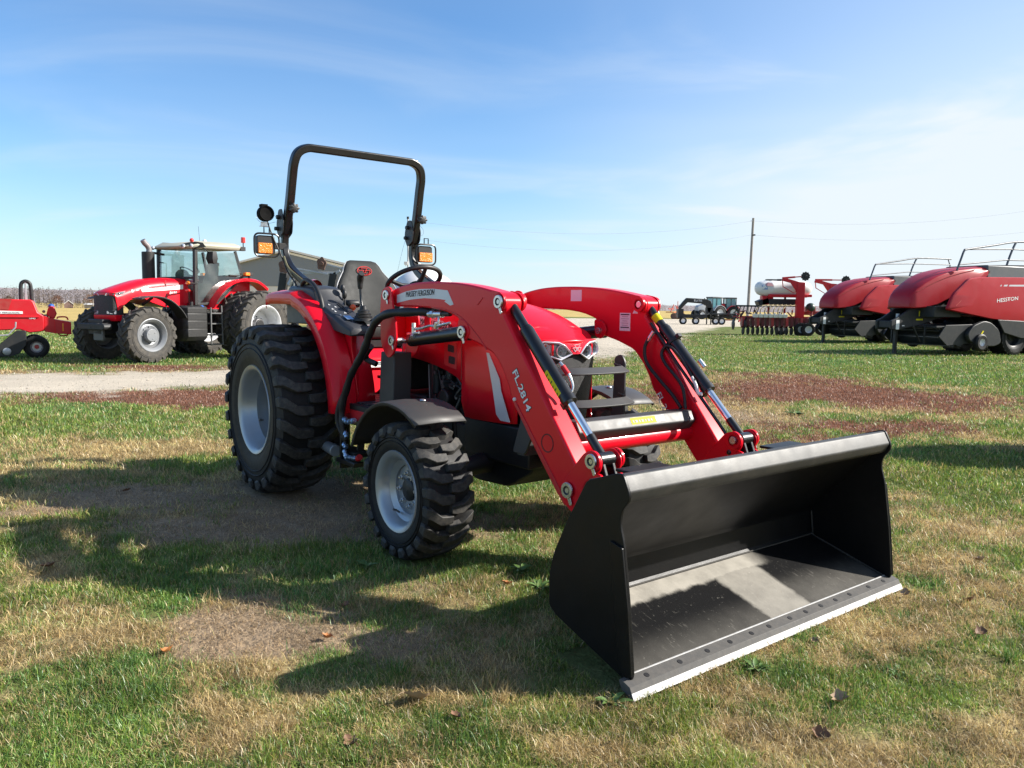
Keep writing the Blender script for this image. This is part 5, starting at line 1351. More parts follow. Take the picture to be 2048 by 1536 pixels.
# hole plugs in the bucket back
hb = MB(); hb.lathe([(0, .001), (.002, .016), (0.0, .018)], (0, 0, 0), 'z', 18); hb.xf(Matrix.Translation((1.525, -.42, .4935)) @ Matrix.Rotation(-.76, 4, 'Y')); hb.build('drain_hole', INK, B_)
pl2 = MB(); pl2.sphere((1.347, .28, .232), .010, 8); pl2.build('weld_spot', WHITE, B_)
# ribs and hooks on the back of the bucket
for q in (-1, 1):
    rb_ = MB()
    for y_ in (.43, .55): rb_.prism([(1.36, .30), (1.46, .53), (1.56, .70), (1.50, .70), (1.33, .50)], q * y_ - .008, q * y_ + .008)
    rb_.box((1.49, q * .49, .704), (.16, .25, .012)); rb_.build('bucket_hook', BKT, B_, .003)

# ================================================================== large tractor on the left
L = thing('row_crop_tractor', 'large red tractor with cab and dual rear wheels beside the gravel road', 'tractor', (-8.89, 17.88, 0), atan2(-.87, -.49))
def ag_tyre(R, W, rb, nl, lug_h, lw):
    shape = [(-.04, .0, 0, 1, 1.0), (.30, .22, 0, 1, 1.0), (.65, .52, 0, 1, 1.05), (.93, .80, .0, 1, 1.1), (1.0, .88, .05, .7, 1.0), (1.01, .90, .10, .3, .8)]
    return tyre_mb(R, W, rb, lug_h, nl, lw, shape, 1, .02)
RIMD = mat('grey_front_rim', (.20, .21, .225), .45, metal=.2, var=.12, scale=3, dust=.12)
def ag_wheel(par, c, R, W, rb, nl, out, hub, deep):
    w = node('wheel', par, c)
    ca, lu = ag_tyre(R, W, rb, nl, R * .055, R * .07)
    ca.build('tyre', RUBG, w, 0, 40); lu.build('tread', RUBG, w, 0, 30)
    bw = W / 2 * .86; o = out; m = MB()
    m.lathe([(-o * bw, rb), (-o * bw * .8, rb - .03), (o * bw * .7, rb - .05), (o * bw, rb - .01), (o * (bw + .015), rb + .015), (o * (bw + .02), rb), (o * bw, rb - .03), (o * bw * .75, rb - .07), (o * deep, rb * .80), (o * (deep + .02), rb * .6), (o * deep, rb * .45), (o * deep, .01)], n=48)
    m.build('rim', RIMW if deep < 0 else RIMD, w, 0, 35)
    h = MB(); h.lathe([(o * deep, hub), (o * (deep + .10), hub), (o * (deep + .12), hub * .9), (o * (deep + .12), .001)], n=32)
    for i in range(8):
        a = i * pi / 4; h.cyl((hub * 1.25 * cos(a), o * deep, hub * 1.25 * sin(a)), (hub * 1.25 * cos(a), o * (deep + .03), hub * 1.25 * sin(a)), .018, 6)
    for i in range(3):
        a = i * 2.1 + .4; h.cyl((hub * .55 * cos(a), o * (deep + .115), hub * .55 * sin(a)), (hub * .55 * cos(a), o * (deep + .125), hub * .55 * sin(a)), .018, 8)
    h.build('hub', STEELD if deep < 0 else RIMD, w, .003)
    return w
for s in (-1, 1):
    ag_wheel(L, (-.06, s * .80, .625), .64, .40, .36, 19, s, .15, .06)
    ag_wheel(L, (-2.88, s * .80, .83), .845, .44, .48, 22, s, .18, -.02)
    ag_wheel(L, (-2.88, s * 1.32, .83), .845, .44, .48, 22, s, .16, -.16)
fx = MB(); fx.box((-1.5, 0, .85), (3.0, .44, .5)); fx.cyl((-.06, -.7, .625), (-.06, .7, .625), .10); fx.cyl((-2.88, -1.3, .83), (-2.88, 1.3, .83), .13); fx.box((.35, 0, .80), (.6, .5, .34)); fx.build('chassis', ENG, L, .02)
# hood: lofted along its length, with the wheel arch cut into the lower edge
hs_ = [(.46, .26, 1.555, 1.50), (.44, .34, 1.575, 1.49), (.40, .385, 1.60, 1.47), (.345, .395, 1.63, 1.16), (.20, .40, 1.68, 1.28), (.05, .40, 1.735, 1.40), (-.15, .40, 1.80, 1.455), (-.32, .40, 1.85, 1.43), (-.50, .40, 1.885, 1.35), (-.80, .40, 1.92, 1.26), (-1.05, .40, 1.935, 1.24), (-1.50, .40, 1.94, 1.26)]
def lring(x, w, zt, zb):
    h = zt - zb; p, q, r = min(.20, h * .75), min(.10, h * .45), min(.03, h * .18)
    return [(x, -w, zb), (x, -w, zt - p), (x, -w * .93, zt - q), (x, -w * .75, zt - r), (x, -w * .35, zt), (x, 0, zt + .005), (x, w * .35, zt), (x, w * .75, zt - r), (x, w * .93, zt - q), (x, w, zt - p), (x, w, zb)]
hm = MB(); hm.loft([lring(*q) for q in hs_])
lh = hm.build('hood', RED, L, .008, 40)
gm = MB(); gm.loft([[(.20, -.37, z), (.38, -.375, z), (.435, -.34, z), (.455, -.24, z), (.462, 0, z), (.455, .24, z), (.435, .34, z), (.38, .375, z), (.20, .37, z)] for z in (1.06, 1.12, 1.47, 1.51)]); gm.build('grille', MESHM, L, .004)
MB().loft([[(.20, -.38, z), (.42 - d, -.385, z), (.47 - d, -.24, z), (.47 - d, .24, z), (.42 - d, .385, z), (.20, .38, z)] for z, d in ((.93, .03), (1.0, 0), (1.065, 0))]).build('nose_base', RED, L, .01)
for s in (-1, 1):
    hl = node('headlight', L)
    MB().loft([[(.462, s * .10, 1.49), (.445, s * .31, 1.475), (.40, s * .388, 1.48), (.20, s * .405, 1.535), (.16, s * .405, 1.60), (.38, s * .395, 1.56), (.445, s * .32, 1.55), (.465, s * .16, 1.545)], [(.44, s * .09, 1.49), (.43, s * .29, 1.475), (.38, s * .375, 1.48), (.20, s * .39, 1.535), (.16, s * .39, 1.60), (.36, s * .38, 1.56), (.43, s * .30, 1.55), (.445, s * .15, 1.545)]]).build('lamp_lens', LAMPC, hl, .004)
    b_ = MB()
    for (x, y, z, r) in ((.448, .24, 1.515, .022), (.418, .35, 1.515, .022), (.31, .392, 1.535, .022)): b_.sphere((x, s * y, z), r, 8)
    b_.build('lamp_bulb', mat('smoked_lens', (.06, .065, .08), .1, coat=1) if 'smoked_lens' not in MATS else MATS['smoked_lens'], hl)
    MB().loft([[(.465, s * .16, 1.09), (.445, s * .33, 1.085), (.385, s * .382, 1.085), (.385, s * .382, 1.165), (.445, s * .33, 1.16), (.465, s * .16, 1.15)], [(.44, s * .16, 1.09), (.42, s * .31, 1.085), (.37, s * .36, 1.085), (.37, s * .36, 1.165), (.42, s * .31, 1.16), (.44, s * .16, 1.15)]]).build('lower_lamp', LAMPC, hl, .003)
    Y = s * .4035
    dc = MB()
    dc.prism([(-.22, 1.655), (-.34, 1.665), (-1.34, 1.785), (-1.34, 1.68), (-.25, 1.585)], Y - s * .012, Y + s * .002)
    dc.prism([(.02, 1.628), (-.03, 1.634), (-.055, 1.56), (-.01, 1.552)], Y - s * .02, Y - s * .008); dc.prism([(-.10, 1.642), (-.17, 1.650), (-.20, 1.572), (-.13, 1.562)], Y - s * .02, Y - s * .008)
    dc.build('stripe_decal', WHITED, lh, 0, 0)
    A_ = (-.50, Y + s * .003, 1.650) if s > 0 else (-1.25, Y + s * .003, 1.735)
    X_ = (-1, 0, .115) if s > 0 else (1, 0, -.115)
    text('lettering', 'MASSEY FERGUSON', lh, INK, A_, X_, (0, 0, 1), .052, .66)
    A_ = (-.96, Y + s * .002, 1.555) if s > 0 else (-1.22, Y + s * .002, 1.575)
    text('lettering', '8690', lh, WHITED, A_, (-s, 0, .03), (0, 0, 1), .062, .20, shear=.2, bold=.005)
    MB().prism([(-.86, 1.20), (-.88, 1.20), (-.88, 1.88), (-.86, 1.88)], s * .4005, s * .402).build('panel_gap', INK, lh, 0, 0)
    # front mudguard: slim curved strip on a bracket
    mg = MB(); rr = []
    for k in range(14):
        a = radians(112 - k * 9.2 ); rr.append((-.06 - .92 * cos(pi - a) * 0 - .0 + (-.90) * cos(a) * -1 * -1, .625 + .86 * sin(a)))
    rr = [(.17, 1.445), (.0, 1.485), (-.19, 1.50), (-.38, 1.48), (-.55, 1.43), (-.70, 1.34), (-.84, 1.22), (-.93, 1.11), (-.985, 1.02)]
    mg.loft([[(p.x, s * .62, p.y), (p.x + .01, s * .62, p.y - .02), (p.x + .01, s * .98, p.y - .03), (p.x, s * .98, p.y)] for p in catmull([(x, z, 0) for x, z in rr], 3)]); mg.bar((-.25, s * .40, 1.30), (-.25, s * .75, 1.46), .05, .05); mg.build('mudguard', BLACKM, L, .004)
    # rear fender
    rf = MB(); rr = [(-1.80, 1.28), (-1.90, 1.45), (-2.05, 1.63), (-2.25, 1.79), (-2.48, 1.90), (-2.72, 1.955), (-2.95, 1.96), (-3.18, 1.93), (-3.38, 1.83), (-3.50, 1.74)]
    rf.loft([[(p.x, s * .58, p.y + .0), (p.x + .03, s * .58, p.y - .05), (p.x + .03, s * .95, p.y - .05), (p.x, s * .96, p.y), (p.x - .01, s * .90, p.y + .025)] for p in catmull([(x, z, 0) for x, z in rr], 3)]); rf.prism([(-1.85, 1.25), (-2.05, 1.62), (-2.5, 1.90), (-3.2, 1.92), (-3.2, 1.2)], s * .58, s * .60); rf.build('fender', RED, L, .006, 40)
    tl = MB(); tl.box((-3.0, s * .80, 2.10), (.22, .10, .07)); MB().box((-2.92, s * .80, 2.10), (.14, .11, .075)).build('amber_lamp', AMBER, L, .008); tl.box((-2.72, s * .74, 2.05), (.6, .07, .03)); tl.cyl((-3.02, s * .80, 1.93), (-3.02, s * .80, 2.06), .04, 10); tl.build('lamp_stalk', BLACKM, L, .006)
# weight bracket in front
wt = MB(); wt.prism(rnd([(-.46, .74), (.46, .74), (.50, .80), (.46, .875), (-.46, .875), (-.50, .80)], .03), .56, .76, 'x'); wt.box((.50, 0, .80), (.3, .5, .16)); wto = wt.build('weight_block', GREYM, L, .015)
MB().box((.762, -.14, .80), (.004, .32, .045)).build('weight_badge', INK, wto, 0, 0)
pl = MB()
for k in range(5): pl.box((.66, -.32 + k * .16, .879), (.10, .08, .012))
pl.build('weight_grip', BLACKM, wto); MB().box((.62, .10, .62), (.06, .34, .24)).build('front_linkage', GREYL, L, .015)
# exhaust and air intake on the far side of the hood
MB().tube([(-1.06, -.47, 1.85), (-1.06, -.47, 2.56)], .145, 24).build('exhaust_shield', BLACKM, L, .015)
MB().tube(catmull([(-1.08, -.47, 2.54), (-1.09, -.47, 2.62), (-1.05, -.47, 2.70), (-.98, -.47, 2.76), (-.93, -.47, 2.83)], 5), .065, 16).build('exhaust_pipe', mat('heat_grey_pipe', (.26, .24, .24), .5, metal=.4), L, .004)
MB().bar((-1.15, -.47, 2.55), (-1.50, -.48, 2.52), .05, .05).tube(catmull([(-1.36, -.50, 1.9), (-1.36, -.50, 2.28), (-1.40, -.50, 2.32), (-1.50, -.50, 2.32)], 5), .014, 8).build('exhaust_bracket', BLACKM, L)
# cab
pil = MB()
def post(a, b, w_=.06): pil.bar(a, b, w_, w_)
for s in (-1, 1):
    post((-1.47, s * .66, 1.30), (-1.50, s * .66, 2.66), .085); post((-2.10, s * .68, 1.36), (-2.92, s * .66, 2.05), .05); post((-2.92, s * .64, 2.02), (-2.74, s * .60, 2.66), .06); post((-1.50, s * .68, 1.32), (-2.12, s * .68, 1.36), .06)
post((-1.47, -.66, 1.95), (-1.47, .66, 1.95), .06); post((-2.92, -.62, 2.0), (-2.92, .62, 2.0), .06); pil.box((-2.0, 0, 1.30), (1.1, 1.2, .10)); pil.box((-2.7, 0, 1.7), (.4, 1.0, .7)); pil.build('cab_frame', BLACKM, L, .008)
for s in (-1, 1):
    gl = MB(); gl.add([(-1.52, s * .69, 1.34), (-2.10, s * .69, 1.38), (-2.90, s * .665, 2.06), (-2.73, s * .62, 2.62), (-1.52, s * .675, 2.62)], [(0, 1, 2, 3, 4)]); gl.build('side_window', GLASS, L, 0, 0)
    gl = MB(); gl.add([(-1.46, s * .42, 1.34), (-1.46, s * .63, 1.34), (-1.46, s * .63, 1.93), (-1.46, s * .42, 1.93)], [(0, 1, 2, 3)]); gl.build('lower_window', GLASS, L, 0, 0)
gl = MB(); gl.add([(-1.46, -.63, 1.96), (-1.46, .63, 1.96), (-1.48, .63, 2.62), (-1.48, -.63, 2.62)], [(0, 1, 2, 3)]); gl.build('windscreen', GLASS, L, 0, 0)
gl = MB(); gl.add([(-2.93, -.58, 2.05), (-2.93, .58, 2.05), (-2.74, .55, 2.62), (-2.74, -.55, 2.62)], [(0, 1, 2, 3)]); gl.build('rear_window', GLASS, L, 0, 0)
rfm = MB(); rfm.loft([[(-1.36, -.62, 2.64), (-1.36, .62, 2.64), (-1.5, .72, 2.64), (-2.86, .68, 2.68), (-2.86, -.68, 2.68), (-1.5, -.72, 2.64)], [(-1.30, -.62, 2.69), (-1.30, .62, 2.69), (-1.5, .77, 2.74), (-2.92, .72, 2.77), (-2.92, -.72, 2.77), (-1.5, -.77, 2.74)], [(-1.45, -.50, 2.78), (-1.45, .50, 2.78), (-1.6, .64, 2.83), (-2.75, .60, 2.85), (-2.75, -.60, 2.85), (-1.6, -.64, 2.83)]]); rfo = rfm.build('cab_roof', CREAM, L, .03, 40, 3)
for (x, y, z) in [(-1.33, -.60, 2.67), (-1.32, .52, 2.69), (-1.40, .70, 2.70)]: MB().lathe([(0, .001), (.02, .045), (.05, .05), (.07, .03)], (x, y, z), 'x', 16).build('work_lamp', LAMPC, rfo)
MB().loft([[(-1.34, .46, 2.65), (-1.46, .745, 2.65), (-1.72, .775, 2.69), (-1.62, .775, 2.79), (-1.46, .73, 2.80), (-1.34, .46, 2.75)], [(-1.31, .48, 2.65), (-1.43, .765, 2.65), (-1.72, .79, 2.69), (-1.62, .79, 2.79), (-1.43, .75, 2.80), (-1.31, .48, 2.75)]]).build('lamp_bezel', BLACKM, rfo, .006)
MB().box((-2.90, .66, 2.73), (.16, .12, .10)).cyl((-2.92, .70, 2.76), (-2.92, .70, 2.90), .014, 8).build('lamp_mount', BLACKM, rfo, .01)
MB().cyl((-2.92, .70, 2.88), (-2.92, .70, 3.02), .055, 16).build('beacon', REDL, rfo, .012); MB().sphere((-1.5, .55, 2.84), .05, 8).build('beacon', REDL, rfo); MB().sphere((-1.95, .45, 2.85), .05, 8).build('gps_dome', WHITE, rfo)
MB().cyl((-1.85, .40, 2.80), (-1.82, .40, 3.2), .004, 6).build('aerial', BLACKM, rfo)
mr = MB(); mr.loft([[(-1.74, .80, 2.30), (-1.74, 1.0, 2.30), (-1.84, 1.0, 2.30), (-1.84, .80, 2.30)], [(-1.70, .78, 2.42), (-1.70, 1.02, 2.42), (-1.86, 1.02, 2.42), (-1.86, .78, 2.42)], [(-1.73, .80, 2.58), (-1.73, 1.0, 2.58), (-1.84, 1.0, 2.58), (-1.84, .80, 2.58)]]); mr.cyl((-1.76, .85, 2.55), (-1.66, .70, 2.70), .012, 8); mr.build('wing_mirror', BLACKM, L, .02)
for z_, m_ in ((1.82, AMBER), (1.64, REDL)): MB().sphere((-1.16, .80, z_), .06, 8, (.6, 1.2, .7)).build('marker_lamp', m_, L)
MB().bar((-1.50, .70, 1.82), (-1.16, .80, 1.82), .025, .025).build('lamp_arm', BLACKM, L)
# seat and controls seen through the glass
MB().box((-1.62, .0, 1.62), (.22, .36, .66)).box((-2.05, .34, 1.66), (.55, .18, .36)).build('cab_console', GREENP, L, .06); MB().box((-2.25, -.0, 1.74), (.45, .5, .16)).loft([[(-2.50, -.24, 1.80), (-2.50, .24, 1.80), (-2.38, .24, 1.80), (-2.38, -.24, 1.80)], [(-2.62, -.20, 2.38), (-2.62, .20, 2.38), (-2.54, .20, 2.38), (-2.54, -.20, 2.38)]]).build('cab_seat', GREENP, L, .05); MB().sphere((-1.64, .0, 2.02), .15, 10, (1, 1.2, 1)).build('dash_pod', GREENP, L); MB().box((-1.75, .42, 2.12), (.10, .01, .10), Matrix.Rotation(.6, 3, 'Y')).build('paper_tag', WHITED, L)
MB().tube([(-1.80 + .17 * cos(a), .0 + .17 * sin(a), 2.12 + .10 * cos(a)) for a in np.linspace(0, 2 * pi, 25)[:-1]], .014, 8, closed=True).build('steering_wheel', BLACKM, L)
# fuel tank and steps
tk = MB(); tk.loft([[(-.98, .45, z), (-.98, .82 - d, z), (-1.05, .92 - d, z), (-1.58, .92 - d, z), (-1.66, .84 - d, z), (-1.66, .45, z)] for z, d in ((.46, .10), (.56, 0), (.74, 0), (.75, .012), (.765, 0), (.93, 0), (.94, .012), (.955, 0), (1.10, 0), (1.11, .012), (1.125, 0), (1.24, .0), (1.29, .08))]); tk.cyl((-1.30, .72, 1.27), (-1.30, .72, 1.38), .05, 14); tk.build('fuel_tank', BLACKM, L, .012)
MB().cyl((-1.52, .80, 1.26), (-1.52, .86, 1.22), .055, 14).build('tank_cap', BLUEH, L)
sp = MB()
for z_ in (.36, .59, .86, 1.11): sp.box((-1.86, .82, z_), (.36, .22, .03))
sp.bar((-1.69, .93, .34), (-1.69, .93, 1.25), .03, .03); sp.bar((-2.03, .93, .34), (-2.03, .90, 1.30), .03, .03); sp.build('cab_steps', STEPM, L, .004)

# ================================================================== small square baler at the left edge
S_ = thing('small_square_baler', 'low red hay baler cut off by the left edge, with black loop on top', 'baler', (-11.23, 18.44, 0), atan2(.5, .86))
bd = MB(); bd.loft([[(-1.4, y, .62), (-.30, y, .68), (-.10, y, .60), (.20, y, .64), (.20, y, 1.0), (.08, y, 1.08), (.0, y, 1.34), (-.06, y, 1.38), (-1.4, y, 1.38)] for y in (.12, .95)]); bdo = bd.build('body', RED2, S_, .02)
MB().box((-.62, .11, .975), (1.45, .03, .03)).build('side_rail', RED2, bdo, .004); MB().prism([(-1.4, 1.39), (-.42, 1.39), (-.50, 1.14), (-1.4, 1.14)], .109, .115).build('side_recess', REDD, bdo, 0, 0)
ch = MB(); ch.prism([(.20, .63), (.42, .585), (.76, .555), (.76, .855), (.42, .92), (.20, 1.0)], .16, .62); cho = ch.build('bale_chamber', RED2, S_, .01); MB().bar((.42, .155, .575), (.42, .155, .925), .02, .012).build('chamber_rib', RED, cho); MB().box((.585, .157, .73), (.028, .006, .19)).build('side_reflector', mat('orange_reflector', (.8, .25, .01), .3), cho, 0, 0)
MB().prism([(.25, 1.03), (.29, 1.18), (.34, 1.235), (.42, 1.22), (.47, 1.05), (.42, .93), (.34, .94)], .35, .75).build('knotter_cover', RED2, S_, .02); MB().sphere((.36, .55, 1.23), .07, 8, (1, 2, .8)).build('knotter_cap', BLUEH, S_)
MB().tube(catmull([(.47, .40, .93), (.50, .40, .97), (.66, .40, .97), (.70, .40, .90)], 4), .018, 8).tube([(.48, .40, .58), (.52, .40, .52), (.66, .40, .52), (.70, .40, .58)], .016, 8).build('tension_bar', RED2, S_)
ck = MB()
for (x, z, r) in ((.20, 1.10, .035), (.16, 1.02, .03), (.02, 1.0, .025), (.28, 1.0, .03)): ck.sphere((x, .40, z), r, 7)
ck.bar((.05, .40, .99), (.30, .40, 1.02), .04, .04); ck.build('knotter', STEELD, S_)
lp = MB(); lp.tube(catmull([(-.26, .55, 1.36), (-.255, .55, 1.60), (-.235, .55, 1.76), (-.15, .55, 1.815), (-.065, .55, 1.76), (-.045, .55, 1.60), (-.04, .55, 1.36)], 5), .042, 12); lp.build('intake_loop', BLACKM, S_)
MB().box((-.15, .55, 1.58), (.05, .05, .42)).build('loop_post', GALV, S_, .006)
dc = MB(); dc.prism([(-1.0, 1.045), (-.22, 1.045), (-.22, 1.105), (-1.0, 1.125)], .1085, .114); dc.build('stripe_decal', WHITED, bdo, 0, 0)
text('lettering', 'MASSEY FERGUSON', bdo, INK, (-.87, .106, 1.058), (1, 0, -.01), (0, 0, 1), .034, .58); text('lettering', '1840', bdo, WHITED, (-.10, .106, .925), (1, 0, -.02), (0, 0, 1), .04, .13, shear=.2, bold=.006)
w = node('wheel', S_, (.03, .14, .27)); car, lu = tyre_mb(.275, .26, .13, .006, 30, .02, [(-.05, 0, 0, 1, 1), (.5, .1, 0, 1, 1), (.9, .2, 0, 1, 1)]); car.build('tyre', RUB, w, 0, 40); MB().lathe([(-.10, .14), (-.118, .135), (-.10, .12), (-.03, .10), (-.03, .05), (-.05, .045), (-.05, .001)], n=36).build('rim', RIM, w); MB().lathe([(-.03, .05), (-.075, .045), (-.075, .001)], n=20).build('hub', REDD, w)
w2 = copy_tree(w, S_); w2.location = (-.03, .95, .27)
pk = MB(); pk.prism(rnd([(-.36, .66), (-.17, .66), (-.17, .33), (-.32, .12), (-.50, .06), (-1.2, .05), (-1.2, .28), (-.75, .30)], .03), -.08, .08); pk.build('pickup_cover', GREYM, S_, .01); MB().lathe([(-.02, .001), (-.02, .05), (0, .085), (.05, .085)], (-.56, -.10, .18), 'y', 24).build('gauge_wheel', GALV, S_); MB().tube([(-.36, -.10, .86), (-.37, -.10, .74), (-.52, -.10, .56), (-1.2, -.10, .52)], .018, 8).build('control_rod', GALV, S_); MB().lathe([(-.02, .09), (-.02, .13), (.06, .13)], (-1.0, .10, 1.30), 'y', 24).build('flywheel', BLACKM, S_)

# ================================================================== two big square balers on the right
H = thing('large_square_baler', 'nearest big red square baler at the right edge, with guard rails', 'baler', (12.4, 25.4, 0), atan2(-.39, -.92), 'big square balers')
sh = MB(); sh.loft([[(x, -w, z0), (x, -w * 1.0, z0 + (z1 - z0) * .55), (x, -w * .86, z1 - .05), (x, -w * .5, z1), (x, w * .5, z1), (x, w * .86, z1 - .05), (x, w, z0 + (z1 - z0) * .55), (x, w, z0)] for x, w, z0, z1 in [(-.02, .42, 1.52, 1.84), (-.08, .46, 1.50, 1.98), (-.25, .50, 1.50, 2.14), (-.60, .56, 1.53, 2.36), (-1.0, .62, 1.62, 2.56), (-1.4, .67, 1.80, 2.70), (-1.9, .72, 2.02, 2.80), (-2.5, .76, 2.30, 2.87), (-2.9, .78, 2.50, 2.90), (-3.15, .78, 2.68, 2.92)]]); sho = sh.build('front_shield', REDP, H, .03, 50, 3)
cl = MB()
for s in (-1, 1): cl.tube([(x, s * w * .93, z) for x, w, z in [(-.25, .50, 2.02), (-.60, .56, 2.20), (-1.0, .62, 2.38), (-1.4, .67, 2.52), (-1.9, .72, 2.65), (-2.5, .76, 2.77)]], .012, 6)
cl.build('shield_crease', REDD, sho)
for s in (-1, 1):
    sd_ = MB(); y = s * 1.18
    P = rnd([(-.79, 1.47), (-1.02, 1.95), (-1.69, 2.46), (-2.30, 2.52), (-6.6, 2.60), (-6.6, 1.05), (-4.35, 1.08), (-2.83, 1.19)], [.10, .15, .12, .1, .05, .05, .2, .2], 5)
    n_ = len(P); cx_ = sum(p[0] for p in P) / n_; cz_ = sum(p[1] for p in P) / n_
    R_ = []
    for k, (t, yy) in enumerate([(1.0, y - s * .12), (1.0, y - s * .03), (.975, y), (.6, y + s * .03)]): R_.append([(cx_ + (p[0] - cx_) * t, yy, cz_ + (p[1] - cz_) * t) for p in P])
    sd_.loft(R_, True, True); so_ = sd_.build('side_panel', REDP, H, .0, 30)
    MB().prism([(-2.26, 2.44), (-2.28, 2.46), (-1.10, 1.60), (-1.12, 1.58)], y + s * .005, y + s * .012).build('panel_crease', REDD, so_, 0, 0)
    dc = MB()
    for q in [[(-2.96, 2.14), (-3.03, 2.14), (-3.14, 2.29), (-3.09, 2.29)], [(-3.13, 2.14), (-3.30, 2.145), (-3.42, 2.30), (-3.25, 2.295)], [(-3.38, 2.145), (-5.4, 2.17), (-5.4, 2.345), (-3.50, 2.30)]]: dc.prism(q, y + s * .020, y + s * .0295)
    dc.build('stripe_decal', SILV, so_, 0, 0)
    text('lettering', 'HESSTON', so_, WHITED, (-2.95, y + s * .034, 1.72) if s > 0 else (-3.96, y + s * .034, 1.74), (-s, 0, .10 if s > 0 else .0), (0, 0, 1), .12, 1.0, bold=.006)
MB().box((-4.8, 0, 2.72), (3.6, 1.56, .44)).box((-4.8, 0, 1.9), (3.4, 2.1, 1.2)).build('top_cover', GREYL, H, .04); MB().prism([(-3.6, 2.96), (-6.6, 3.04), (-6.6, 2.94), (-3.0, 2.94)], -.70, .70).build('walkway', GREYM, H)
rl = MB()
for s in (1,):
    y = s * .66
    rl.tube(catmull([(-1.72, y, 2.72), (-1.88, y, 3.10), (-2.0, y, 3.36), (-2.16, y, 3.42), (-3.4, y, 3.60), (-4.6, y, 3.76), (-6.6, y, 3.78)], 5), .032, 8); rl.tube([(-2.2, y, 3.42), (-4.2, y, 3.50), (-6.6, y, 3.53)], .024, 8); rl.tube([(-1.82, y, 2.92), (-4.0, y, 3.14), (-6.6, y, 3.18)], .024, 8); rl.tube(catmull([(-4.55, y, 3.76), (-4.42, y, 3.70), (-4.2, y, 3.30), (-3.95, y, 2.66)], 5), .034, 8); rl.tube([(-6.4, y, 3.78), (-6.55, y, 3.50), (-6.55, y, 2.9)], .022, 8)
rl.build('guard_rail', GALV if False else mat('rail_steel_blue', (.060, .075, .10), .5), H)
db = MB()
for s in (-1, 1): db.prism([(.62, 1.10), (.40, 1.17), (-.20, 1.49), (-.68, 1.50), (-1.9, 1.85), (-2.0, 1.30), (-.75, .98), (.30, .80), (.60, .82)], s * .24, s * .32)
db.box((.30, 0, .98), (.5, .5, .22)); db.box((-1.2, 0, 1.4), (1.2, 1.7, .35)); dbo = db.build('drawbar', GREYM, H, .02)
for (x, z, w_, h_) in [(-.62, 1.33, .11, .17), (-.60, 1.14, .30, .05), (-1.03, 1.48, .20, .20), (-1.32, 1.42, .09, .10), (-1.05, 1.30, .18, .05)]: MB().box((x, .323, z), (w_, .006, h_)).build('yellow_label', YEL, dbo, 0, 0)
MB().box((.35, .325, .97), (.14, .01, .30)).build('white_sign', WHITED, dbo, 0, 0); MB().box((.10, .325, .94), (.10, .01, .03)).build('pale_label', PINKD, dbo, 0, 0)
jk = MB(); jk.box((.05, 0, .42), (.10, .10, .84)); jk.box((.05, 0, .02), (.26, .26, .04)); jk.cyl((.05, 0, .8), (.05, 0, 1.22), .05, 12); jk.build('parking_jack', BLACKM, H, .008); MB().cyl((.05, .05, 1.20), (.05, .05, 1.32), .06, 12).build('jack_gearbox', GALV, H)
pk = MB(); pk.lathe([(-1.05, .20), (-1.05, .27), (1.05, .27), (1.05, .20)], (-1.55, 0, .58), 'y', 28); pk.box((-1.4, 0, .92), (1.7, 2.0, .06)); pk.prism([(-.6, .62), (-.9, .98), (-2.6, 1.02), (-2.7, .45), (-1.0, .33)], 1.02, 1.06); pk.prism([(-.6, .62), (-.9, .98), (-2.6, 1.02), (-2.7, .45), (-1.0, .33)], -1.06, -1.02); pk.cyl((-.85, -.9, .80), (-.85, .9, .80), .05, 12); pko = pk.build('pickup', GREYM, H, .01)
for j in range(6):
    tn = MB(); tn.box((-1.55 + .31 * cos(j * 1.05), 0, .58 + .31 * sin(j * 1.05)), (.02, 2.0, .02))
    for i in range(46):
        y = -1.0 + i * .044; a = j * 1.05
        tn.bar((-1.55 + .26 * cos(a), y, .58 + .26 * sin(a)), (-1.55 + .38 * cos(a + .12), y, .58 + .38 * sin(a + .12)), .008, .008)
    tn.build('tine_bar', STEELD, pko, 0, 0)
MB().bar((-.05, .55, .95), (-.4, .55, .42), .05, .05).bar((-.5, .62, .95), (-.5, .62, .36), .05, .05).bar((-.5, -.62, .95), (-.5, -.62, .36), .05, .05).box((-3.2, 0, .75), (3.6, 1.5, .5)).build('under_frame', ENG, H, .01)
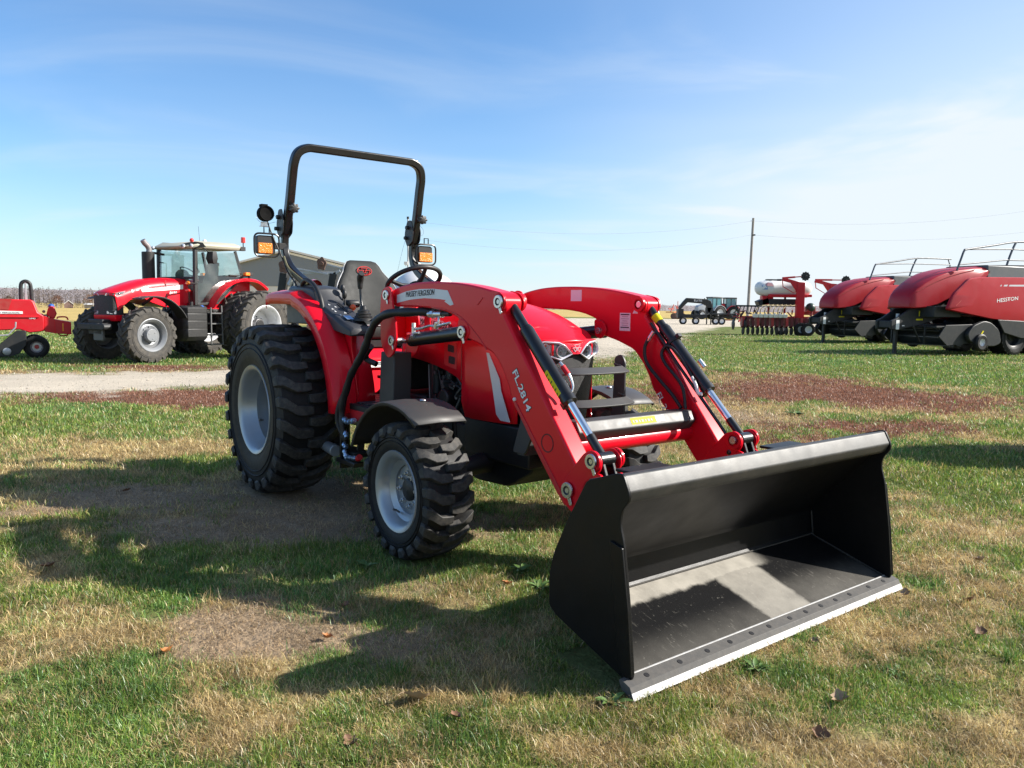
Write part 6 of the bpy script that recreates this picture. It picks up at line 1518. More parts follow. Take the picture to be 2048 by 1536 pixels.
for s in (-1, 1):
    hsg = MB(); hsg.prism(rnd([(-1.68, .70), (-1.95, .98), (-2.42, 1.13), (-2.75, 1.08), (-3.16, .84), (-3.30, .42), (-3.0, .30), (-2.3, .32), (-1.8, .48)], .12), s * 1.08, s * 1.22); hgo = hsg.build('feeder_cover', GREYM, H, .03, 40, 3); MB().box((-2.33, s * 1.225, .72), (.22, .006, .05), Matrix.Rotation(.9, 3, 'Y')).build('yellow_label', YEL, hgo, 0, 0)
    gw = node('wheel', H, (-2.25, s * 1.24, .44)); MB().lathe([(-.09, .12), (-.10, .22), (-.06, .27), (.06, .27), (.10, .22), (.09, .12)], n=32).build('tyre', RUB, gw); MB().lathe([(s * .04, .001), (s * .04, .05), (s * .02, .07), (s * .06, .135), (s * .09, .14), (s * .09, .12)], n=28).build('rim', RIMW, gw)
    tw = node('wheel', H, (-4.0, s * .88, .62)); car, lu = tyre_mb(.64, .60, .34, .02, 26, .03, [(-.05, 0, 0, 1, 1), (.5, .3, 0, 1, 1), (.95, .6, 0, 1, 1)]); car.build('tyre', RUB, tw, 0, 40); lu.build('tread', RUB, tw, 0, 30); MB().lathe([(s * .24, .36), (s * .27, .35), (s * .24, .30), (s * .1, .26), (s * .1, .12), (s * .14, .10), (s * .14, .001)], n=36).build('rim', GREYM, tw)
    tw2 = copy_tree(tw, H); tw2.location = (-5.35, s * .88, .62)
for s in (-1, 1): MB().prism([(-3.0, 1.17), (-6.6, 1.06), (-6.6, .56), (-4.2, .56), (-3.35, .74)], s * 1.22, s * 1.26).build('lower_skirt', GREYM, H, .02)
H2 = copy_tree(H); H2.location = (13.44, 33.9, 0); H2['label'] = 'farther big red square baler, standing behind the one at the right edge'

# ================================================================== planter with white tank on the right (44 m away)
PX, PY = 15.2, 44.0
P_ = thing('row_planter', 'red planter with white tank and raised marker arms between pole and balers', 'planter', (PX, PY, 0), 0)
def pp_(x, z, y=0.0):           # outline points were taken at 50 m; the machine stands at 44 m
    return (x * .88 - PX, y, CAM_H + (z - CAM_H) * .88)
tk = MB(); c0 = pp_(17.07, 2.78); rings = []
for (t, r) in [(-1.0, .06), (-.97, .20), (-.90, .31), (-.78, .38), (-.6, .415), (-.5, .42), (-.48, .43), (-.40, .43), (-.38, .42), (.38, .42), (.40, .43), (.48, .43), (.5, .42), (.62, .41), (.8, .36), (.92, .27), (.98, .16), (1.0, .05)]:
    rings.append([(c0[0] + t * 1.58, r * 1.05 * cos(a), c0[2] + r * sin(a) * (1 if sin(a) > 0 else 1.15)) for a in np.linspace(0, 2 * pi, 25)[:-1]])
tk.loft(rings); tko = tk.build('tank', WHITE, P_, 0, 50)
dc = MB()
for (a0, a1, t0, t1, m_) in [(3.7, 4.6, -.86, -.62, 0)]: pass
def tank_patch(pts, name, m, up=.0):
    mb = MB(); mb.add([(c0[0] + t * 1.58, -(.46) * sqrt(max(0, 1 - (dz / .45) ** 2)) * (1.0 if abs(t) < .55 else (.97 if abs(t) < .7 else .82)) - .012, c0[2] + dz) for t, dz in pts], [tuple(range(len(pts)))]); return mb.build(name, m, tko, 0, 0)
tank_patch([(-.80, -.10), (-.62, -.10), (-.66, .10), (-.74, .18), (-.84, .16)], 'blue_decal', mat('faded_blue_decal', (.22, .30, .45), .5)); tank_patch([(-.72, .20), (-.66, .10), (-.42, .08), (-.48, .26), (-.62, .30)], 'red_decal', mat('faded_red_decal', (.52, .26, .26), .5))
MB().box((c0[0] - .6, 0, c0[2] + .46), (.75, .30, .05)).cyl((c0[0] - .2, 0, c0[2] + .40), (c0[0] - .2, 0, c0[2] + .50), .16, 16).build('tank_lid', GREYM, tko, .01)
fr = MB(); z_ = pp_(0, 2.2)[2]; fr.box((c0[0] + .15, 0, z_ + .08), (2.1, .9, .16)); fr.box((c0[0] - .9, 0, z_ - .18), (.6, .5, .5)); fr.box((c0[0] + 1.3, 0, z_ + .10), (.4, .7, .14))
for x in (-.7, .2, 1.0): fr.box((c0[0] + x, .2, z_ - .55), (.10, .10, 1.3))
fr.box((c0[0] + .4, .3, .95), (5.2, .18, .18)); fr.build('frame', RED2, P_, .015)
MB().box((c0[0] + .1, .1, z_ - .30), (1.9, .8, .42)).box((c0[0] - 1.1, .1, z_ - .28), (.6, .7, .36), Matrix.Rotation(-.4, 3, 'Y')).build('air_box', BLACKM, P_, .03)
def tower(x50, flip, depth, disc, label=None):
    nd = node('marker_arm', P_, (0, depth, 0))
    b = MB(); X0 = pp_(x50, 3.1); g = pp_(x50, 1.0)
    b.loft([[(X0[0] - .22, -.12, g[2]), (X0[0] + .22, -.12, g[2]), (X0[0] + .22, .12, g[2]), (X0[0] - .22, .12, g[2])], [(X0[0] - .20, -.10, X0[2]), (X0[0] + .21, -.10, X0[2]), (X0[0] + .21, .10, X0[2]), (X0[0] - .20, .10, X0[2])]]); b.prism([(X0[0] - .20, X0[2] - .5), (X0[0] + .21, X0[2] - .3), (X0[0] + .21, X0[2] + .02), (X0[0] - .1, X0[2] + .04), (X0[0] - 1.0, X0[2] + .28), (X0[0] - 1.06, X0[2] + .10), (X0[0] - .55, X0[2] - .02)], -.07, .07); b.build('marker_tower', RED2, nd, .01)
    a = MB(); T0 = Vector((X0[0] - 1.02, 0, X0[2] + .24)); D_ = Vector(pp_(*disc)); a.bar(T0, T0.lerp(D_, .55), .09, .10); a.bar(T0.lerp(D_, .5), D_, .06, .06); a.bar(T0 + Vector((.0, 0, -.1)), T0 + Vector((.06, 0, -.48)), .04, .04); a.tube([T0 + Vector((.06, 0, -.46)), T0 + Vector((.65, 0, -.80)), T0 + Vector((.90, 0, -.62))], .022, 8); a.build('marker_boom', RED2, nd, .005)
    dd = MB(); n = 20; ring = [((.26 if k % 2 else .215) * cos(2 * pi * k / n), (.26 if k % 2 else .215) * sin(2 * pi * k / n)) for k in range(n)]
    dd.prism([(D_.x + x, D_.z + z) for x, z in ring], -.05, .0); dd.prism([(D_.x + .03 + x * .95, D_.z - .01 + z * .95) for x, z in ring], .06, .10); dd.cyl((D_.x, -.09, D_.z), (D_.x, .14, D_.z), .07, 12); dd.build('marker_disc', BLACKM, nd, .004)
tower(17.80, 1, -.9, (18.06, 3.50)); tower(20.62, 1, .9, (21.43, 3.38))
tb = MB(); a_, b_ = pp_(13.81, 1.63), pp_(15.4, 1.66); tb.box(((a_[0] + b_[0]) / 2, -.9, a_[2]), (b_[0] - a_[0], .10, .09))
for k in range(7): tb.bar((a_[0] + .1 + k * .2, -.9, a_[2]), (a_[0] - .02 + k * .2, -.9, a_[2] - .42), .04, .04)
tb.build('wing_rail', GREYM, P_, .006)
RUF = mat('dark_red_frame', (.11, .010, .012), .6, var=.4, scale=8)
for k in range(15):
    x = pp_(14.3 + k * .30, 1)[0]
    ru = MB().prism([(-1.05, .98), (-.70, .95), (-.62, .62), (-.85, .40), (-1.10, .52)], x - .07, x + .07, 'x').bar((x, -.7, .90), (x, .25, .95), .06, .06).bar((x, -.9, .5), (x, -.9, .25), .05, .05).build('row_unit', RUF if k % 3 else REDD, P_, .004)
    MB().lathe([(-.03, .001), (-.03, .20), (.0, .225), (.03, .20), (.03, .001)], (x, -1.05, .26), 'x', 20).lathe([(-.03, .001), (-.03, .17), (.03, .17), (.03, .001)], (x + .04, -.85, .22), 'x', 18).build('row_wheel', RUB, ru)
for k in range(7):
    x = pp_(15.0 + k * .30, 1)[0]; rb_ = MB(); rb_.loft([[(x - .11, -1.25, .98), (x + .11, -1.25, .98), (x + .11, -.98, .98), (x - .11, -.98, .98)], [(x - .125, -1.28, 1.16), (x + .125, -1.28, 1.16), (x + .125, -.95, 1.16), (x - .125, -.95, 1.16)]]); rb_.cyl((x, -1.1, 1.15), (x, -1.1, 1.22), .05, 8); rb_.build('seed_box', WHITE, P_, .006)
    x = pp_(15.0 + k * .27, 1)[0]; MB().tube(catmull([(x, -1.15, 1.20), (x + .02, -1.2, 1.42), (x + .28, -1.0, 1.60), (x + .85, -.6, 1.66), (x + 1.0, -.3, 1.72)], 6), .028, 8).build('seed_hose', TAN, P_)
# busy red linkage and dark hydraulics through the middle of the machine
for k in range(70):
    x = random.uniform(-3.1, 3.6); z = random.uniform(.45, 1.35); y = random.uniform(-.8, .8)
    MB().bar((x, y, z), (x + random.uniform(-.4, .4), y + random.uniform(-.3, .3), z + random.uniform(-.35, .35)), random.uniform(.03, .09), random.uniform(.03, .09)).build('linkage_bar', RUF if k % 3 == 0 else (REDD if k % 3 == 1 else BLACKM), P_, 0, 0)
MB().box((2.3, .5, 1.25), (2.4, .6, .22)).box((1.3, -.2, 1.45), (.45, .5, .30)).box((3.2, .2, 1.45), (1.2, .4, .10)).build('rear_toolbar', REDD, P_, .02); MB().sphere((1.28, -.3, 1.55), .26, 10).build('hydraulic_tank', mat('dark_green_tank', (.02, .05, .035), .4), P_)
for (x50, y) in [(17.85, -1.1), (18.22, -1.25), (20.2, -1.0), (17.4, .9), (20.0, .9)]:
    x = pp_(x50, 0)[0]; w = node('wheel', P_, (x, y, .36)); car, lu = tyre_mb(.37, .24, .19, .012, 18, .03, [(-.05, 0, 0, 1, 1), (.5, .2, 0, 1, 1), (.95, .5, 0, 1, 1)]); car.build('tyre', RUB, w, 0, 40); lu.build('tread', RUB, w, 0, 30); MB().lathe([(-.11, .19), (-.13, .185), (-.10, .16), (-.02, .12), (-.02, .001)], n=28).build('rim', RIMW, w)
for (x50, ) in [(13.68,), (14.35,)]:
    x = pp_(x50, 0)[0]; MB().lathe([(-.06, .001), (-.04, .20), (0, .30), (.05, .20), (.06, .001)], (x, -1.0, .58), 'x', 24).bar((x, -1.0, .58), (x + .15, -.9, 1.0), .05, .05).build('coulter_disc', BLACKM, P_)
for k in range(9):
    x = pp_(20.9, 0)[0] + random.uniform(-.3, .3); MB().tube(catmull([(x, -1.2, .80), (x + random.uniform(-.15, .15), -1.25, .45), (x + random.uniform(-.3, .3), -1.3, random.uniform(.02, .25))], 4), .014, 6).build('loose_hose', TAN, P_)

# ================================================================== folded planter with white dome tank behind the tractor
Q = thing('folded_planter', 'grey planter frame with notched marker discs and white tank behind the seat', 'planter', (-3.2 * 1.867, 28.0, CAM_H * (1 - 1.867)), 0)
Q.scale = (1.867, 1.867, 1.867)            # a big machine, 28 m away
def q_(x, z, y=0): return (x + 3.2, y, z)
po = MB()
for (x, xb) in ((-4.36, -4.47), (-3.42, -3.55)):
    po.bar(q_(x + .02, 1.94), q_(xb - .045, .72), .17, .14, (1, 0, 0)); po.bar(q_(x + .19, 1.90, .12), q_(xb + .13, .72, .12), .10, .10, (1, 0, 0))
po.bar(q_(-4.7, .86), q_(-.6, .86), .14, .14); po.bar(q_(-4.5, 1.15, .1), q_(-.8, 1.15, .1), .08, .08); po.build('frame_post', GREYM, Q, .01)
ar = MB(); ar.bar(q_(-4.1, 1.95, -.05), q_(-3.35, 1.955, -.05), .05, .045); ar.bar(q_(-3.4, 1.93, -.05), q_(-3.28, 2.0, -.05), .05, .05); ar.bar(q_(-3.60, 2.13, -.1), q_(-2.9, 1.97, -.1), .03, .03); ar.box(q_(-3.16, 2.03, -.1), (.12, .08, .09)); ar.bar(q_(-4.3, 2.06, -.1), q_(-3.5, 1.93, -.1), .03, .03); ar.build('marker_boom', GALV, Q, .004)
sp_ = MB()
for x in (-4.20, -3.27): sp_.tube([q_(x + .08, 1.95, -.1), q_(x + .05, 1.60, -.1), q_(x - .04, 1.50, -.1)], .018, 8)
sp_.cyl(q_(-4.22, 1.72, -.12), q_(-4.16, 1.85, -.12), .045, 10); sp_.build('hydraulic_ram', GALV, Q)
for (x, z, r) in ((-4.31, 2.06, .14), (-3.60, 2.12, .13)):
    dd = MB(); n = 20; ring = [(r * (1 if k % 4 < 2 else .84) * cos(2 * pi * k / n), r * (1 if k % 4 < 2 else .84) * sin(2 * pi * k / n)) for k in range(n)]
    a_, b_ = [(u * .75, v) for u, v in ring], ring
    dd.prism([(q_(x, z)[0] + u * .72, z + v) for u, v in ring], -.16, -.13); dd.lathe([(-.18, .001), (-.18, .04), (-.12, .05), (-.12, .001)], q_(x, z), 'y', 14); dd.build('marker_disc', RUST, Q, .003)
tk = MB(); tk.lathe([(.95, .70), (1.05, .72), (1.55, .70), (1.75, .62), (1.90, .48), (2.0, .32), (2.05, .18), (2.07, .001)], (q_(-1.75, 0)[0], .4, 0), 'z', 40); tk.build('tank', WHITE, Q, 0, 50); MB().lathe([(.80, .5), (.97, .62), (.97, .60)], (q_(-1.75, 0)[0], .4, 0), 'z', 30).build('tank_cradle', REDD, Q)
for x in (-4.3, -3.2, -1.9, -.9):
    w = node('wheel', Q, q_(x, .838, .2)); w.scale = (.57, .57, .57); car, lu = tyre_mb(.37, .24, .19, .012, 18, .03, [(-.05, 0, 0, 1, 1), (.95, .5, 0, 1, 1)]); car.build('tyre', RUB, w); lu.build('tread', RUB, w); MB().lathe([(-.11, .19), (-.13, .185), (-.02, .12), (-.02, .001)], n=24).build('rim', RIMW, w)

# ================================================================== metal shed
D = thing('metal_shed', 'large grey metal shed with a low white gable roof behind the tractors', 'shed', (-27.6, 100, 0), radians(4))
def corrugated(name, col, ax):
    m = mat(name, col, .45, metal=.2, var=.06, scale=.6, dust=.05)
    N, L_ = m.node_tree.nodes, m.node_tree.links; p = N['Principled BSDF']; tc = N.new('ShaderNodeTexCoord'); wv = N.new('ShaderNodeTexWave'); wv.inputs['Scale'].default_value = 3.2; wv.bands_direction = ax
    L_.new(tc.outputs['Object'], wv.inputs['Vector']); b = N.new('ShaderNodeBump'); b.inputs['Strength'].default_value = .6; b.inputs['Distance'].default_value = .03; L_.new(wv.outputs['Fac'], b.inputs['Height']); L_.new(b.outputs[0], p.inputs['Normal']); return m
CORR = corrugated('blue_grey_cladding', (.19, .215, .24), 'X'); CORW = corrugated('white_cladding', (.62, .61, .58), 'X')
MB().prism([(-6.8, 3.55), (7.2, 3.55), (7.2, 6.1), (-.9, 7.95), (-6.8, 6.35)], 0, 26).build('wall', CORR, D, 0, 0); MB().box((.2, 13, 3.0), (13.98, 25.9, 1.1)).build('pale_wall_band', CORW, D, 0, 0); MB().box((.2, 13, 1.2), (13.7, 25.6, 2.5)).build('lower_wall', mat('shed_base', (.19, .16, .13), .8), D, 0, 0)
rf = MB(); rf.prism([(-7.1, 6.28), (-.9, 8.00), (7.7, 6.02), (7.7, 6.28), (-.9, 8.24), (-7.1, 6.50)], -.5, 26.5); rf.build('roof', mat('white_roof_sheet', (.70, .69, .67), .5, var=.05, scale=.5), D, 0, 0)
MB().prism([(-.9, 7.90), (7.4, 5.98), (7.4, 5.72), (-.9, 7.64)], -.06, -.01).build('gable_trim', WHITED, D, 0, 0)

# ================================================================== poles and wires
U = thing('utility_pole', 'tall weathered wooden utility pole standing beside the white tank planter', 'pole', (22.35, 75, 0), 0)
MB().tube([(-.02, 0, -.4), (.06, 0, 5), (.14, 0, 10.0)], [.15, .13, .11], 16).build('pole', WOODP, U, 0, 60); MB().cyl((.06, -.16, 9.7), (-.14, -.16, 9.72), .035, 8).build('insulator', GALV, U); MB().cyl((.10, -.16, 8.40), (.34, -.16, 8.42), .07, 10).build('insulator', GREYM, U)
U2 = thing('light_pole', 'slim pale pole behind the right leg of the roll bar', 'pole', (-7.95, 60, 0), 0)
MB().tube([(-.02, 0, -.3), (-.06, 0, 7.9)], [.075, .06], 10).build('pole', GALV, U2); MB().box((-.20, -.05, 4.55), (.28, .16, .24)).cyl((-.20, -.05, 4.32), (-.20, -.05, 4.42), .05, 8).build('meter_box', WHITED, U2, .01); MB().cyl((-.06, 0, 7.85), (-.06, 0, 8.02), .09, 10).cyl((-.06, 0, 7.2), (.30, 0, 7.1), .025, 6).build('pole_cap', GREYM, U2)
MB().tube(catmull([(-.06, 0, 7.0), (-.6, 0, 5.0), (-1.0, 0, 3.0), (-1.15, 0, 1.0)], 5), .008, 5).build('guy_wire', GREYM, U2)
WIREM = mat('wire_grey', (.24, .25, .27), .6)
def sag(p, q, s_, n=24):
    p, q = Vector(p), Vector(q); return [p.lerp(q, t) - Vector((0, 0, s_ * 4 * t * (1 - t))) for t in np.linspace(0, 1, n)]
for (p, q, s_, lb) in [((-8.0, 60, 7.75), (22.3, 75, 9.72), 1.1, 'upper power line from the slim pole to the wooden pole'), ((-8.0, 60, 6.45), (22.3, 75, 8.42), 1.2, 'lower power line from the slim pole to the wooden pole'), ((22.6, 75, 9.72), (75, 88, 17.3), 2.2, 'upper power line leaving the wooden pole to the right'), ((22.6, 75, 8.42), (75, 88, 14.2), 2.0, 'lower power line leaving the wooden pole to the right')]:
    o = MB().tube(sag(p, q, s_), .0065, 6).build('power_line', WIREM); tag(o, lb, 'power line', 'power lines')

# ================================================================== far yard: black gooseneck machine, teal-cab tractors, red implements
G = thing('black_gooseneck_trailer', 'black gooseneck machine with white lettering on its beam, left of the pole', 'trailer', (17.0, 72, 0), 0)
bm_ = MB(); bm_.prism([(-1.9, 1.55), (-1.55, 2.02), (-1.2, 2.40), (.55, 2.32), (1.0, 2.15), (1.15, 1.7), (.95, 1.1), (.75, 1.1), (.62, 1.72), (.2, 1.9), (-1.1, 2.0), (-1.5, 1.62), (-1.75, 1.30)], -.25, .25); bo = bm_.build('gooseneck_beam', BLACKM, G, .03)
text('lettering', 'ELITE', bo, WHITED, (-.55, -.255, 2.10), (1, 0, -.03), (0, 0, 1), .17, .72, bold=.008)
lg = MB(); lg.box((.72, 0, .85), (.09, .12, 1.7)); lg.box((1.10, 0, .85), (.09, .12, 1.7)); lg.box((.9, 0, 1.3), (.6, .5, .5)); lg.build('jack_leg', BLACKM, G, .01)
MB().box((2.1, .3, .98), (2.3, 1.6, .14)).box((2.6, .3, .75), (1.4, .3, .3)).build('deck', GREYM, G, .01); MB().box((2.3, -.2, .45), (1.6, .1, .10)).build('red_skid', REDD, G)
for x in (-1.55, -.4, 1.4, 1.95):
    w = node('wheel', G, (x, -.5, .34)); MB().lathe([(-.10, .18), (-.12, .30), (-.06, .345), (.06, .345), (.12, .30), (.10, .18)], n=28).build('tyre', RUB, w); MB().lathe([(-.10, .18), (-.06, .13), (-.05, .001)], n=24).build('rim', RIMW, w)
ux = MB(); ux.box((-.6, .2, .75), (2.6, 1.0, .35)); ux.box((-1.7, .2, 1.0), (.5, .9, .8)); ux.build('chassis', ENG, G, .02)
def far_tractor(x, y, rz, label, hoodm, s):
    t = thing('yard_tractor', label, 'tractor', (x, y, 0), rz, 'tractors in the far yard')
    MB().loft([[(x_, -w, zb), (x_, -w, zt - .1), (x_, -w * .6, zt), (x_, w * .6, zt), (x_, w, zt - .1), (x_, w, zb)] for x_, w, zb, zt in [(2.1, .35, 1.2, 1.75), (1.9, .42, 1.1, 1.95), (.3, .5, 1.2, 2.3), (-.1, .5, 1.2, 2.3)]]).build('hood', hoodm, t, .03)
    MB().box((.9, 0, .95), (2.6, .6, .5)).build('chassis', ENG, t)
    MB().loft([[(-.2, -.7, 1.5), (-.2, .7, 1.5), (-1.7, .7, 1.6), (-1.7, -.7, 1.6)], [(-.25, -.72, 3.0), (-.25, .72, 3.0), (-1.6, .72, 3.0), (-1.6, -.72, 3.0)]]).build('cab_glass', mat('teal_glass', (.10, .26, .30), .12, coat=1, var=.3, scale=1.2) if 'teal_glass' not in MATS else MATS['teal_glass'], t, .02)
    fr_ = MB()
    for xx in (-.2, -.9, -1.68):
        for yy in (-.73, .73): fr_.box((xx, yy, 2.25), (.08, .05, 1.5))
    fr_.box((-.95, 0, 1.35), (1.6, 1.3, .4)); fr_.build('cab_frame', BLACKM, t); MB().box((-.92, 0, 3.1), (1.7, 1.6, .2)).build('cab_roof', GREYL if s else CREAM, t, .05)
    for (xx, yy, R, W) in ((1.6, .8, .68, .42), (1.6, -.8, .68, .42), (-1.2, .95, .95, .55), (-1.2, -.95, .95, .55)):
        w = node('wheel', t, (xx, yy, R)); MB().lathe([(-W / 2, R * .55), (-W / 2, R * .85), (-W * .35, R), (W * .35, R), (W / 2, R * .85), (W / 2, R * .55)], n=30).build('tyre', RUB, w); o = 1 if yy > 0 else -1; MB().lathe([(o * W * .42, R * .56), (o * W * .3, R * .5), (o * W * .25, R * .2), (o * W * .3, .001)], n=24).build('rim', RIMW, w)
    MB().tube([(.5, -.3, 2.2), (.5, -.3, 3.0)], .07, 10).build('exhaust', BLACKM, t)
    for yy in (-.95, .95): MB().loft([[(-1.2 + 1.08 * cos(a), yy - .3, .95 + 1.05 * sin(a)), (-1.2 + 1.08 * cos(a), yy + .3, .95 + 1.05 * sin(a)), (-1.2 + 1.02 * cos(a), yy + .3, .95 + .99 * sin(a)), (-1.2 + 1.02 * cos(a), yy - .3, .95 + .99 * sin(a))] for a in np.linspace(.3, 2.8, 10)]).build('fender', hoodm, t)
    return t
far_tractor(28.0, 113, 3.5, 'far tractor with taller teal cab behind the black gooseneck machine', mat('pale_grey_hood', (.40, .42, .44), .4), 1)
far_tractor(31.2, 117, 3.2, 'far tractor with lower teal cab, between the gooseneck machine and the pole', RED2, 1)
I_ = thing('tillage_tool', 'rusty red tillage implement left of the black gooseneck machine, partly behind the loader arm', 'implement', (22.6, 110, 0), .95)
fr = MB(); fr.box((0, 0, .95), (3.4, 1.2, .12)); fr.box((-.6, .3, 1.4), (1.8, .12, .12)); fr.bar((-1.5, 0, .9), (-.4, 0, 2.0), .1, .1); fr.bar((1.4, 0, .9), (.2, 0, 1.9), .1, .1); fr.cyl((.9, 0, 1.0), (.9, 0, 2.5), .05, 8); fr.build('frame', mat('orange_red_steel', (.42, .06, .03), .6, var=.3), I_, .01)
for k in range(12): MB().lathe([(-.02, .001), (-.02, .42), (.02, .42), (.02, .001)], (-1.6 + k * .29, -.5, .42), 'x', 20).build('disc', RUST, I_)

# ================================================================== woods, brush and farmstead on the skyline
def woods(name, label, cat, pts, n, hmin, hmax, cols, wsz, m, kind='stuff'):
    """bare late-autumn trees: each a stem with a loose spray of twig-sized faces"""
    V, F, C = [], [], []
    for i in range(n):
        t = random.random() * (len(pts) - 1); k = int(t); f = t - k; a, b = pts[k], pts[min(k + 1, len(pts) - 1)]
        x, y, hs = [a[q] + (b[q] - a[q]) * f for q in range(3)]
        y += random.uniform(0, 40 if wsz < .09 else 10); h = random.uniform(hmin, hmax) * hs; r = h * random.uniform(.28, .42); c = random.choice(cols); br = random.uniform(.82, 1.15)
        def tri(p, u, v):
            o = len(V); V.extend([p, p + u, p + v]); F.append((o, o + 1, o + 2)); q = br * random.uniform(.7, 1.3); C.extend([(c[0] * q, c[1] * q, c[2] * q, 1)] * 3)
        tri(Vector((x - .02 * h, y, -1)), Vector((.04 * h, 0, 0)), Vector((.02 * h, 0, h * .8)))
        for j in range(44):
            a_ = random.uniform(0, 2 * pi); e_ = random.uniform(-.5, 1.5); q = r * random.random() ** .5
            p = Vector((x + q * cos(a_) * cos(e_), y + q * sin(a_) * cos(e_), h * .55 + h * .42 * sin(e_) * random.uniform(.5, 1)))
            if j < 14: p.z = random.uniform(0, h * .5)
            w_ = wsz * h * random.uniform(.4, 1.2); d_ = random.uniform(0, 6.28)
            tri(p, Vector((cos(d_) * w_, random.uniform(-.5, .5) * w_, sin(d_) * w_)), Vector((cos(d_ + 1.2) * w_ * .8, random.uniform(-.5, .5) * w_, sin(d_ + 1.2) * w_ * .8 + .3 * w_)))
    me = bpy.data.meshes.new(name); me.from_pydata(V, [], F); at = me.color_attributes.new('blade', 'FLOAT_COLOR', 'POINT'); at.data.foreach_set('color', np.array(C, np.float32).ravel()); me.materials.append(m)
    o = bpy.data.objects.new(name, me); COL.objects.link(o); return tag(o, label, cat, kind=kind)
WOODM = bpy.data.materials.new('bare_woods'); WOODM.use_nodes = True
_n = WOODM.node_tree.nodes.new('ShaderNodeAttribute'); _n.attribute_name = 'blade'; WOODM.node_tree.links.new(_n.outputs['Color'], WOODM.node_tree.nodes['Principled BSDF'].inputs['Base Color']); WOODM.node_tree.nodes['Principled BSDF'].inputs['Roughness'].default_value = .95; WOODM.node_tree.nodes['Principled BSDF'].inputs['Specular IOR Level'].default_value = .05
GREYW = [(.25, .215, .215), (.23, .20, .205), (.27, .235, .225), (.235, .195, .175)]
HP = [(-620, 400, 1.1), (-420, 420, 1.05), (-320, 440, 1.0), (-230, 455, 1.0), (-160, 480, .95), (-60, 530, .8), (40, 580, .6), (130, 620, .5), (260, 620, .65), (420, 580, .85), (700, 560, 1.0)]
hxs = np.arange(-620, 700, 3.0); hm = MB(); ring = []
for x in hxs:
    y = float(np.interp(x, [p[0] for p in HP], [p[1] for p in HP])); hh = 8.0 * float(np.interp(x, [p[0] for p in HP], [p[2] for p in HP])) * (.86 + .28 * float(fbm(np.array([x * .03]), np.array([3.0]), 301)[0])) + random.uniform(-.2, .25)
    ring.append([(x, y - 18, -.5), (x, y - 6, hh * .62), (x, y, hh), (x, y + 60, hh * .9), (x, y + 160, -.5)])
hm.loft(ring, False, False); tag(hm.build('hills', mat('wooded_hillside', (.245, .212, .212), .95, var=.28, scale=.25, bump=.5, bscale=1.2), None, 0, 60), kind='structure')
woods('woods', 'bare grey brown woods along the far skyline', 'woods', [(-420, 360, 1.05), (-320, 385, 1.0), (-230, 400, 1.0), (-160, 420, .95), (-60, 470, .8), (40, 520, .62), (130, 560, .55), (260, 560, .7), (420, 520, .9)], 2000, 5.5, 9.2, GREYW, .055, WOODM)
woods('brush', 'low dry brush along the far edge of the stubble field', 'brush', [(-190, 150, 1), (-110, 142, 1), (-70, 150, 1), (-30, 160, .9), (0, 180, .7)], 700, .8, 1.75, [(.26, .22, .16), (.22, .18, .14), (.30, .25, .17)], .12, WOODM)
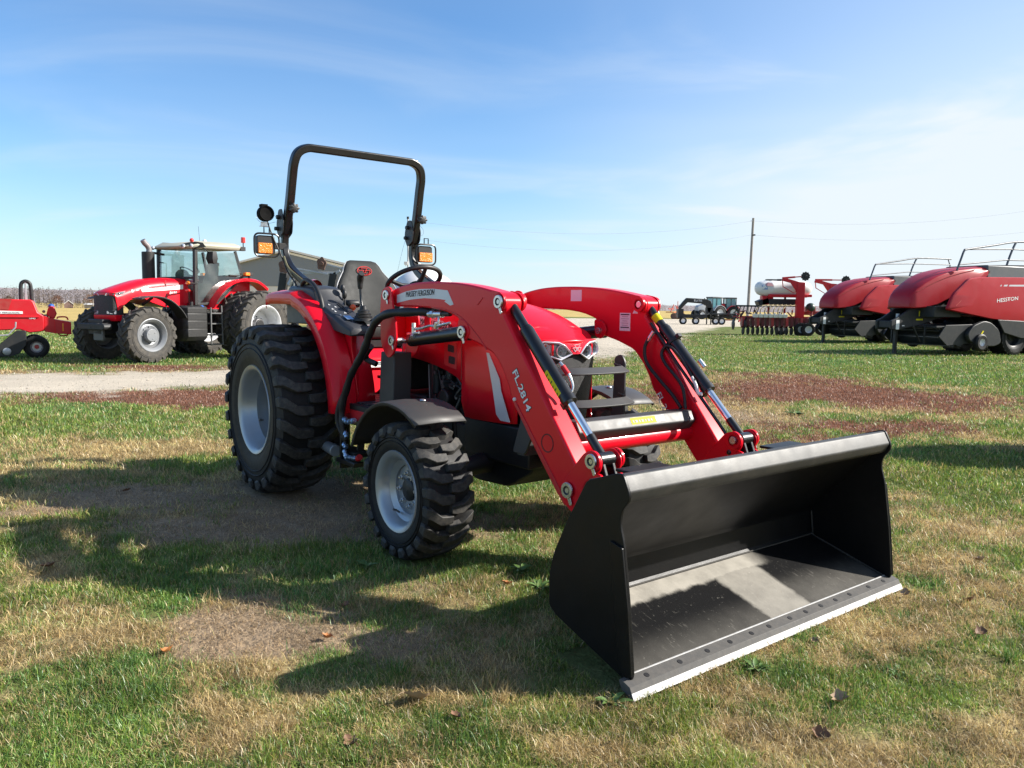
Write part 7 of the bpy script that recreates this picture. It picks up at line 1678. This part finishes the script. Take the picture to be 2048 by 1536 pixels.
# a few trees that stand out by their colour
for (x, y, h, c, lb) in [(-80, 150, 2.9, (.24, .12, .06), 'rust brown tree at the field edge, right of the black loop'), (-88, 152, 2.5, (.20, .10, .06), 'darker brown tree at the field edge, just left of the rust brown one'), (-96, 150, 2.3, (.16, .11, .08), 'dull brown tree at the field edge, behind the black loop')]:
    t = thing('field_tree', lb, 'tree', (x, y, 0), 0, 'brown trees at the field edge'); MB().tube([(0, 0, -.3), (.05, 0, h * .4), (.0, .1, h * .75)], [.12, .08, .03], 7).build('trunk', WOODP, t)
    V, F = [], []
    for j in range(420):
        a_ = random.uniform(0, 2 * pi); e_ = random.uniform(-.7, 1.5); q = h * .48 * random.random() ** .45
        p = Vector((q * cos(a_) * cos(e_) * 1.15, q * sin(a_) * cos(e_), h * .56 + h * .42 * sin(e_) * random.uniform(.4, 1))); w_ = .14 * random.uniform(.5, 1.3); d_ = random.uniform(0, 6.28); o = len(V)
        V += [p, p + Vector((cos(d_) * w_, 0, sin(d_) * w_)), p + Vector((cos(d_ + 1.3) * w_, w_ * .5, sin(d_ + 1.3) * w_))]; F.append((o, o + 1, o + 2))
    mb = MB(); mb.v = [tuple(v) for v in V]; mb.f = F; mb.build('crown', mat('crown_' + str(j) + lb[:5], c, .9, var=.35, scale=1.5), t, 0, 0)
BN = thing('barn', 'tiny white roofed barn in front of the far woods on the left', 'barn', (-84.6, 150, -.2), .5)
MB().prism([(-.75, 0), (.75, 0), (.75, .9), (0, 1.55), (-.75, .9)], -.9, .9).build('wall', mat('barn_wall', (.20, .13, .11), .8), BN, 0, 0); MB().prism([(-.85, .86), (0, 1.60), (.85, .86), (.85, .94), (0, 1.70), (-.85, .94)], -1.0, 1.0).build('roof', WHITE, BN, 0, 0)
LB_ = thing('farm_shed', 'long low white farm shed to the right of the tiny barn', 'shed', (-80.3, 151, 0), .1)
MB().box((0, 0, .35), (3.2, 1.0, .7)).build('wall', mat('shed_side', (.35, .32, .28), .8), LB_, 0, 0); MB().prism([(-.6, .70), (.6, .70), (0, .95)], -1.7, 1.7, 'x').build('roof', WHITE, LB_, 0, 0)
# standing dry weeds behind the balers
woods('dry_weeds', 'standing dry weeds behind the balers and planter', 'weeds', [(30, 66, 1), (38, 70, 1), (50, 70, 1)], 160, 1.3, 2.1, [(.34, .27, .15), (.28, .20, .12), (.40, .33, .20)], .10, WOODM)

# ================================================================== unseen stand-in bale right of the view, added to cast its shadow into it
RB = MB(); RB.lathe([(-.60, .001), (-.60, .55), (-.55, .62), (-.3, .64), (0, .645), (.3, .64), (.55, .62), (.60, .55), (.60, .001)], (0, 0, .63), 'x', 48)
ro = RB.build('shadow_bale', mat('shadow_bale_straw', (.42, .31, .15), .9, var=.35, scale=30, bump=.8, bscale=70), None, 0, 40); ro.location = (6.0, 7.45, 0); ro.rotation_euler = (0, 0, .15)
tag(ro, 'unseen stand-in bale added to cast a shadow right of the loader bucket', 'bale')
